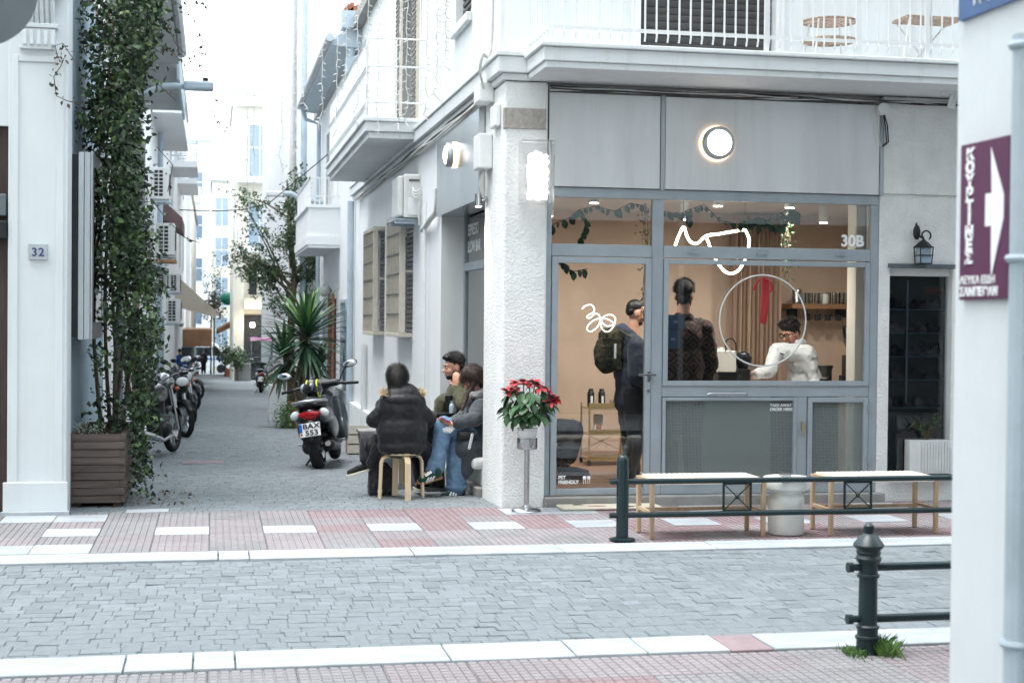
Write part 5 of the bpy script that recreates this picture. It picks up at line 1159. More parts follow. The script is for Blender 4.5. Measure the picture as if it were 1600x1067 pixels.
pts = [(YX - .33 + q.gauss(0, .1), YY - .5 + q.gauss(0, .1), gz(YY) + abs(q.gauss(.2, .16))) for _ in range(1500)]
leaf_cloud('crown', ['grass_blade', 'tree_leaf'], pts, sb, (.03, .06), .4, -.1, 9); MB().cyl((YX - .33, YY - .5, gz(YY) - .02), (YX - .33, YY - .5, gz(YY) + .25), .02).build('stem', 'stem', sb)
wp2 = thing('white_planter_box', 'tall white planter box left of the yucca', 'planter', (1.36, 30.5, gz(30.5)))
a = at(420, 640, 31); b_ = at(448, 600, 31); B(a.x, b_.x, 31, 31.5, gz(31) - .02, b_.z).build('box', 'white_plastic', wp2, bevel=.02); B(a.x + .03, b_.x - .03, 31.03, 31.47, b_.z - .04, b_.z + .004).build('soil', 'soil', wp2)
leaf_cloud('leaves', ['tree_leaf', 'yucca_dry'], [((a.x + b_.x) / 2 + q.gauss(0, .14), 31.25 + q.gauss(0, .12), b_.z + abs(q.gauss(.1, .12))) for _ in range(500)], wp2, (.04, .08), .4, 0, 12)

# the tree by the small balcony
TX, TY = 1.95, 37.6
tr = thing('alley_tree', 'loose green tree beside the small balcony, above the yucca', 'tree', (TX, TY, gz(TY)))
MB().tube([(TX, TY, gz(TY)), (TX - .05, TY, 1.2), (TX + .05, TY, 2.6), (TX - .1, TY, 4.0), (TX - .15, TY, 5.0)], [.11, .09, .07, .05, .02], 8).build('trunk', 'bark', tr, smooth=180)
ends = []
for k in range(22):
    z = q.uniform(1.7, 4.7); az = q.uniform(0, 2 * PI); L_ = q.uniform(.5, 1.25); e = V((TX - .05 + math.cos(az) * L_ - .25, TY + math.sin(az) * L_, z + q.uniform(.1, .7)))
    if k < 4: e = V((q.uniform(.5, .8), TY, q.choice((2.7, 3.2, 4.4))))
    s_ = V((TX - .05, TY, z - .2)); MB().tube([s_, s_.lerp(e, .5) + V((0, 0, .12)), e], [.03, .02, .006], 6).build('branch', 'bark', tr); ends.append((s_, e))
pts = []
for s_, e in ends:
    for j in range(11):
        c = s_.lerp(e, q.uniform(.25, 1.05)) + V((q.gauss(0, .12), q.gauss(0, .12), q.gauss(0, .12))); sz = q.uniform(.05, .14)
        for i in range(30): pts.append((c.x + q.gauss(0, sz), c.y + q.gauss(0, sz), c.z + q.gauss(0, sz * .8)))
leaf_cloud('crown', ['tree_leaf', 'tree_leaf_dark', 'tree_leaf'], pts, tr, (.06, .11), .5, .3, 14)
# far greenery in front of the cream building and the alley's end
for k, (u, v, yy, rx, rz, m, lab) in enumerate(((352, 555, 98, .7, .9, 'tree_leaf_dark', 'dark potted bushes in front of the cream building column'), (335, 455, 112, 1.1, 2.4, 'tree_leaf', 'green tree top at the far end of the alley'), (330, 480, 108, .9, 1.2, 'ivy_brown', 'reddish brown shrub hanging over the far canopy'), (372, 560, 80, .5, .5, 'tree_leaf', 'green bush beside the pink canopied moped'))):
    c = at(u, v, yy); t = thing('far_bush', lab, 'bush', (c.x, yy, c.z - rz)); pts = []
    for j in range(40):
        cc = (c.x + q.gauss(0, rx * .4), yy + q.gauss(0, rx * .4), c.z + q.gauss(0, rz * .42))
        for i in range(16): pts.append((cc[0] + q.gauss(0, .16), cc[1] + q.gauss(0, .16), cc[2] + q.gauss(0, .16)))
    leaf_cloud('crown', [m, 'tree_leaf_dark'], pts, t, (.12, .22), .55, .2, 20 + k); MB().cyl((c.x, yy, gz(yy)), (c.x, yy, c.z), .06, n=7).build('trunk', 'bark', t)
fp_ = thing('concrete_planter', 'pale concrete planter beside the cream building column', 'planter', (1.6, 80.5, gz(80))); a = at(366, 594, 80.2); b_ = at(392, 568, 80.2); B(a.x, b_.x, 80.2, 81, gz(81), b_.z).build('box', 'concrete', fp_)
f2 = thing('terracotta_planter', 'small terracotta planter under the dark bushes', 'planter', (.6, 97, gz(97))); a = at(352, 588, 97); b_ = at(364, 576, 97); B(a.x, b_.x, 96.8, 97.6, gz(97) - .1, b_.z).build('box', 'terracotta', f2)

# poinsettia in its pot
po = thing('poinsettia', 'red poinsettia in a white pot on the chrome stand', 'poinsettia', fp + V((0, 0, .56)))
MB().lathe([(.055, .562), (.076, .66), (.086, .662), (.088, .722), (.08, .722), (.074, .66)], fp, 28, close=False).build('pot', 'white_plastic', po, smooth=40); MB().cyl(fp + V((0, 0, .68)), fp + V((0, 0, .705)), .074).build('soil', 'soil', po)
PL = leafmesh('leaf', 'poin_leaf', .62, .12, -.25); PR = leafmesh('bract', 'bract_red', .56, .1, -.28)
heads = [(-.18, -.02, 1.03), (-.13, -.06, 1.07), (-.05, -.05, 1.11), (.02, .0, 1.12), (.10, -.05, 1.07), (.16, -.02, 1.05), (.21, -.03, .98), (.17, -.08, .95), (-.09, .07, 1.09), (.08, .08, 1.10), (.23, .03, .99)]
for hx, hy, hz in heads:
    MB().tube([fp + V((hx * .12, hy * .12, .69)), fp + V((hx * .5, hy * .5, .88)), fp + V((hx, hy, hz))], .005, 5).build('stem', 'stem', po)
    for j in range(11):
        az = j * 2.4 + hx * 9; el = R(q.uniform(-25, 40)); o = link('bract', PR, po); put(o, fp + V((hx, hy, hz + q.uniform(-.01, .012))), (q.uniform(-.3, .3), -el, az), q.uniform(.065, .11))
for k in range(105):
    az = k * 2.39996; t = k / 105; z = .80 + .24 * t; rad = .03 + .15 * math.sin(PI * (.2 + .6 * t)) * q.uniform(.6, 1.1); el = R(q.uniform(-65, -5)); o = link('leaf', PL, po)
    put(o, fp + V((math.cos(az) * rad, math.sin(az) * rad * .8, z + q.uniform(-.03, .03))), (q.uniform(-.4, .4), -el, az + q.uniform(-.4, .4)), q.uniform(.085, .135))
# plant in the display planter
dp = thing('leafy_plant', 'glossy leafy plant growing from the ribbed planter', 'plant', (6.6, 13.12, .55)); 
for k in range(9):
    az = q.uniform(0, 6.28); e = V((6.58 + math.cos(az) * .16, 13.03 + math.sin(az) * .04, .66 + q.uniform(.0, .18))); MB().tube([(6.58, 13.04, .555), (6.58 + math.cos(az) * .06, 13.03, .64), e], .005, 5).build('stem', 'stem', dp)
    for j in range(7):
        o = link('leaf', PL, dp); p = V((6.58, 13.04, .6)).lerp(e, .4 + j * .1); put(o, p, (0, q.uniform(-.6, .5), q.uniform(0, 6.28)), (q.uniform(.06, .09), .03, .06))
# pothos garlands behind the upper panes
PH = leafmesh('leaf', 'pothos_leaf', .75, .1, -.2)
gar = [[(862, 352), (890, 340), (905, 328), (930, 322), (960, 330), (985, 318), (1010, 322)], [(905, 330), (915, 350), (905, 380)], [(1035, 330), (1060, 335), (1075, 328), (1100, 320), (1125, 345), (1160, 350), (1185, 340), (1200, 345), (1235, 325), (1250, 335)], [(1160, 345), (1185, 352), (1215, 355), (1232, 335), (1245, 340)], [(862, 400), (880, 410), (893, 425), (918, 420)], [(1075, 330), (1078, 345)]]
vt = []
for gi, g in enumerate(gar):
    yy = 13.22; t = thing('pothos_vine', ['trailing pothos behind the pane over the door', 'pothos shoot hanging from the vine over the door', 'trailing pothos behind the long upper pane', 'lower pothos strand behind the long upper pane', 'short pothos shoot behind the door glass', 'tiny pothos offshoot at the left of the long pane'][gi], 'vine', at(*g[0], yy))
    P3 = [at(u, v, yy) for u, v in g]; MB().tube(P3, .004, 5).build('stem', 'pothos_leaf', t)
    nl = max(2, int(len(g) * 2.6))
    for k in range(nl):
        f = k / nl * (len(P3) - 1); i = int(f); p = P3[i].lerp(P3[min(i + 1, len(P3) - 1)], f - i)
        o = link('leaf', PH, t); put(o, p, (q.uniform(-.3, .3) + PI / 2, R(q.uniform(30, 100)), q.uniform(-.5, .5)), q.uniform(.05, .10))
for (u, v0, v1, lab) in ((1008, 318, 500, 'thin dried hanging plant beside the door pane'), (1230, 335, 440, 'thin hanging trailing plant near the shelf')):
    yy = 13.9; t = thing('hanging_plant', lab, 'plant', at(u, v0, yy)); pts = []
    for s_ in range(4): MB().tube([at(u + q.uniform(-5, 5), v0 + (v1 - v0) * i / 6, yy) for i in range(7)], .003, 4).build('stem', 'stem', t)
    for k in range(150): p = at(u + q.gauss(0, 6), q.uniform(v0, v1), yy + q.gauss(0, .03)); pts.append(tuple(p))
    leaf_cloud('leaves', ['ivy_dark', 'pothos_leaf'], pts, t, (.02, .045), .6, .5, int(u))
# grass tuft at the bollard
gt = []
for k in range(420):
    s_ = 1 if k % 3 else -1; x = b0.x + s_ * q.uniform(.03, .13); y = b0.y + q.gauss(-.02, .05); L_ = q.uniform(.02, .095 if s_ > 0 else .045); a = q.gauss(0, .5); gt.append((x, y, L_, a, q.gauss(0, .4)))
gm = MB()
for x, y, L_, a, c in gt: gm.add([(x - .003, y, .0), (x + .003, y, .0), (x + math.sin(a) * L_ * .5, y + c * L_ * .4, L_ * .7), (x + math.sin(a) * L_, y + c * L_, L_)], [(0, 1, 2), (0, 2, 3)])
tag(gm.build('grass', 'grass_blade'), 'tufts of green grass growing round the near bollard', 'grass', kind='stuff')
# ------------------------------------------------------------------ vehicles (built in their own frame: +Y is forward)
def wheel(root, y, r_, w_, z=None, rimm='alu', spokes=5):
    z = r_ if z is None else z
    wh = MB().torus((0, y, z), r_ - w_, w_, (1, 0, 0), 36, 12).build('wheel', 'rubber', root, smooth=180, local=True)
    rm = MB().lathe([(r_ - 2 * w_ + .012, -w_ * .7), (r_ - 2 * w_ + .02, -w_ * .3), (r_ - 2 * w_ + .02, w_ * .3), (r_ - 2 * w_ + .012, w_ * .7)], (0, y, z), 32, rot=V((1, 0, 0)).to_track_quat('Z', 'Y').to_matrix(), close=False).cyl((-.06, y, z), (.06, y, z), .045)
    for k in range(spokes):
        a = 2 * PI * k / spokes; rm.bar((0, y + .03 * math.cos(a), z + .03 * math.sin(a)), (0, y + (r_ - 2 * w_ + .02) * math.cos(a), z + (r_ - 2 * w_ + .02) * math.sin(a)), .03, .035, up=V((1, 0, 0)))
    rm.build('rim', rimm, wh, local=True)
    MB().lathe([(.03, 0), (.10, 0), (.10, .004), (.03, .004)], (.055, y, z), 24, rot=V((1, 0, 0)).to_track_quat('Z', 'Y').to_matrix(), close=False).build('brake_disc', 'steel', wh, local=True)
    return wh
def mirror_part(root, base, head, m='black_plastic', tilt=0):
    mm = MB().tube([base, V(base).lerp(V(head), .5) + V((0, .0, .03)), head], .008, 6).build('mirror', m, root, local=True)
    MB().ell(head, (.085, .022, .05), Matrix.Rotation(tilt, 3, 'Y')).build('mirror_shell', m, mm, smooth=180, local=True)
    MB().ell(V(head) + V((0, -.012, 0)), (.076, .014, .042), Matrix.Rotation(tilt, 3, 'Y')).build('mirror_glass', 'mirror', mm, smooth=180, local=True)
def scooter(label, loc, rz, lean, body='bike_grey', plate=('BAX', '553'), group=None, helmet=False, canopy=False):
    t = thing('scooter', label, 'scooter', loc, 0, group); t.rotation_euler = (0, lean, rz); WM[t] = Matrix.Translation(V(loc)) @ t.rotation_euler.to_matrix().to_4x4()
    Lc = dict(local=True)
    wheel(t, -.62, .235, .058); wheel(t, .68, .235, .05)
    # swing arm, engine and exhaust
    blob('engine', 'dark_metal', [('c', (-.08, -.55, .26), .07, (-.09, -.2, .30), .10), ('c', (.0, -.2, .28), .12, (0, .0, .30), .10), ('e', (-.12, -.42, .28), (.05, .16, .09))], t, .016, 2, local=True)
    ex = blob('exhaust', 'black_plastic', [('c', (.14, -.72, .30), .065, (.14, -.30, .24), .06), ('c', (.14, -.3, .24), .03, (.06, .0, .2), .025)], t, .014, 2, local=True)
    MB().cyl((.14, -.795, .315), (.14, -.76, .31), .03).build('exhaust_tip', 'steel', ex, local=True)
    # tail bodywork, side panels, floor, leg shield
    blob('tail_body', body, [('c', (0, -.70, .70), .085, (0, -.25, .60), .14), ('e', (-.10, -.48, .66), (.09, .30, .12)), ('e', (.10, -.48, .66), (.09, .30, .12)), ('e', (.15, -.30, .50), (.05, .24, .15)), ('e', (-.15, -.30, .50), (.05, .24, .15)), ('c', (0, -.72, .68), .05, (0, -.76, .60), .04)], t, .014, 6, local=True)
    blob('floorboard', 'black_plastic', [('b', (0, .12, .27), (.30, .42, .07)), ('e', (0, -.1, .38), (.15, .12, .14))], t, .014, 3, local=True)
    blob('leg_shield', body, [('c', (0, .36, .34), .12, (0, .46, .84), .11), ('e', (-.14, .40, .58), (.09, .06, .28)), ('e', (.14, .40, .58), (.09, .06, .28)), ('e', (.17, .36, .40), (.05, .09, .16)), ('e', (-.17, .36, .40), (.05, .09, .16))], t, .014, 6, local=True)
    blob('front_fender', 'black_plastic', [('e', (0, .68, .34), (.075, .26, .17)), ('c', (0, .6, .4), .05, (0, .45, .8), .05)], t, .014, 4, local=True)
    blob('seat', 'seat_vinyl', [('c', (0, -.70, .84), .075, (0, -.3, .80), .11), ('e', (-.07, -.5, .81), (.08, .28, .06)), ('e', (.07, -.5, .81), (.08, .28, .06)), ('c', (0, -.3, .80), .10, (0, -.05, .78), .085)], t, .014, 6, local=True)
    MB().tube([(-.14, -.45, .83), (-.16, -.68, .85), (-.09, -.79, .86), (0, -.82, .865), (.09, -.79, .86), (.16, -.68, .85), (.14, -.45, .83)], .022, 8).build('grab_rail', 'bike_silver', t, smooth=180, local=True)
    tl = blob('tail_light', 'red_lens', [('e', (0, -.775, .70), (.12, .03, .045)), ('e', (0, -.77, .66), (.07, .03, .03))], t, .009, 3, local=True)
    for s_ in (-1, 1): MB().ell((s_ * .145, -.75, .705), (.045, .035, .06), Matrix.Rotation(s_ * -.5, 3, 'Y')).build('indicator', 'clear_lens', t, smooth=180, local=True)
    blob('rear_mudguard', 'black_plastic', [('c', (0, -.80, .58), .06, (0, -.86, .40), .05), ('b', (0, -.845, .45), (.19, .015, .22)), ('b', (0, -.83, .30), (.16, .015, .14))], t, .012, 3, local=True)
    tilt = Matrix.Rotation(R(-14), 3, 'X')
    pl_ = MB().obox((0, -.885, .52), (.205, .006, .17), tilt).build('number_plate', 'plate_white', t, local=True, bevel=.004)
    MB().obox((-.088, -.8895, .548), (.028, .002, .105), tilt).build('plate_band', 'plate_blue', pl_, local=True); MB().obox((-.085, -.9035, .468), (.02, .002, .02), tilt).build('plate_stamp', 'red_lens', pl_, local=True)
    rx = (PI / 2 - R(14), 0, 0)
    if plate: text(plate[0], 'plate_letters', .088, 'ink', pl_, (.016, -.8905, .537), rx, 'CENTER', depth=.001, bold=.0015, local=True); text(plate[1], 'plate_letters', .088, 'ink', pl_, (.016, -.9095, .455), rx, 'CENTER', depth=.001, bold=.0015, local=True)
    # handlebar, dash, screen
    hb = blob('handlebar', 'black_plastic', [('c', (-.30, .30, .99), .02, (-.16, .36, 1.02), .026), ('c', (.30, .30, .99), .02, (.16, .36, 1.02), .026), ('c', (-.16, .36, 1.02), .05, (.16, .36, 1.02), .05), ('e', (0, .42, 1.02), (.14, .10, .07)), ('c', (0, .44, .8), .06, (0, .4, 1.0), .06)], t, .012, 4, local=True)
    for s_ in (-1, 1):
        MB().cyl((s_ * .28, .305, .992), (s_ * .40, .26, .98), .019, n=10).build('grip', 'rubber', hb, local=True)
        MB().tube([(s_ * .24, .36, 1.0), (s_ * .40, .34, .985)], .007, 5).build('brake_lever', 'steel', hb, local=True)
    mirror_part(t, (-.2, .37, 1.04), (-.36, .35, 1.19), tilt=.2); mirror_part(t, (.2, .37, 1.04), (.33, .35, 1.24), tilt=-.2)
    MB().ell((0, .52, .96), (.13, .06, .10)).build('headlight', 'clear_lens', t, smooth=180, local=True)
    MB().tube([(-.05, -.2, .24), (-.2, -.25, .02), (-.24, -.25, .0)], .012, 6).build('kickstand', 'dark_metal', t, local=True)
    for s_ in (-1, 1): MB().cyl((s_ * .16, -.2, .30), (s_ * .24, -.22, .31), .014, n=8).build('foot_peg', 'alu', t, local=True)
    if canopy:
        MB().rings([[(x, y, 1.95 + .10 * math.cos(x * 2.6) - .12 * ((y - .1) / .7) ** 2 + dz) for x, y in ((-.38, .62), (.38, .62), (.40, .2), (.40, -.3), (.38, -.62), (-.38, -.62), (-.40, -.3), (-.40, .2))] for dz in (0, .015)]).build('canopy', 'pink_canvas', t, smooth=40, local=True)
        cf = MB()
        for s_ in (-1, 1): cf.tube([(s_ * .34, .55, .75), (s_ * .37, .62, 1.4), (s_ * .38, .6, 1.93)], .014, 6).tube([(s_ * .38, .6, 1.93), (s_ * .38, -.6, 1.85), (s_ * .36, -.7, 1.3), (s_ * .2, -.75, .9)], .014, 6)
        cf.build('canopy_frame', 'dark_metal', t, local=True)
        MB().box(-.34, .34, .60, .606, .8, 1.92).build('windscreen', 'clear_glass', t, local=True)
        for s_ in (-1, 1): MB().box(s_ * .375 - .003, s_ * .375 + .003, -.3, .58, 1.3, 1.9).build('side_curtain', 'clear_glass', t, local=True)
    return t
sc1 = scooter('dark grey scooter with white number plate parked in the alley', (1.40, 18.45, gz(18.45)), R(-13), R(-9))
sc1.scale = (1.2, 1.0, .95)
hl = thing('crash_helmet', 'black helmet with yellow stripes resting on the scooter seat', 'helmet', (1.42, 17.9, .9)); hl.rotation_euler = (0, R(-9), R(-13)); WM[hl] = Matrix.Translation((1.42, 17.9, .9))
Wm = Matrix.Translation(V((1.40, 18.45, gz(18.45)))) @ sc1.rotation_euler.to_matrix().to_4x4(); hc = Wm @ V((.0, -.30, .94)); hl.location = hc; WM[hl] = Matrix.Translation(hc)
MB().ell((0, 0, 0), (.125, .15, .115)).build('shell', 'bike_black', hl, smooth=180, local=True)
for x in (-.05, .07): MB().torus((x, 0, 0), .119 - abs(x) * .2, .012, (1, 0, 0), 28, 6).build('stripe', 'yellow', hl, smooth=180, local=True)
MB().ell((-.10, .02, .02), (.05, .09, .06)).build('visor', 'pale_glass', hl, smooth=180, local=True)
scooter('black moped under a pink canopy parked far down the alley', (1.78, 55.5, gz(55.5)), R(-4), 0, 'bike_black', None, canopy=True)
MB().obox((1.78, 54.57, gz(55) + .52), (.2, .006, .17), Matrix.Identity(3))
def motorcycle(label, loc, rz, lean=0, body='bike_black', fair=True, group='motorcycles parked along the left wall'):
    t = thing('motorcycle', label, 'motorcycle', loc, 0, group); t.rotation_euler = (0, lean, rz); WM[t] = Matrix.Translation(V(loc)) @ t.rotation_euler.to_matrix().to_4x4()
    wheel(t, -.66, .30, .05, spokes=9); wheel(t, .70, .30, .045, spokes=9)
    for s_ in (-1, 1):
        fk = MB().cyl((s_ * .085, .70, .30), (s_ * .085, .50, .92), .024, n=10).build('fork', 'steel', t, smooth=40, local=True)
        sh = MB().cyl((s_ * .11, -.60, .36), (s_ * .10, -.42, .70), .022, n=8)
        for k in range(9): f = .25 + k * .07; sh.torus((s_ * (.11 - .01 * f), -.60 + .18 * f, .36 + .34 * f), .034, .007, (0, .45, .88), 12, 5)
        sh.build('shock_absorber', 'steel', t, local=True)
    blob('tank', body, [('c', (0, .30, .80), .12, (0, -.02, .78), .12), ('e', (0, .18, .84), (.14, .22, .11))], t, .016, 4, local=True)
    blob('seat', 'seat_vinyl', [('c', (0, -.05, .78), .09, (0, -.62, .82), .08), ('e', (0, -.35, .77), (.13, .32, .07))], t, .016, 4, local=True)
    blob('tail_body', body, [('c', (0, -.4, .72), .09, (0, -.82, .78), .05), ('e', (0, -.5, .66), (.13, .2, .1))], t, .016, 4, local=True)
    blob('engine', 'dark_metal', [('b', (0, .10, .40), (.26, .36, .26)), ('c', (0, .2, .5), .1, (0, .25, .68), .09), ('c', (.14, .05, .36), .09, (.14, .1, .36), .09), ('c', (-.14, .05, .36), .09, (-.14, .1, .36), .09)], t, .018, 2, local=True)
    fr_ = MB().tube([(0, .5, .92), (0, .3, .62), (0, .1, .25), (0, -.2, .25), (0, -.3, .6), (0, -.7, .74)], .022, 8).tube([(-.1, -.2, .3), (-.1, -.66, .30)], .02, 8).tube([(.1, -.2, .3), (.1, -.66, .30)], .02, 8).build('frame', 'dark_metal', t, local=True)
    MB().tube([(.12, .3, .4), (.15, .3, .25), (.16, -.1, .22), (.17, -.5, .30), (.17, -.86, .36)], [.022, .022, .03, .05, .052], 12).build('exhaust', 'steel', t, smooth=50, local=True)
    for y, rr_, a0, a1 in ((-.66, .335, 20, 150), (.70, .33, 30, 170)):
        m = MB(); L0 = []
        for k in range(10):
            a = R(a0 + (a1 - a0) * k / 9); L0.append([(x, y + (rr_ + (0 if abs(x) < .05 else -.03)) * math.cos(a), .30 + (rr_ + (0 if abs(x) < .05 else -.03)) * math.sin(a)) for x in (-.07, -.04, .04, .07, .04, -.04)])
        m.rings(L0).build('fender', 'black_plastic', t, smooth=60, local=True)
    MB().tube([(-.36, .36, 1.06), (-.2, .44, 1.06), (0, .5, .98), (.2, .44, 1.06), (.36, .36, 1.06)], .014, 8).build('handlebar', 'steel', t, smooth=180, local=True)
    for s_ in (-1, 1):
        MB().cyl((s_ * .27, .405, 1.06), (s_ * .39, .345, 1.06), .02, n=10).build('grip', 'rubber', t, local=True); mirror_part(t, (s_ * .22, .44, 1.07), (s_ * .36, .42, 1.24), tilt=s_ * -.2)
        MB().ell((s_ * .14, .62, .86), (.03, .04, .025)).build('indicator', 'orange_ink', t, smooth=180, local=True)
    if fair:
        blob('fairing', body, [('e', (0, .58, .95), (.16, .12, .15)), ('e', (-.1, .52, .82), (.08, .14, .12)), ('e', (.1, .52, .82), (.08, .14, .12)), ('c', (0, .6, 1.0), .1, (0, .5, 1.12), .07)], t, .015, 5, local=True)
        MB().ell((0, .70, .92), (.115, .04, .075)).build('headlight', 'clear_lens', t, smooth=180, local=True)
    else:
        MB().ell((0, .62, .95), (.10, .09, .10)).build('headlight', 'bike_silver', t, smooth=180, local=True); MB().ell((0, .685, .95), (.085, .03, .085)).build('headlight_lens', 'clear_lens', t, smooth=180, local=True)
    MB().ell((0, -.87, .78), (.07, .03, .035)).build('tail_light', 'red_lens', t, smooth=180, local=True)
    MB().obox((0, -.93, .58), (.19, .005, .15), Matrix.Rotation(R(-20), 3, 'X')).build('number_plate', 'plate_white', t, local=True)
    MB().tube([(-.06, .0, .2), (-.2, .02, .0)], .012, 6).build('kickstand', 'dark_metal', t, local=True)
    return t
motorcycle('black motorcycle half hidden by the ivy, rear wheel and exhaust towards us', (-.72, 20.1, gz(20.1)), R(-18), R(-4), 'bike_black', False)
motorcycle('black motorcycle with grey helmet and pale headlight facing us', (-.74, 25.6, gz(25.6)), R(180 + 28), R(4), 'bike_black', True)
hm = thing('crash_helmet', 'grey open helmet hanging on the black motorcycle', 'helmet', (-1.0, 24.9, .75)); 
p_ = at(251, 597, 24.9); hm.location = p_; WM[hm] = Matrix.Translation(p_); MB().ell((0, 0, 0), (.15, .17, .15)).build('shell', 'bike_silver', hm, smooth=180, local=True); MB().ell((.05, -.07, -.02), (.10, .11, .085)).build('visor', 'bike_black', hm, smooth=180, local=True)
motorcycle('silver motorcycle standing behind the black one', (-.62, 30.2, gz(30.2)), R(180 + 20), R(4), 'bike_silver', False)
motorcycle('dark motorcycle farther down the left wall', (-.75, 38.5, gz(38.5)), R(180 + 30), R(4), 'bike_grey', False)
motorcycle('small dark motorcycle outside the far canopy', (-.85, 47, gz(47)), R(180 + 40), R(4), 'bike_black', True)
# white van crossing at the far end
vn = thing('parked_van', 'white van with dark windows across the far end of the alley', 'van', (-1.0, 119.5, gz(119)))
vz = gz(119); prof = [(-4.2, .45), (-4.2, 1.9), (-4.0, 2.35), (-.2, 2.4), (.35, 2.25), (1.05, 1.35), (1.55, 1.15), (1.65, .45)]
MB().prism([(x, 118.6, vz + z) for x, z in prof], (0, 1.9, 0)).build('body', 'van_white', vn, bevel=.06)
for a, b_ in ((-1.35, -.1), (-3.2, -1.6)): MB().box(a, b_, 118.57, 118.6, vz + 1.35, vz + 2.0).build('window', 'dark_glass', vn)
MB().prism([(.05, 118.575, vz + 1.35), (.9, 118.575, vz + 1.35), (.38, 118.575, vz + 2.05), (.05, 118.575, vz + 2.05)], (0, .024, 0)).build('window', 'dark_glass', vn)
MB().box(-4.15, 1.5, 118.58, 118.6, vz + 1.05, vz + 1.14).build('stripe', 'plate_blue', vn)
for x in (-3.1, .7): MB().cyl((x, 118.55, vz + .34), (x, 118.8, vz + .34), .34, n=24).build('wheel', 'rubber', vn)
MB().box(1.5, 1.66, 118.7, 119.0, vz + .8, vz + 1.0).build('headlight', 'clear_lens', vn)
# ------------------------------------------------------------------ people
def head_prims(c, fwd, up=V((0, 0, 1)), s=1.0):
    """skull, jaw, nose, ears; c = centre of the skull"""
    f = V(fwd).normalized(); u = (V(up) - f * V(up).dot(f)).normalized(); sd = f.cross(u); rot = Matrix((sd, f, u)).transposed(); c = V(c)
    L = lambda x, y, z: c + rot @ V((x * s, y * s, z * s))
    return [('e', L(0, -.01, .025), (.074 * s, .094 * s, .092 * s), rot), ('e', L(0, .022, -.045), (.058 * s, .066 * s, .072 * s), rot), ('e', L(0, .055, -.085), (.036 * s, .03 * s, .026 * s), rot),
            ('c', L(0, .085, .005), .011 * s, L(0, .108, -.03), .015 * s), ('e', L(0, .082, .03), (.05 * s, .018 * s, .014 * s), rot), ('e', L(0, .078, -.062), (.026 * s, .02 * s, .012 * s), rot),
            ('e', L(-.076, -.012, -.015), (.012 * s, .024 * s, .034 * s), rot), ('e', L(.076, -.012, -.015), (.012 * s, .024 * s, .034 * s), rot), ('e', L(-.035, .06, -.03), (.03 * s, .03 * s, .03 * s), rot), ('e', L(.035, .06, -.03), (.03 * s, .03 * s, .03 * s), rot)], L, rot
def hand_prims(wr, d, n, side, curl=.5, s=1.0):
    """palm and five separate bent fingers; d along the hand, n out of the palm, side +1/-1 where the thumb leaves"""
    d = V(d).normalized(); n = (V(n) - d * V(n).dot(d)).normalized(); t = d.cross(n) * side; wr = V(wr)
    rot = Matrix((t, d, n)).transposed(); out = [('c', wr - d * .02, .026 * s, wr + d * .01, .026 * s), ('e', wr + d * .05 * s, (.04 * s, .052 * s, .017 * s), rot)]
    for i, l in enumerate((.036, .042, .040, .031)):
        b = wr + d * .088 * s + t * (.030 - i * .0205) * s; a1 = curl * .7; a2 = curl * 1.7
        k1 = b + (d * math.cos(a1) + n * math.sin(a1)) * l * s; k2 = k1 + (d * math.cos(a2) + n * math.sin(a2)) * l * .95 * s
        out += [('c', b, .0095 * s, k1, .009 * s), ('c', k1, .009 * s, k2, .0075 * s)]
    b = wr + d * .028 * s + t * .034 * s; k1 = b + (d * .62 + t * .7 + n * .25).normalized() * .04 * s; k2 = k1 + (d * .85 + t * .15 + n * .45).normalized() * .032 * s
    return out + [('c', b, .013 * s, k1, .011 * s), ('c', k1, .0105 * s, k2, .0085 * s)]
def face_bits(root, L, rot, brow='hair_black'):
    for s_ in (-1, 1):
        MB().ell(L(s_ * .031, .0835, .012), (.013, .008, .0075), rot, 10).build('eye', 'letter_white', root, smooth=180); MB().ell(L(s_ * .031, .0905, .012), (.006, .004, .0065), rot, 8).build('iris', 'ink', root)
        MB().ell(L(s_ * .032, .091, .033), (.021, .007, .0055), rot, 8).build('eyebrow', brow, root)
    MB().ell(L(0, .0945, -.062), (.022, .006, .006), rot, 10).build('lips', 'lip', root, smooth=180)
mat('lip', rgb(176, 106, 98), .5)
def strands(root, L, rot, mtl, n=1600, length=.05, fall=.6, rad=(.087, .103, .097), cen=(0, -.02, .045), puff=.4, seed=1, low=-.35):
    """fine hair strips over the skull so that the outline is not a smooth cap"""
    q_ = random.Random(seed); mb = MB(); k = 0
    while k < n:
        d = V((q_.gauss(0, 1), q_.gauss(0, 1), q_.gauss(0, 1))).normalized()
        if d.z < low or (d.y > .45 and d.z < .35): continue
        k += 1; p = V((cen[0] + d.x * rad[0], cen[1] + d.y * rad[1], cen[2] + d.z * rad[2])); tang = (V((d.x * .3, -.5, -fall)) - d * V((d.x * .3, -.5, -fall)).dot(d)).normalized()
        dv = (tang + d * q_.uniform(.02, puff) + V((q_.gauss(0, .75 * puff), q_.gauss(0, .75 * puff), q_.gauss(0, .75 * puff)))).normalized(); ln = length * q_.uniform(.6, 1.3); sd = dv.cross(d).normalized() * .0016
        a = p; b = p + dv * ln * .5; c = b + (dv + V((0, 0, -.5 * fall))).normalized() * ln * .5
        mb.add([L(*(a - sd)), L(*(a + sd)), L(*(b + sd)), L(*(b - sd)), L(*c)], [(0, 1, 2, 3), (3, 2, 4)])
    return mb.build('hair_strands', mtl, root)
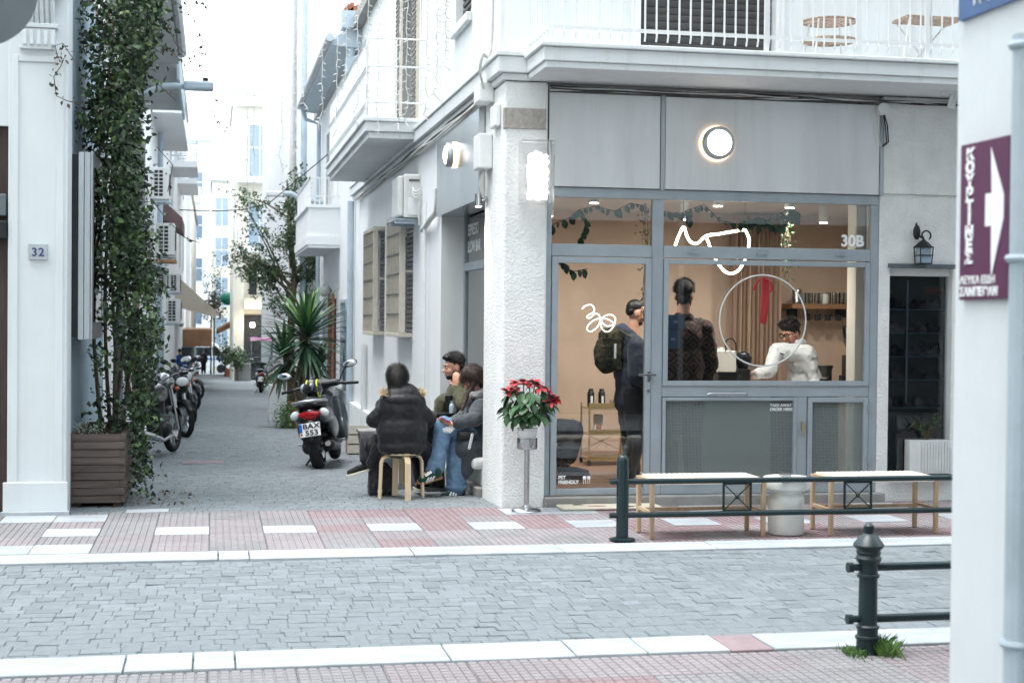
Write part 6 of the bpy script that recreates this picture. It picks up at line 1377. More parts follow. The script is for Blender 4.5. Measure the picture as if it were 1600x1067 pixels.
def shoe_at(root, heel, toe, upper='black_cloth', sole='sole', up=V((0, 0, 1)), stripes=None, boot=0):
    h, t_ = V(heel), V(toe); d = (t_ - h).normalized(); u = (V(up) - d * V(up).dot(d)).normalized(); sd = d.cross(u); rot = Matrix((sd, d, u)).transposed(); Lh = (t_ - h).length
    P_ = lambda x, y, z: h + rot @ V((x, y, z))
    pr = [('c', P_(0, .035, .045), .036, P_(0, Lh * .55, .04), .038), ('c', P_(0, Lh * .55, .038), .038, P_(0, Lh - .04, .03), .03), ('e', P_(0, Lh * .7, .035), (.044, .07, .028), rot), ('c', P_(0, .035, .05), .034, P_(0, .045, .095 + boot), .036 + boot * .12)]
    s_ = blob('shoe', upper, pr, root, .009, 3)
    ol = [(.028, .0), (.036, .05), (.036, .11), (.045, .17), (.042, .22), (.024, .262), (0, .272)]; k = Lh / .272
    poly = [P_(x, y * k, -.002) for x, y in ol] + [P_(-x, y * k, -.002) for x, y in reversed(ol[:-1])]
    MB().prism(poly, u * .022, 0).build('sole', sole, s_, bevel=.004, fix=True)
    if stripes:
        for j in range(3):
            for sg in (-1, 1): MB().obox(P_(sg * .041, Lh * (.42 + j * .11), .045), (.006, .016, .055), rot @ Matrix.Rotation(R(25), 3, 'X')).build('stripe', stripes, s_)
        MB().obox(P_(0, Lh * .55, .082), (.03, .07, .006), rot @ Matrix.Rotation(R(-25), 3, 'X')).build('laces', stripes, s_)
    return s_
def person(label, base, group=None): return thing('person', label, 'person', base, 0, group)
def chain(pts, rs): return [('c', V(pts[i]), rs[i], V(pts[i + 1]), rs[i + 1]) for i in range(len(pts) - 1)]

# ---- stools
def stool(label, c, r_=.17, H=.44, rot0=0.0, n=4, m='stool_wood'):
    t = thing('stool', label, 'stool', c, group='round bentwood stools'); c = V(c)
    MB().lathe([(.0, H - .03), (r_ - .005, H - .03), (r_, H - .025), (r_, H - .005), (r_ - .006, H), (0, H)], c, 32, close=False).build('seat', m, t, smooth=40)
    for k in range(n):
        a = rot0 + 2 * PI * k / n; d = V((math.cos(a), math.sin(a), 0)); s_ = V((-d.y, d.x, 0)); w_ = .027; loops = []
        path = [(r_ * .45, H - .045, 0, 1), (r_ * .85, H - .046, .3, .95), (r_ * 1.02, H - .06, .8, .6), (r_ * 1.12, H - .10, 0, -1), (r_ * 1.2, 0, 0, -1)]
        for (rad, z, _, _2), (nx_, nz_) in zip(path, ((0, 1), (.25, .97), (.7, .7), (1, .2), (1, .05))):
            p = c + d * rad + V((0, 0, z)); nn = (d * nx_ + V((0, 0, nz_))).normalized() * .011; loops.append([p - s_ * w_ - nn, p + s_ * w_ - nn, p + s_ * w_ + nn, p - s_ * w_ + nn])
        MB().rings(loops).build('leg', m, t, bevel=.004, fix=True)
    return t
SX, SY = 1.74, 13.92
stool('round pale bentwood stool under the woman in the black coat', (SX, SY, gz(SY)), .175, .44, R(-80))
stool('bentwood stool mostly hidden behind the first one', (2.18, 14.95, gz(14.9)), .16, .44, R(20))
stool('bentwood stool farthest along the alley, under the person facing us', (1.80, 15.35, gz(15.3)), .16, .44, R(45))

# ---- woman in black puffer coat seen from behind
w1 = person('person in long black puffer coat seated with their back to us', (SX, SY, gz(SY))); Y_ = SY
hd = at(621, 593, SY + .02); hp, HL, hrot = head_prims(hd, (.12, 1, -.12))
sh = hd.z - .235
LH, RH = V((SX - .11, SY + .02, .46)), V((SX + .11, SY + .02, .46))
LK, RK = V((SX - .27, SY + .40, .46)), V((SX + .20, SY + .42, .44))
LA, RA = at(572, 722, SY + .30), V((SX + .22, SY + .36, .06))
body = hp + chain([hd + V((0, -.01, -.07)), (SX, SY, sh + .02), (SX, SY - .02, .75), (SX, SY, .5)], [.05, .06, .11, .12]) + chain([LH, LK, LA], [.09, .06, .04]) + chain([RH, RK, RA], [.09, .06, .04])
els = [V((SX - .265, SY + .03, .70)), V((SX + .265, SY + .05, .71))]; wrs = [V((SX - .18, SY + .30, .66)), V((SX + .25, SY + .30, .62))]
body += hand_prims(wrs[0], (.3, .9, 0), (0, 0, -1), 1) + hand_prims(wrs[1], (-.2, .9, 0), (0, 0, -1), -1)
for s_, e, wv in ((-1, els[0], wrs[0]), (1, els[1], wrs[1])): body += chain([(SX + s_ * .16, SY, sh - .02), e, wv], [.05, .042, .03])
blob('body', 'skin', body, w1, .009, 2); face_bits(w1, HL, hrot)
coat = [('e', (SX, SY, sh - .10), (.225, .145, .15)), ('e', (SX, SY - .02, .80), (.235, .165, .26)), ('e', (SX, SY - .02, .60), (.245, .185, .22)), ('e', (SX, SY - .01, .46), (.235, .195, .12)), ('c', (SX - .15, SY, sh - .05), .075, (SX + .15, SY, sh - .05), .075)]
coat += [('c', (SX + .1, SY + .08, .46), .11, (SX + .22, SY + .28, .42), .10), ('c', (SX - .1, SY + .1, .46), .11, (SX - .24, SY + .30, .45), .09), ('c', (SX + .24, SY + .12, .42), .07, (SX + .30, SY + .2, .24), .06), ('c', (SX - .2, SY + .1, .44), .07, (SX - .26, SY + .14, .28), .06)]
for s_, e, wv in ((-1, els[0], wrs[0]), (1, els[1], wrs[1])): coat += chain([(SX + s_ * .175, SY, sh - .06), e, wv], [.08, .075, .055])
blob('coat', 'puffer', coat, w1, .012, 6, fold=.014, fsize=.05)
hood = [('e', (SX + .0, SY - .09, sh + .05), (.18, .10, .075)), ('e', (SX, SY - .03, sh + .05), (.165, .12, .07)), ('e', (SX, SY - .07, sh - .02), (.19, .10, .07))]
blob('hood', 'puffer', hood, w1, .011, 4, fold=.012, fsize=.05)
fq = random.Random(4); fm = MB()
for k in range(520):
    a = R(-35 + 250 * k / 520 - 0); s_ = -1 if k % 2 else 1; p = V((SX + s_ * (.165 + fq.gauss(0, .02)), SY - .05 + fq.gauss(0, .03), sh + .115 + fq.gauss(0, .018))); d = V((s_ * .8 + fq.gauss(0, .5), fq.gauss(0, .7), fq.gauss(.1, .6))).normalized() * fq.uniform(.02, .045); n = d.orthogonal().normalized() * .004
    fm.add([p - n, p + n, p + d], [(0, 1, 2)])
fm.build('fur_trim', 'fur', w1)
blob('hair', 'hair_black', [('e', HL(0, -.018, .03), (.082, .10, .10), hrot), ('e', HL(0, -.055, -.06), (.096, .058, .12), hrot), ('e', HL(0, -.055, -.13), (.10, .065, .12), hrot)], w1, .008, 3, fold=.010, fsize=.025)
strands(w1, HL, hrot, 'hair_black', 2200, .10, 2.6, (.083, .101, .10), (0, -.018, .03), puff=.15, seed=3)
blob('trousers', 'black_cloth', chain([LH, LK, LA + V((0, 0, .03))], [.11, .085, .065]) + chain([RH, RK, RA + V((0, 0, .06))], [.11, .085, .06]), w1, .012, 3, fold=.015, fsize=.06)
shoe_at(w1, at(583, 733, SY + .3), at(541, 745, SY + .26), 'black_cloth', 'sole', up=V((-.2, 0, 1))); shoe_at(w1, RA + V((0, -.05, -.06)), RA + V((0, .22, -.06)), 'black_cloth', 'sole')

# ---- person opposite, mostly hidden
w4 = person('person with brown hair and grey trousers facing us behind the black coat', (1.80, 15.35, gz(15.3))); ox, oy, oz = 1.86, 15.30, gz(15.3)
hd = at(620, 589, 15.3); hp, HL, hrot = head_prims(hd, (0, -1, -.1)); sh = hd.z - .235
legs = [[(ox + s_ * .1, oy - .02, .44), (ox + s_ * .14, oy - .42, .44), (ox + s_ * .13 + .02, oy - .45, .08 + oz)] for s_ in (-1, 1)]
body = hp + chain([hd + V((0, .01, -.07)), (ox, oy, sh), (ox, oy, .75), (ox, oy, .48)], [.05, .06, .12, .13])
arms = [[(ox + s_ * .15, oy, sh - .05), (ox + s_ * .17, oy - .1, .70), (ox + s_ * .08, oy - .30, .68)] for s_ in (-1, 1)]
for l in legs: body += chain(l, [.08, .06, .04])
for s_, a in zip((-1, 1), arms): body += chain(a, [.05, .04, .03]) + hand_prims(a[2], (-s_ * .2, -1, 0), (0, 0, -1), s_)
blob('body', 'skin', body, w4, .010, 2); face_bits(w4, HL, hrot)
blob('jacket', 'dark_fabric', [('e', (ox, oy, sh - .12), (.17, .13, .15)), ('e', (ox, oy, .68), (.18, .15, .28))] + sum([chain(a, [.07, .06, .05]) for a in arms], []), w4, .014, 3, fold=.02)
blob('trousers', 'grey_trousers', sum([chain(l, [.11, .08, .065]) for l in legs], []), w4, .013, 3, fold=.015)
blob('hair', 'hair_brown', [('e', HL(0, -.02, .035), (.09, .105, .10), hrot), ('e', HL(0, -.05, -.08), (.092, .06, .12), hrot)], w4, .009, 3, fold=.012, fsize=.03)
for l in legs: shoe_at(w4, V(l[2]) + V((0, .06, -.075)), V(l[2]) + V((0, -.2, -.075)), 'white_cloth', 'sole')

strands(w4, HL, hrot, 'hair_brown', 900, .10, 2.0, puff=.12, seed=4)
# ---- man in olive jacket on the phone
m2 = person('man in olive jacket holding a phone to his ear, seated by the side door', (2.46, 15.0, .06)); mx, my = 2.50, 14.95
hd = at(709, 574, my); hp, HL, hrot = head_prims(hd, (-1, -.15, -.12), s=1.04); sh = hd.z - .25; hx = hd.x + .03
hip = V((hx + .06, my + .02, .46)); legs = [[hip + V((0, -.1, 0)), at(676, 673, my - .22), at(686, 757, my - .2)], [hip + V((0, .1, 0)), at(664, 672, my + .12), at(664, 760, my + .15)]]
ra = [V((hx + .02, my - .19, sh - .04)), at(716, 640, my - .30), at(709, 612, my - .20)]; ra = [V((hx + .02, my - .18, sh - .03)), at(724, 632, my - .33), at(712, 606, my - .17)]
la = [V((hx - .05, my + .18, sh - .04)), at(694, 640, my + .12), at(688, 656, my - .05)]; la = [V((hx - .02, my + .02, sh - .05)), at(690, 628, my - .12), at(684, 660, my - .14)]
body = hp + chain([hd + V((.01, 0, -.08)), (hx + .01, my, sh), (hx + .04, my, .78), hip], [.055, .065, .13, .13]) + chain(legs[0], [.09, .06, .045]) + chain(legs[1], [.09, .06, .045])
body += chain(ra, [.055, .045, .032]) + hand_prims(ra[2], (.02, .10, 1), (.5, 1, 0), 1, .35) + chain(la, [.055, .045, .032]) + hand_prims(la[2], (-.9, -.1, -.25), (0, 0, -1), -1, .6)
blob('body', 'skin', body, m2, .0085, 2); face_bits(m2, HL, hrot)
blob('jacket', 'olive', [('e', (hx + .02, my, sh - .10), (.13, .20, .15)), ('e', (hx + .03, my, .82), (.15, .20, .22)), ('e', (hx + .05, my, .60), (.17, .20, .18)), ('c', (hx, my - .15, sh - .02), .075, (hx, my + .15, sh - .02), .075), ('e', (hx + .04, my, sh + .02), (.09, .11, .06))] + chain(ra[:2] + [V(ra[1]).lerp(V(ra[2]), .86)], [.085, .078, .058]) + chain(la[:2] + [V(la[1]).lerp(V(la[2]), .88)], [.085, .075, .056]), m2, .012, 3, fold=.028, fsize=.06)
blob('trousers', 'black_cloth', sum([chain(l, [.115, .085, .065]) for l in legs], []), m2, .013, 3, fold=.015)
blob('hair', 'hair_black', [('e', HL(0, -.022, .06), (.082, .098, .082), hrot), ('e', HL(0, .03, .105), (.07, .06, .045), hrot), ('e', HL(0, -.06, .01), (.078, .055, .07), hrot), ('e', HL(0, .07, .105), (.05, .035, .025), hrot)], m2, .008, 2, fold=.02, fsize=.02)
strands(m2, HL, hrot, 'hair_black', 1500, .035, .2, (.084, .10, .09), (0, -.015, .065), seed=5, low=-.1)
blob('beard', 'hair_black', [('e', HL(0, .035, -.085), (.056, .058, .04), hrot), ('e', HL(-.05, .01, -.06), (.016, .035, .04), hrot), ('e', HL(.05, .01, -.06), (.016, .035, .04), hrot), ('e', HL(0, .085, -.052), (.026, .014, .008), hrot)], m2, .008, 2)
for l in legs: shoe_at(m2, V(l[2]) + V((.06, 0, -.10)), V(l[2]) + V((-.2, 0, -.10)), 'black_cloth', 'sole', stripes='letter_white')
ph = thing('phone', 'black phone held to the ear of the man in olive', 'phone', at(713, 583, my - .12)); MB().obox(HL(.10, .0, -.03), (.012, .075, .14), hrot @ Matrix.Rotation(R(-18), 3, 'X')).build('case', 'phone', ph, bevel=.004)

# ---- woman in grey coat and jeans
w3 = person('woman in grey wool coat and blue jeans with green striped trainers, legs crossed', (2.6, 14.35, .3)); wx, wy = 2.64, 14.32
hd = at(737, 592, wy - .02); hp, HL, hrot = head_prims(hd, (-.75, -.25, -.55)); sh = hd.z - .22; bx = hd.x + .06
hip = V((bx + .05, wy + .02, .42))
kn1 = at(694, 663, wy - .22); an1 = at(678, 738, wy - .30); kn2 = at(712, 690, wy - .12); an2 = at(713, 764, wy - .16)
legs = [[hip + V((0, -.08, .03)), kn1, an1], [hip + V((0, .08, -.02)), kn2, an2]]
ra = [V((bx, wy - .17, sh - .04)), at(742, 655, wy - .26), at(706, 662, wy - .30)]
la = [V((bx, wy + .14, sh - .04)), at(722, 655, wy + .1), at(702, 662, wy - .1)]
body = hp + chain([hd + V((.03, 0, -.06)), (bx, wy, sh), (bx + .03, wy, .72), hip], [.048, .06, .11, .13]) + chain(legs[0], [.09, .058, .04]) + chain(legs[1], [.09, .058, .04])
body += chain(ra, [.05, .042, .028]) + hand_prims(ra[2], (-1, .1, .12), (0, .5, .7), 1, .8, .92) + chain(la, [.05, .042, .028]) + hand_prims(la[2], (-1, 0, 0), (0, -.3, .8), -1, .8, .92)
blob('body', 'skin', body, w3, .0085, 2); face_bits(w3, HL, hrot, 'hair_brown')
blob('coat', 'grey_coat', [('e', (bx + .01, wy, sh - .10), (.15, .19, .15)), ('e', (bx + .02, wy, .72), (.16, .20, .22)), ('e', (bx + .04, wy, .50), (.19, .22, .18)), ('c', (bx, wy - .14, sh - .03), .07, (bx, wy + .13, sh - .03), .07), ('c', hip + V((0, -.12, .02)), .13, at(728, 700, wy - .22), .11), ('c', at(735, 712, wy - .2), .10, at(728, 738, wy - .2), .06), ('c', hip, .15, at(722, 690, wy - .1), .11)] + chain(ra[:2] + [V(ra[1]).lerp(V(ra[2]), .8)], [.085, .078, .06]) + chain(la[:2] + [V(la[1]).lerp(V(la[2]), .8)], [.085, .075, .058]), w3, .012, 3, fold=.022, fsize=.07)
blob('jeans', 'jeans', [('c', legs[0][0], .11, kn1, .088), ('c', kn1, .088, an1 + V((.01, 0, .03)), .085), ('e', an1 + V((.01, 0, .03)), (.095, .085, .04)), ('c', legs[1][0], .11, kn2, .09), ('c', kn2, .09, an2 + V((0, 0, .03)), .10), ('e', an2 + V((0, 0, .02)), (.115, .10, .035))], w3, .011, 3, fold=.022, fsize=.06)
blob('scarf', 'scarf', [('c', (bx - .05, wy - .10, sh + .05), .06, (bx + .08, wy - .05, sh + .08), .07), ('c', (bx + .08, wy - .05, sh + .08), .07, (bx + .02, wy + .10, sh + .06), .06), ('c', (bx - .05, wy - .1, sh + .05), .05, (bx - .10, wy + .0, sh - .02), .05)], w3, .011, 3, fold=.03, fsize=.04)
blob('hair', 'hair_brown', [('e', HL(0, -.022, .035), (.088, .105, .10), hrot), ('e', HL(0, -.055, -.05), (.082, .055, .10), hrot), ('c', HL(-.065, .02, -.02), .03, at(728, 620, wy - .1), .028), ('c', at(728, 620, wy - .1), .03, at(722, 640, wy - .16), .016), ('c', HL(.065, .0, -.04), .03, at(740, 622, wy - .14), .03)], w3, .008, 3, fold=.014, fsize=.03)
strands(w3, HL, hrot, 'hair_brown', 1800, .10, 2.0, (.09, .107, .10), (0, -.022, .03), puff=.12, seed=6)
d1 = (at(652, 752, wy - .34) - at(690, 741, wy - .30)); shoe_at(w3, at(690, 745, wy - .30), at(651, 755, wy - .36), 'green_suede', 'gum_sole', up=V((.25, -.55, 1)), stripes='letter_white')
shoe_at(w3, an2 + V((.09, 0, -.085)), an2 + V((-.17, -.05, -.085)), 'green_suede', 'sole', stripes='letter_white')
hb_ = thing('shoulder_bag', 'small black handbag with white braided charm at the grey coat', 'bag', at(735, 680, wy - .27)); bc = at(728, 680, wy - .28)
blob('bag_body', 'black_plastic', [('b', bc, (.16, .05, .09)), ('e', bc, (.09, .04, .05))], hb_, .009, 3)
for k in range(9): MB().torus(at(738 - k * .6, 679 + k * 2.6, wy - .345), .011, .0035, (0, 1, .3), 10, 5).build('charm_link', 'letter_white', hb_)
pk = thing('red_phone', 'dark red phone in the hand of the woman in jeans', 'phone', at(697, 657, wy - .32)); MB().obox(at(696, 656, wy - .33), (.11, .06, .012), Matrix.Rotation(R(25), 3, 'Y')).build('case', 'magenta', pk, bevel=.004)
np_ = thing('paper_napkin', 'crumpled white napkin under the hands of the woman in jeans', 'napkin', at(700, 672, wy - .28)); blob('paper', 'white_cloth', [('e', at(699, 672, wy - .30), (.055, .04, .03)), ('e', at(705, 668, wy - .28), (.04, .03, .025))], np_, .008, 1, fold=.03, fsize=.02)
# ledge with seat cushion
lg = thing('ledge_cushion', 'white padded cushion on the doorway ledge beside the pillar', 'cushion', (2.62, 14.3, .3)); MB().box(2.42, 2.70, 14.0, 14.8, .22, .335).build('pad', 'white_cloth', lg, bevel=.04); MB().box(2.52, 2.70, 13.99, 14.8, .061, .22).build('block', 'white_fresh', lg, bevel=.01)
# small table with tumbler, bottle and cup
ct = thing('cafe_table', 'small round table with dark rim between the seated people', 'table', (2.12, 14.62, gz(14.6)))
tz = at(680, 644, 14.7).z; tc_ = V((2.14, 14.72, 0))
MB().lathe([(.0, tz - .02), (.24, tz - .02), (.245, tz - .01), (.24, tz), (0, tz)], tc_, 36, close=False).build('top', 'black_plastic', ct, smooth=40); MB().cyl(tc_ + V((0, 0, gz(14.6) + .02)), tc_ + V((0, 0, tz - .02)), .02).build('column', 'dark_metal', ct); MB().lathe([(.17, 0), (.17, .012), (.03, .03)], tc_ + V((0, 0, gz(14.7))), 24).build('foot', 'dark_metal', ct)
tu = thing('tumbler', 'black thermos tumbler on the small table', 'tumbler', (2.26, 14.6, tz)); MB().lathe([(.033, 0), (.038, .14), (.040, .142), (.040, .165), (.03, .17)], (2.30, 14.68, tz), 20).build('cup', 'black_plastic', tu, smooth=40)
bo = thing('small_bottle', 'small clear bottle in front of the tumbler', 'bottle', (2.30, 14.55, tz)); MB().lathe([(.026, 0), (.028, .06), (.022, .085), (.012, .095), (.013, .12)], (2.31, 14.56, tz), 16).build('glass', 'pale_glass', bo, smooth=40)
cu_ = thing('paper_cup', 'beige paper cup beside the tumbler', 'cup', (2.36, 14.7, tz)); MB().lathe([(.024, 0), (.034, .12), (.035, .124)], (2.36, 14.72, tz), 18).build('cup', 'beige_metal', cu_, smooth=40)
# black backpack on the ground
bp = thing('backpack', 'black backpack standing on the paving under the stool', 'backpack', (1.58, 14.22, gz(14.2))); bz = gz(14.2)
blob('bag', 'dark_fabric', [('b', (1.59, 14.24, bz + .14), (.25, .14, .26)), ('e', (1.59, 14.22, bz + .15), (.135, .09, .15)), ('e', (1.59, 14.16, bz + .10), (.10, .05, .085))], bp, .011, 3, fold=.02, fsize=.05)
MB().tube([(1.50, 14.19, bz + .27), (1.53, 14.17, bz + .31), (1.62, 14.17, bz + .31), (1.66, 14.19, bz + .27)], .012, 6).build('handle', 'black_cloth', bp); a_ = at(589, 772, 14.09); MB().box(1.54, 1.58, 14.098, 14.106, bz + .04, bz + .07).build('patch', 'letter_white', bp)
gp = thing('grey_tub', 'grey plastic tub by the alley wall behind the black coat', 'tub', (2.2, 17.4, gz(17.4))); a = at(562, 712, 17.6); b_ = at(590, 672, 17.6)
MB().rings([[(a.x + s0, 17.5 + s0, z), (b_.x + .1 - s0, 17.5 + s0, z), (b_.x + .1 - s0, 17.9 - s0, z), (a.x + s0, 17.9 - s0, z)] for s0, z in ((.05, gz(17.6)), (0, b_.z - .03), (-.015, b_.z - .03), (-.015, b_.z))]).build('tub', 'concrete', gp)
wb = thing('wooden_crate', 'pale wooden crate at the plinth behind the scooter', 'crate', (2.2, 20, gz(20))); a = at(543, 690, 20.2); b_ = at(566, 655, 20.2)
for k in range(3): z = gz(20.2) + .02 + k * .13; MB().box(a.x, b_.x + .1, 20.2, 20.22, z, z + .11).build('slat', 'beige_metal', wb)
MB().box(a.x + .01, b_.x + .09, 20.23, 20.6, gz(20.4), gz(20.2) + .36).build('box', 'shelf_wood', wb)
# far walkers
def walker(label, u, v, yy, hgt, m='black_cloth', grp='people far down the alley'):
    p = at(u, v, yy); zg = gz(yy); t = person(label, (p.x, yy, zg), grp); x = p.x; k = hgt / 1.75
    hp, HL, hr = head_prims((x, yy, zg + 1.62 * k), (0, 1, 0), s=k); S = lambda a, b, c: V((x + a * k, yy + b * k, zg + c * k))
    bd = hp + chain([S(0, 0, 1.55), S(0, 0, 1.4), S(0, 0, 1.15), S(0, 0, .95)], [.05, .08, .12, .13])
    for s_ in (-1, 1): bd += chain([S(s_ * .17, 0, 1.38), S(s_ * .24, .02, 1.1), S(s_ * .22, .08, .86)], [.05, .045, .035]) + chain([S(s_ * .09, 0, .92), S(s_ * .10, .03 * s_, .5), S(s_ * .10, -.06 * s_, .08)], [.09, .06, .045]) + hand_prims(S(s_ * .22, .08, .84), (0, .1, -1), (-s_, 0, 0), 1)
    blob('body', 'skin', bd, t, .02, 1)
    blob('clothes', m, [('e', S(0, 0, 1.3), (.21 * k, .14 * k, .2 * k)), ('e', S(0, 0, 1.05), (.2 * k, .15 * k, .28 * k))] + sum([chain([S(s_ * .17, 0, 1.38), S(s_ * .25, .02, 1.1), S(s_ * .22, .08, .9)], [.08, .07, .055]) + chain([S(s_ * .09, 0, .92), S(s_ * .10, .03 * s_, .5), S(s_ * .10, -.06 * s_, .08)], [.11, .09, .08]) for s_ in (-1, 1)], []), t, .025, 2)
    blob('hair', 'hair_black', [('e', HL(0, -.02, .05), (.085 * k, .10 * k, .09 * k))], t, .02, 1); return t
walker('dark figure walking away in front of the far white van', 318, 570, 112, 1.78)
walker('person in blue coat standing by the far dark shop', 281, 545, 60, 1.6, 'plate_blue')
# ------------------------------------------------------------------ inside the cafe
# ceiling cans with warm light
cans = [(928, 318, 13.62, 'white ceiling can light above the door'), (1122, 321, 13.62, 'white ceiling can light above the neon cup'), (1234, 323, 13.62, 'white ceiling can light nearest the shelf')]
for u, v, yy, lab in cans:
    p = at(u, v, yy); t = thing('can_light', lab, 'lamp', (p.x, yy, 2.93), group='ceiling can lights in the cafe')
    MB().cyl((p.x, yy, 2.74), (p.x, yy, 2.935), .05, n=20).build('can', 'white_plastic', t, smooth=40); MB().cyl((p.x, yy, 2.735), (p.x, yy, 2.741), .04, n=16).build('lens', 'bulb', t)
    l = bpy.data.lights.new('can_beam', 'SPOT'); l.energy = 31; l.spot_size = R(150); l.spot_blend = .9; l.color = (1, .91, .80); l.shadow_soft_size = .06
    lo = link('can_beam', l, t); lo.location = (p.x, yy + .05, 2.72); lo.rotation_euler = (R(28), 0, 0)
for x, lab in ((3.5, 'added ceiling can light deep in the cafe on the door side'), (5.0, 'added ceiling can light deep in the middle of the cafe'), (6.6, 'added ceiling can light deep in the cafe above the shelf side')):
    yy = 15.6; t = thing('can_light', lab, 'lamp', (x, yy, 2.93), group='ceiling can lights in the cafe')  # cans added deeper in to light the back of the room
    MB().cyl((x, yy, 2.74), (x, yy, 2.935), .05, n=16).build('can', 'white_plastic', t); MB().cyl((x, yy, 2.735), (x, yy, 2.741), .04, n=16).build('lens', 'bulb', t)
    l = bpy.data.lights.new('can_beam', 'SPOT'); l.energy = 22; l.spot_size = R(150); l.spot_blend = .9; l.color = (1, .91, .80); l.shadow_soft_size = .06
    lo = link('can_beam', l, t); lo.location = (x, yy, 2.72); lo.rotation_euler = (R(20), 0, 0)
tk = MB().box(3.0, 6.0, 13.60, 13.64, 2.915, 2.929).build('light_track', 'dark_metal'); tag(tk, 'thin dark light track on the cafe ceiling', 'light track')
# neon cup
nc = thing('neon_cup', 'warm white neon outline of a cup hanging in the upper window', 'neon sign', at(1120, 390, 13.75)); NY = 13.75
pa = smooth_path([at(u, v, NY) for u, v in ((1055, 384), (1060, 370), (1068, 355), (1073, 368), (1079, 378), (1090, 380), (1103, 369), (1122, 366), (1145, 362), (1164, 359))])
pb = smooth_path([at(u, v, NY) for u, v in ((1164, 359), (1170, 372), (1169, 390), (1163, 408), (1155, 421), (1145, 427), (1134, 425), (1122, 412), (1112, 392), (1103, 369))])
MB().tube(pa, .011, 8).build('tube', 'neon', nc); MB().tube(pb, .011, 8).build('tube', 'neon', nc)
for u in (1068, 1164): p = at(u, 356, NY); MB().cyl(p, (p.x, NY, 2.93), .003, n=5).build('wire', 'cable_dark', nc)
# white script 30 on the door glass
s30 = thing('script_sign', 'white handwritten 30 in thin tube on the door glass', 'sign', at(935, 500, 13.04)); Z4 = lambda x, y: at(900 + x / 5.333, 420 + y / 5.333, 13.045)
p1 = [(50, 335), (80, 308), (125, 300), (152, 328), (146, 362), (112, 380), (90, 398), (104, 411), (132, 398), (158, 374), (186, 380), (202, 415), (190, 465), (152, 508), (115, 523), (92, 500), (106, 465), (150, 428), (205, 412), (265, 420), (312, 450)]
p2 = [(208, 430), (208, 470), (222, 506), (256, 524), (292, 508), (318, 462), (328, 415), (300, 385), (250, 388), (212, 420), (226, 455), (262, 478), (306, 466)]
for p in (p1, p2): MB().tube(smooth_path([Z4(*k) for k in p], 5), .0048, 6).build('tube', 'neon_white', s30)
# hoop with ribbon inside the window
hp_ = thing('hoop_wreath', 'thin pale hoop with red ribbon hung on the cafe window', 'wreath', (4.93, 12.975, 1.66)); hc = at(1192, 501, 12.975); MB().torus(hc, at(1259, 501, 12.975).x - hc.x, .007, (0, 1, 0), 64, 8).build('hoop', 'white_plastic', hp_, smooth=180)
def ribbon(pts, w_, name='ribbon'):
    P = smooth_path(pts, 4); L0 = []
    for i, p in enumerate(P): L0.append([p + V((-w_ / 2, 0, 0)), p + V((w_ / 2, .004, 0)), p + V((w_ / 2, .006, 0)), p + V((-w_ / 2, .002, 0))])
    return MB().rings(L0).build(name, 'ribbon', hp_)
A = lambda u, v, dy=0: at(u, v, 12.968 + dy * .6)
ribbon([A(1194, 436), A(1193, 460, .01), A(1192, 485), A(1191, 505)], .04); ribbon([A(1199, 436, .012), A(1199, 465, .01), A(1198, 490, .012), A(1194, 506, .012)], .03)
ribbon([A(1194, 434), A(1186, 438, -.01), A(1181, 447, -.01), A(1179, 454)], .028); ribbon([A(1196, 434), A(1204, 440, -.012), A(1206, 452, -.01), A(1204, 457)], .024)
MB().ell(A(1195, 435), (.02, .014, .014)).build('knot', 'ribbon', hp_, smooth=180)
MB().cyl(hc + V((0, 0, .42)), (hc.x, 12.985, 2.2), .0015, n=5).build('thread', 'cable_white', hp_)
# notices taped to the glass
mat('notice', rgb(86, 108, 132), .6, var=.1, scale=6)
for u0, u1, v0, v1, lab in ((1041, 1070, 492, 514, 'upper blue grey notice taped inside the window'), (1040, 1063, 515, 545, 'lower blue grey notice taped inside the window')):
    a = at(u0, v1, 13.036); b_ = at(u1, v0, 13.036); n_ = thing('notice', lab, 'notice', (a.x, 13.036, a.z)); MB().box(a.x, b_.x, 13.032, 13.034, a.z, b_.z).build('sheet', 'notice', n_); c_ = (a + b_) / 2
    MB().box(c_.x - .02, c_.x + .02, 13.0305, 13.0318, c_.z - .01, c_.z + .01).build('printed_mark', 'pale_glass', n_)
# curtain
cu = thing('curtain', 'tan floor length curtain hanging on the cafe back wall', 'curtain', at(1180, 500, 16.9)); xa, xb = at(1146, 500, 16.9).x, at(1222, 500, 16.9).x; L0 = []; n = 60
for z in (.1, .8, 1.6, 2.9): L0.append([(xa + (xb - xa) * i / n, 16.95 + .05 * math.sin(i * 1.15) + .015 * math.sin(i * .4 + z), z) for i in range(n + 1)] + [(xa + (xb - xa) * i / n, 17.02 + .05 * math.sin(i * 1.15), z) for i in range(n, -1, -1)])
MB().rings(L0).build('cloth', 'curtain', cu, smooth=60)
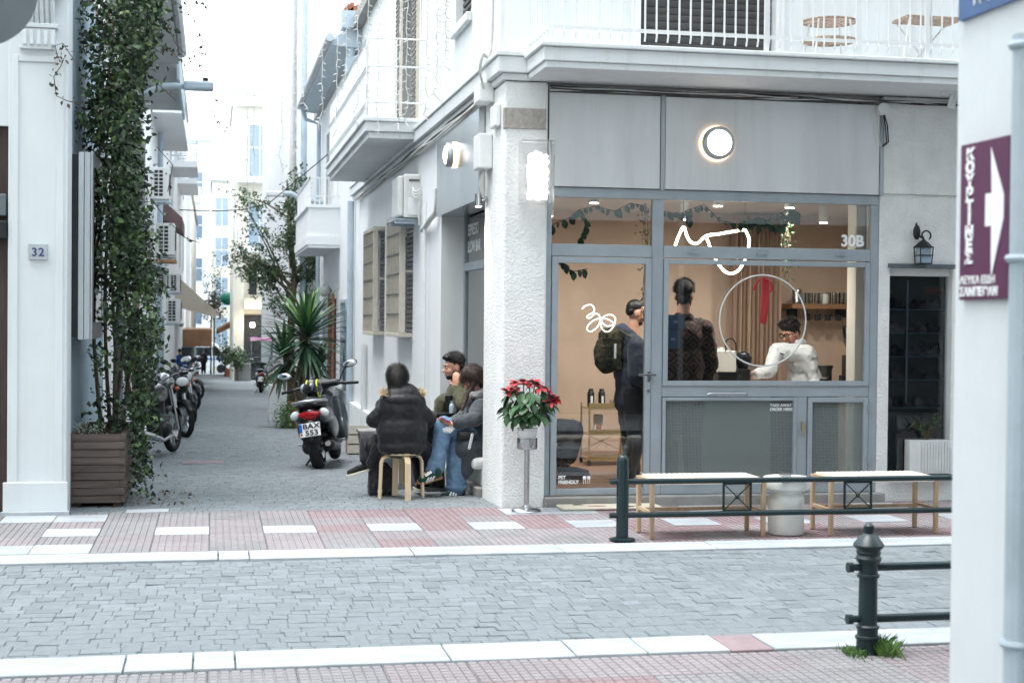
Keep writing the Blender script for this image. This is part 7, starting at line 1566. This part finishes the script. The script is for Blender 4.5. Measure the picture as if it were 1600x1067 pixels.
# shelf with glassware on the back wall
SYY = 16.9; za = at(1290, 475, SYY).z; xa, xb = at(1236, 475, SYY).x, at(1350, 472, SYY).x
sh_ = thing('wall_shelf', 'wooden wall shelf carrying tins and glasses behind the barista', 'shelf', (xa, SYY, za)); MB().box(xa, xb, 16.85, 17.29, za - .06, za).build('board', 'shelf_wood', sh_, bevel=.004)
for x in (xa + .1, xb - .2): MB().box(x, x + .02, 17.0, 17.29, za - .16, za - .061).build('bracket', 'dark_metal', sh_)
q = random.Random(77)
items = [('tin', .06, .17, 'steel')] + [('jar', .032, .13, 'clear_glass')] * 5 + [('vase', .05, .12, 'ceramic')] + [('drinking_glass', .03, .14, 'clear_glass')] * 6
cnt_ = {}
for k, (nm, r_, h_, m) in enumerate(items):
    o_ = ORD[cnt_.get(nm, 0)]; cnt_[nm] = cnt_.get(nm, 0) + 1
    x = xa + .12 + k * (xb - xa - .2) / len(items); t = tag(MB().lathe([(r_ * .8, 0), (r_, .01), (r_, h_ * .9), (r_ * .9, h_), (r_ * .85, h_), (r_ * .9, .02), (0, .012)], (x, 16.97 + q.uniform(-.04, .06), za + .001), 18, close=False).build(nm, m, smooth=40), {'tin': 'round steel tin at the left end of the shelf', 'jar': o_ + ' glass jar from the left on the wall shelf', 'vase': 'pale round vase in the middle of the shelf', 'drinking_glass': o_ + ' drinking glass from the left at the right end of the shelf'}[nm], nm.replace('_', ' '), 'glassware on the wall shelf')
for k in range(4):
    x = xa + .25 + k * .13; t = thing('hanging_mug', ORD[k] + ' dark mug from the left hanging under the wall shelf', 'mug', (x, 17.0, za - .18), group='mugs hanging under the shelf'); MB().lathe([(.035, 0), (.04, .08), (.036, .08), (.03, .01)], (x, 17.0, za - .2), 16, close=False).build('cup', 'dark_metal', t); MB().torus((x + .045, 17.0, za - .16), .022, .006, (0, 1, 0), 12, 6).build('handle', 'dark_metal', t); MB().cyl((x, 17.0, za - .12), (x, 17.0, za - .06), .003, n=5).build('hook', 'dark_metal', t)
# counter
cn = thing('counter', 'pale service counter seen through the wired glass', 'counter', (5.1, 14.2, .09)); MB().box(4.46, 5.32, 13.75, 14.45, .09, .93).build('front', 'counter_front', cn) if False else None
mat('counter_front', rgb(196, 212, 206), .5, var=.04, scale=4); MB().box(4.46, 5.30, 13.75, 14.40, .092, .93).build('cabinet', 'counter_front', cn, bevel=.005); MB().box(5.302, 6.0, 13.75, 14.40, .092, .93).build('cabinet', 'dark_room', cn); MB().box(4.44, 6.02, 13.72, 14.43, .931, .965).build('worktop', 'cafe_white', cn, bevel=.004)  # right cabinet is coloured dark in place of the dark interior
CT = .9655
# espresso machine
em = thing('espresso_machine', 'white and black espresso machine left of the barista', 'coffee machine', (4.62, 14.1, CT)); EY = 13.98
a = at(1122, 581, EY); b_ = at(1151, 548, EY); MB().box(a.x, b_.x, EY, EY + .3, a.z, b_.z).build('body', 'cafe_white', em, bevel=.01); MB().box(a.x + .01, b_.x + .02, EY + .02, EY + .3, CT, a.z - .002).build('base', 'black_plastic', em, bevel=.008)
MB().cyl((b_.x + .03, EY + .08, a.z - .06), (b_.x + .03, EY + .08, a.z - .02), .035).tube([(b_.x + .03, EY + .05, a.z - .05), (b_.x + .03, EY - .08, a.z - .06)], .012, 6).build('portafilter', 'dark_metal', em); MB().tube(smooth_path([at(u, v, EY) for u, v in ((1134, 548), (1134, 534), (1142, 529), (1149, 536), (1150, 548))]), .008, 6).build('swan_neck', 'dark_metal', em)
MB().cyl((a.x + .06, EY + .1, b_.z), (a.x + .06, EY + .1, b_.z + .03), .04).build('cup', 'ceramic', em)
gd = thing('coffee_grinder', 'black coffee grinder with domed hopper by the espresso machine', 'grinder', (4.76, 14.2, CT), group='coffee grinders on the counter'); g = at(1164, 560, 14.15)
MB().box(g.x - .07, g.x + .05, 14.12, 14.3, CT, 1.18).build('body', 'black_plastic', gd, bevel=.012); MB().lathe([(.05, 1.18), (.085, 1.24), (.088, 1.30), (.08, 1.305)], (g.x, 14.2, 0), 20).build('hopper', 'black_plastic', gd, smooth=40); MB().ell((g.x, 14.2, 1.31), (.07, .07, .045)).build('lid', 'dark_glass', gd, smooth=180); MB().cyl((g.x + .05, 14.12, 1.12), (g.x + .09, 14.08, 1.12), .02).build('chute', 'steel', gd)
g = at(1291, 580, 14.1); g3 = thing('coffee_dripper', 'black filter coffee brewer between barista and big grinder', 'coffee brewer', (g.x, 14.1, CT))
MB().box(g.x - .06, g.x + .06, 14.05, 14.2, CT, CT + .03).box(g.x + .03, g.x + .06, 14.1, 14.16, CT + .03, 1.22).build('stand', 'black_plastic', g3); MB().lathe([(.03, 1.10), (.075, 1.20), (.08, 1.215)], (g.x, 14.12, 0), 20).build('cone', 'black_plastic', g3, smooth=40); MB().lathe([(.05, .998), (.06, 1.04), (.045, 1.085)], (g.x - .01, 14.12, 0), 18).build('jug', 'dark_glass', g3, smooth=40)
g = at(1330, 580, 14.1); g2 = thing('coffee_grinder', 'tall dark coffee grinder with clear hopper at the right', 'grinder', (g.x, 14.1, CT), group='coffee grinders on the counter')
MB().box(g.x - .02, g.x + .14, 14.05, 14.3, CT, 1.32).build('body', 'black_plastic', g2, bevel=.015); MB().lathe([(.045, 1.32), (.10, 1.52), (.105, 1.60), (.10, 1.60), (.095, 1.52), (.04, 1.33)], (g.x + .04, 14.17, 0), 24, close=False).build('hopper', 'clear_glass', g2, smooth=40); MB().cyl((g.x + .04, 14.17, 1.60), (g.x + .04, 14.17, 1.62), .107).build('lid', 'dark_metal', g2); MB().lathe([(.042, 1.335), (.09, 1.46), (0, 1.47)], (g.x + .04, 14.17, 0), 20, close=False).build('beans', 'coffee', g2)
MB().box(g.x - .1, g.x - .02, 14.08, 14.18, CT, 1.12).build('doser', 'dark_metal', g2, bevel=.01)
# trolley
TYY = 15.6; a = at(919, 715, TYY); b_ = at(986, 632, TYY); z0 = .09; tr_ = thing('bar_trolley', 'pale gold bar trolley with three shelves near the door', 'trolley', ((a.x + b_.x) / 2, TYY, z0))
zt = [at(950, v, TYY).z for v in (716, 678, 637)]
for z in zt: MB().box(a.x, b_.x, TYY, TYY + .36, z - .012, z).box(a.x, b_.x, TYY - .008, TYY, z - .015, z + .05).build('shelf', 'gold_metal', tr_)
for x in (a.x + .01, b_.x - .01):
    for y in (TYY, TYY + .36): MB().cyl((x, y, zt[0] - .03), (x, y, zt[2] + .04), .011, n=8).build('upright', 'gold_metal', tr_); MB().cyl((x - .012, y, z0 + .03), (x + .012, y, z0 + .03), .03, n=14).cyl((x, y, z0 + .04), (x, y, zt[0] - .02), .008, n=6).build('castor', 'dark_metal', tr_)
for za_, zb_ in ((zt[0], zt[1]), ): MB().bar((a.x, TYY + .36, za_ + .05), (b_.x, TYY + .36, zb_), .008, .008).bar((b_.x, TYY + .36, za_ + .05), (a.x, TYY + .36, zb_), .008, .008).build('cross_brace', 'gold_metal', tr_)
for u, lab in ((923, 'left black thermos bottle on the trolley'), (940, 'right black thermos bottle on the trolley')):
    p = at(u, 633, TYY + .15); t = thing('thermos_bottle', lab, 'bottle', (p.x, TYY + .15, zt[2])); MB().lathe([(.035, 0), (.038, .01), (.038, .15), (.03, .165), (.026, .17), (.026, .19), (.02, .195)], (p.x, TYY + .15, zt[2] + .001), 18).build('flask', 'black_plastic', t, smooth=40); MB().box(p.x - .012, p.x + .012, TYY + .105, TYY + .115, zt[2] + .04, zt[2] + .12).build('label', 'letter_white', t)
for k in range(4): x = at(956 + k * 7, 633, TYY + .15).x; tag(MB().lathe([(.022, 0), (.026, .075), (.024, .075), (.02, .006)], (x, TYY + .15, zt[2] + .001), 14, close=False).build('drinking_glass', 'clear_glass'), ORD[k] + ' small glass from the left on the trolley top', 'drinking glass', 'glasses on the trolley')
p = at(934, 676, TYY + .2); bk = thing('coffee_bag', 'white coffee bag standing on the middle trolley shelf', 'bag', (p.x, TYY + .2, zt[1])); MB().box(p.x - .05, p.x + .05, TYY + .16, TYY + .22, zt[1] + .001, zt[1] + .2).build('pouch', 'cafe_white', bk, bevel=.01); MB().box(p.x - .03, p.x + .03, TYY + .157, TYY + .159, zt[1] + .04, zt[1] + .09).build('label', 'terracotta', bk)
pl_ = thing('floor_plant', 'small green plant behind the wired glass', 'plant', (4.45, 13.4, .09))
MB().lathe([(.05, 0), (.07, .1), (.06, .1)], (4.42, 13.42, .09), 16).build('pot', 'terracotta', pl_)
for k in range(9): o = link('leaf', PL, pl_); put(o, (4.42, 13.42, .18), (0, -R(40 + 5 * k), k * 2.4), (.17, .08, .16))

# ---- tall customer in patterned jacket, back to us
c1 = person('tall man in dark jacket with rust diamond pattern, back to the window', (4.3, 13.72, .09)); cy1 = 13.62
hd = at(1069, 462, cy1); hp, HL, hrot = head_prims(hd, (.45, .85, -.1), s=1.05); cx = hd.x - .01; sh = hd.z - .26; S = lambda a, b, c: V((cx + a, cy1 + b, c))
legs = [[S(s_ * .1, 0, .98), S(s_ * .11, .02, .55), S(s_ * .12, 0, .16)] for s_ in (-1, 1)]
arms = [[S(-.21, 0, sh - .05), S(-.27, .0, sh - .36), S(-.2, .2, sh - .5)], [S(.21, 0, sh - .05), S(.28, .02, sh - .38), S(.25, .12, sh - .62)]]
body = hp + chain([hd + V((0, -.01, -.08)), S(0, 0, sh), S(0, 0, 1.3), S(0, 0, 1.0)], [.058, .07, .13, .14])
for l in legs: body += chain(l, [.1, .07, .05])
for s_, a_ in zip((-1, 1), arms): body += chain(a_, [.055, .045, .032]) + hand_prims(a_[2], (0, .5, -.8), (-s_, 0, 0), 1)
blob('body', 'skin', body, c1, .01, 2); face_bits(c1, HL, hrot)
blob('jacket', 'diamond_cloth', [('e', S(0, -.01, sh - .12), (.22, .14, .17)), ('e', S(0, -.01, sh - .40), (.215, .15, .30)), ('e', S(0, -.01, sh - .66), (.215, .155, .22)), ('c', S(-.17, 0, sh - .03), .085, S(.17, 0, sh - .03), .085), ('c', S(-.05, -.03, sh + .05), .055, S(.05, -.03, sh + .05), .055)] + sum([chain(a_, [.095, .085, .065]) for a_ in arms], []), c1, .012, 3, fold=.02, fsize=.08)
blob('trousers', 'black_cloth', sum([chain(l, [.13, .095, .08]) for l in legs], []) + [('e', S(0, 0, 1.0), (.18, .13, .14))], c1, .014, 3, fold=.015)
blob('hair', 'hair_black', [('e', HL(0, -.02, .045), (.084, .102, .09), hrot), ('e', HL(0, .03, .11), (.07, .06, .035), hrot), ('e', HL(0, -.06, -.02), (.076, .05, .07), hrot), ('e', HL(0, .07, .10), (.05, .04, .03), hrot)], c1, .008, 2, fold=.02, fsize=.025)
blob('beard', 'hair_black', [('e', HL(0, .04, -.08), (.054, .055, .038), hrot), ('e', HL(.05, .01, -.055), (.018, .035, .045), hrot), ('e', HL(-.05, .01, -.055), (.018, .035, .045), hrot)], c1, .009, 2)
for l in legs: shoe_at(c1, V(l[2]) + V((0, -.08, -.07)), V(l[2]) + V((0, .19, -.07)), 'black_cloth', 'sole')

strands(c1, HL, hrot, 'hair_black', 1500, .04, .3, (.086, .104, .095), (0, -.015, .055), seed=7, low=-.2)
# ---- customer with camouflage backpack, facing right
c2 = person('man in navy jacket with camouflage backpack standing behind the door glass', (3.75, 14.1, .09)); cy2 = 14.1
hd = at(994, 489, cy2); hp, HL, hrot = head_prims(hd, (1, .08, -.28), s=1.04); cx = hd.x - .05; sh = hd.z - .26; S = lambda a, b, c: V((cx + a, cy2 + b, c))
legs = [[S(0, s_ * .1, .96), S(.04, s_ * .11, .52), S(0 + s_ * .06, s_ * .12, .17)] for s_ in (-1, 1)]
arms = [[S(0, s_ * .2, sh - .05), S(-.02, s_ * .27, sh - .36), S(.20, s_ * .18, sh - .42)] for s_ in (-1, 1)]
body = hp + chain([hd + V((-.02, 0, -.08)), S(0, 0, sh), S(-.01, 0, 1.3), S(0, 0, 1.0)], [.056, .07, .13, .13])
for l in legs: body += chain(l, [.1, .07, .05])
for s_, a_ in zip((-1, 1), arms): body += chain(a_, [.055, .045, .032]) + hand_prims(a_[2], (1, 0, 0), (0, -s_, 0), 1, .9)
blob('body', 'skin', body, c2, .01, 2); face_bits(c2, HL, hrot)
mat('navy', rgb(44, 54, 72), .8, var=.15, scale=10, sheen=.15)
blob('jacket', 'navy', [('e', S(0, 0, sh - .12), (.14, .21, .17)), ('e', S(.0, 0, sh - .40), (.15, .20, .30)), ('e', S(0, 0, sh - .58), (.16, .20, .18)), ('c', S(-.01, -.16, sh - .03), .085, S(-.01, .16, sh - .03), .085), ('e', S(-.09, 0, sh + .06), (.09, .12, .10)), ('e', S(-.02, 0, sh + .05), (.08, .10, .06))] + sum([chain(a_, [.09, .08, .06]) for a_ in arms], []), c2, .012, 3, fold=.022, fsize=.07)
blob('trousers', 'dark_fabric', sum([chain(l, [.13, .095, .085]) for l in legs], []) + [('e', S(0, 0, .98), (.13, .17, .14))], c2, .014, 3, fold=.02)
blob('hair', 'hair_black', [('e', HL(0, -.024, .042), (.079, .092, .086), hrot), ('e', HL(0, -.06, .0), (.074, .045, .05), hrot)], c2, .008, 2)
blob('beard', 'hair_black', [('e', HL(0, .04, -.082), (.052, .052, .034), hrot), ('e', HL(-.052, .01, -.05), (.014, .03, .04), hrot)], c2, .009, 2)
for l in legs: shoe_at(c2, V(l[2]) + V((-.08, 0, -.08)), V(l[2]) + V((.20, 0, -.08)), 'white_cloth', 'sole')
bk = thing('camouflage_backpack', 'camouflage backpack on the back of the man behind the door glass', 'backpack', S(-.25, 0, 1.2)); p = at(955, 548, cy2 - .05)
blob('bag', 'camo', [('b', (p.x, cy2, p.z), (.17, .28, .36)), ('e', (p.x - .03, cy2, p.z - .04), (.13, .15, .19)), ('e', (p.x - .09, cy2, p.z - .08), (.06, .11, .11)), ('e', (p.x, cy2, p.z + .18), (.09, .13, .05))], bk, .012, 3, fold=.03, fsize=.05)
MB().box(p.x + .0, p.x + .02, cy2 - .165, cy2 - .155, p.z - .07, p.z + .07).build('logo_strip', 'letter_white', bk); MB().tube(smooth_path([(p.x + .05, cy2 - .14, p.z + .2), S(-.06, -.20, sh + .02), S(.06, -.22, sh - .08), S(.04, -.24, sh - .3)]), .014, 6).build('strap', 'camo', bk)
for k in range(4): MB().box(p.x - .15 + k * .01, p.x - .02, cy2 - .162, cy2 - .152, p.z - .14 + k * .08, p.z - .12 + k * .08).build('webbing', 'black_cloth', bk)

# ---- barista
c3 = person('barista in pale shirt and dark glasses bending over the coffee machine', (5.2, 14.75, .09)); cy3 = 14.72
hd = at(1235, 521, cy3); hp, HL, hrot = head_prims(hd, (-.85, -.45, -.35), s=1.02); cx = hd.x + .12; sh = hd.z - .17; S = lambda a, b, c: V((cx + a, cy3 + b, c))
legs = [[S(.08, s_ * .1 + .1, .95), S(.06, s_ * .12 + .1, .52), S(.08, s_ * .12 + .12, .16)] for s_ in (-1, 1)]
ra = [S(-.06, -.2, sh - .06), at(1212, 580, cy3 - .28), at(1183, 587, cy3 - .5)]; la = [S(-.12, .14, sh - .06), at(1200, 580, cy3 + .02), at(1178, 583, cy3 - .2)]
sr = [at(1262, 552, cy3 - .2), at(1276, 598, cy3 - .18), at(1262, 620, cy3 - .4)]; sl_ = [at(1214, 548, cy3 - .05), at(1203, 580, cy3 - .25), at(1176, 586, cy3 - .48)]
body = hp + chain([hd + V((.04, .01, -.07)), S(0, 0, sh), S(.06, .06, 1.12), S(.08, .1, .98)], [.054, .07, .13, .13])
for l in legs: body += chain(l, [.1, .07, .05])
body += chain(sr, [.055, .045, .032]) + hand_prims(sr[2], (-.6, -.5, -.3), (0, 0, -1), 1, .6) + chain(sl_, [.055, .042, .032]) + hand_prims(sl_[2], (-1, -.2, -.1), (0, -.2, -1), 1, .9)
blob('body', 'skin', body, c3, .009, 2); face_bits(c3, HL, hrot)
mat('pale_shirt', rgb(214, 220, 226), .85, var=.06, scale=8, bump=.3, bscale=50)
blob('shirt', 'pale_shirt', [('e', S(0, -.02, sh - .11), (.17, .19, .16)), ('e', S(.04, .02, sh - .32), (.17, .18, .26)), ('e', S(.06, .06, sh - .5), (.17, .18, .18)), ('c', sl_[0], .09, sr[0], .09), ('c', S(-.06, -.06, sh + .06), .045, S(.03, .06, sh + .07), .05)] + chain(sr[:2] + [sr[1].lerp(sr[2], .85)], [.09, .08, .06]) + chain(sl_[:2] + [sl_[1].lerp(sl_[2], .85)], [.085, .07, .05]), c3, .011, 3, fold=.03, fsize=.06)
MB().obox(at(1222, 553, cy3 - .235), (.05, .004, .012), Matrix.Rotation(.3, 3, 'Y')).build('embroidery', 'ink', c3)
blob('trousers', 'black_cloth', sum([chain(l, [.13, .095, .08]) for l in legs], []), c3, .015, 3)
blob('hair', 'hair_black', [('e', HL(0, -.02, .055), (.086, .102, .088), hrot), ('e', HL(0, .05, .10), (.07, .05, .04), hrot), ('e', HL(.0, -.065, -.01), (.074, .045, .06), hrot), ('e', HL(-.04, .02, .12), (.05, .05, .03), hrot), ('e', HL(.05, .03, .11), (.05, .05, .03), hrot)], c3, .008, 1, fold=.03, fsize=.025)
strands(c3, HL, hrot, 'hair_black', 1700, .04, .1, (.09, .105, .10), (0, -.01, .065), seed=8, low=-.1)
gls = MB()
for s_ in (-1, 1): gls.torus(HL(s_ * .034, .10, .01), .026, .0045, hrot @ V((0, 1, 0)), 18, 6).tube([HL(s_ * .06, .095, .014), HL(s_ * .08, .03, .015), HL(s_ * .078, -.02, .01)], .0045, 5)
gls.tube([HL(-.01, .104, .014), HL(.01, .104, .014)], .0045, 5).build('spectacles', 'black_plastic', c3)
blob('beard', 'hair_black', [('e', HL(0, .042, -.084), (.05, .05, .03), hrot)], c3, .009, 2)
for l in legs: shoe_at(c3, V(l[2]) + V((.08, 0, -.07)), V(l[2]) + V((-.19, 0, -.07)), 'black_cloth', 'sole')

# ---- guest on a metal stool just inside the door, mostly behind the pillar
g1 = person('seated guest inside the door with grey jeans and black boots', (3.0, 14.25, .09)); gy_ = 14.2; hipx = 3.0
hd = V((2.99, gy_ + .05, 1.36)); hp, HL, hrot = head_prims(hd, (.9, .3, 0)); 
legs = [[V((hipx, gy_ - .06, .60)), at(896, 672, gy_ - .1), at(884, 722, gy_ - .12)], [V((hipx, gy_ + .12, .58)), at(894, 676, gy_ + .15), at(876, 728, gy_ + .1)]]
arms = [[V((2.99, gy_ + s_ * .17, 1.08)), V((2.99, gy_ + s_ * .22, .82)), V((3.1, gy_ + s_ * .12, .72))] for s_ in (-1, 1)]
body = hp + chain([hd + V((0, 0, -.08)), (2.99, gy_, 1.1), (2.99, gy_, .85), (hipx, gy_, .6)], [.05, .06, .11, .12]) + chain(legs[0], [.09, .06, .045]) + chain(legs[1], [.09, .06, .045])
for s_, a_ in zip((-1, 1), arms): body += chain(a_, [.05, .04, .03]) + hand_prims(a_[2], (1, 0, -.2), (0, 0, -1), 1)
blob('body', 'skin', body, g1, .011, 2); face_bits(g1, HL, hrot)
blob('sweater', 'dark_fabric', [('e', (2.98, gy_, 1.0), (.12, .19, .15)), ('e', (2.98, gy_, .78), (.13, .18, .22))] + sum([chain(a_, [.075, .065, .05]) for a_ in arms], []), g1, .013, 3, fold=.02)
blob('jeans', 'dark_jeans', [('e', (hipx, gy_, .58), (.14, .18, .11))] + sum([chain([l[0], l[1], V(l[1]).lerp(V(l[2]), .75)], [.115, .105, .10]) for l in legs], []), g1, .012, 3, fold=.025, fsize=.06)
blob('hair', 'hair_brown', [('e', HL(0, -.02, .04), (.085, .10, .09), hrot)], g1, .01, 2)
for l in legs: f = V(l[2]); shoe_at(g1, V((f.x - .05, f.y, f.z - .11)), V((f.x + .24, f.y - .02, f.z - .13)), 'boot', 'black_plastic', boot=.13)
ms = thing('metal_stool', 'chrome legged stool under the guest inside the door', 'stool', (3.02, 14.2, .09)); MB().lathe([(0, .45), (.16, .45), (.165, .46), (.16, .472), (0, .472)], (3.02, 14.2, .0), 28, close=False).build('seat', 'bench_wood', ms, smooth=40)
for k in range(4): a = PI / 4 + k * PI / 2; MB().tube(smooth_path([(3.02 + .06 * math.cos(a), 14.2 + .06 * math.sin(a), .44), (3.02 + .14 * math.cos(a), 14.2 + .14 * math.sin(a), .43), (3.02 + .165 * math.cos(a), 14.2 + .165 * math.sin(a), .38), (3.02 + .18 * math.cos(a), 14.2 + .18 * math.sin(a), .092)]), .011, 8).build('leg', 'steel', ms)
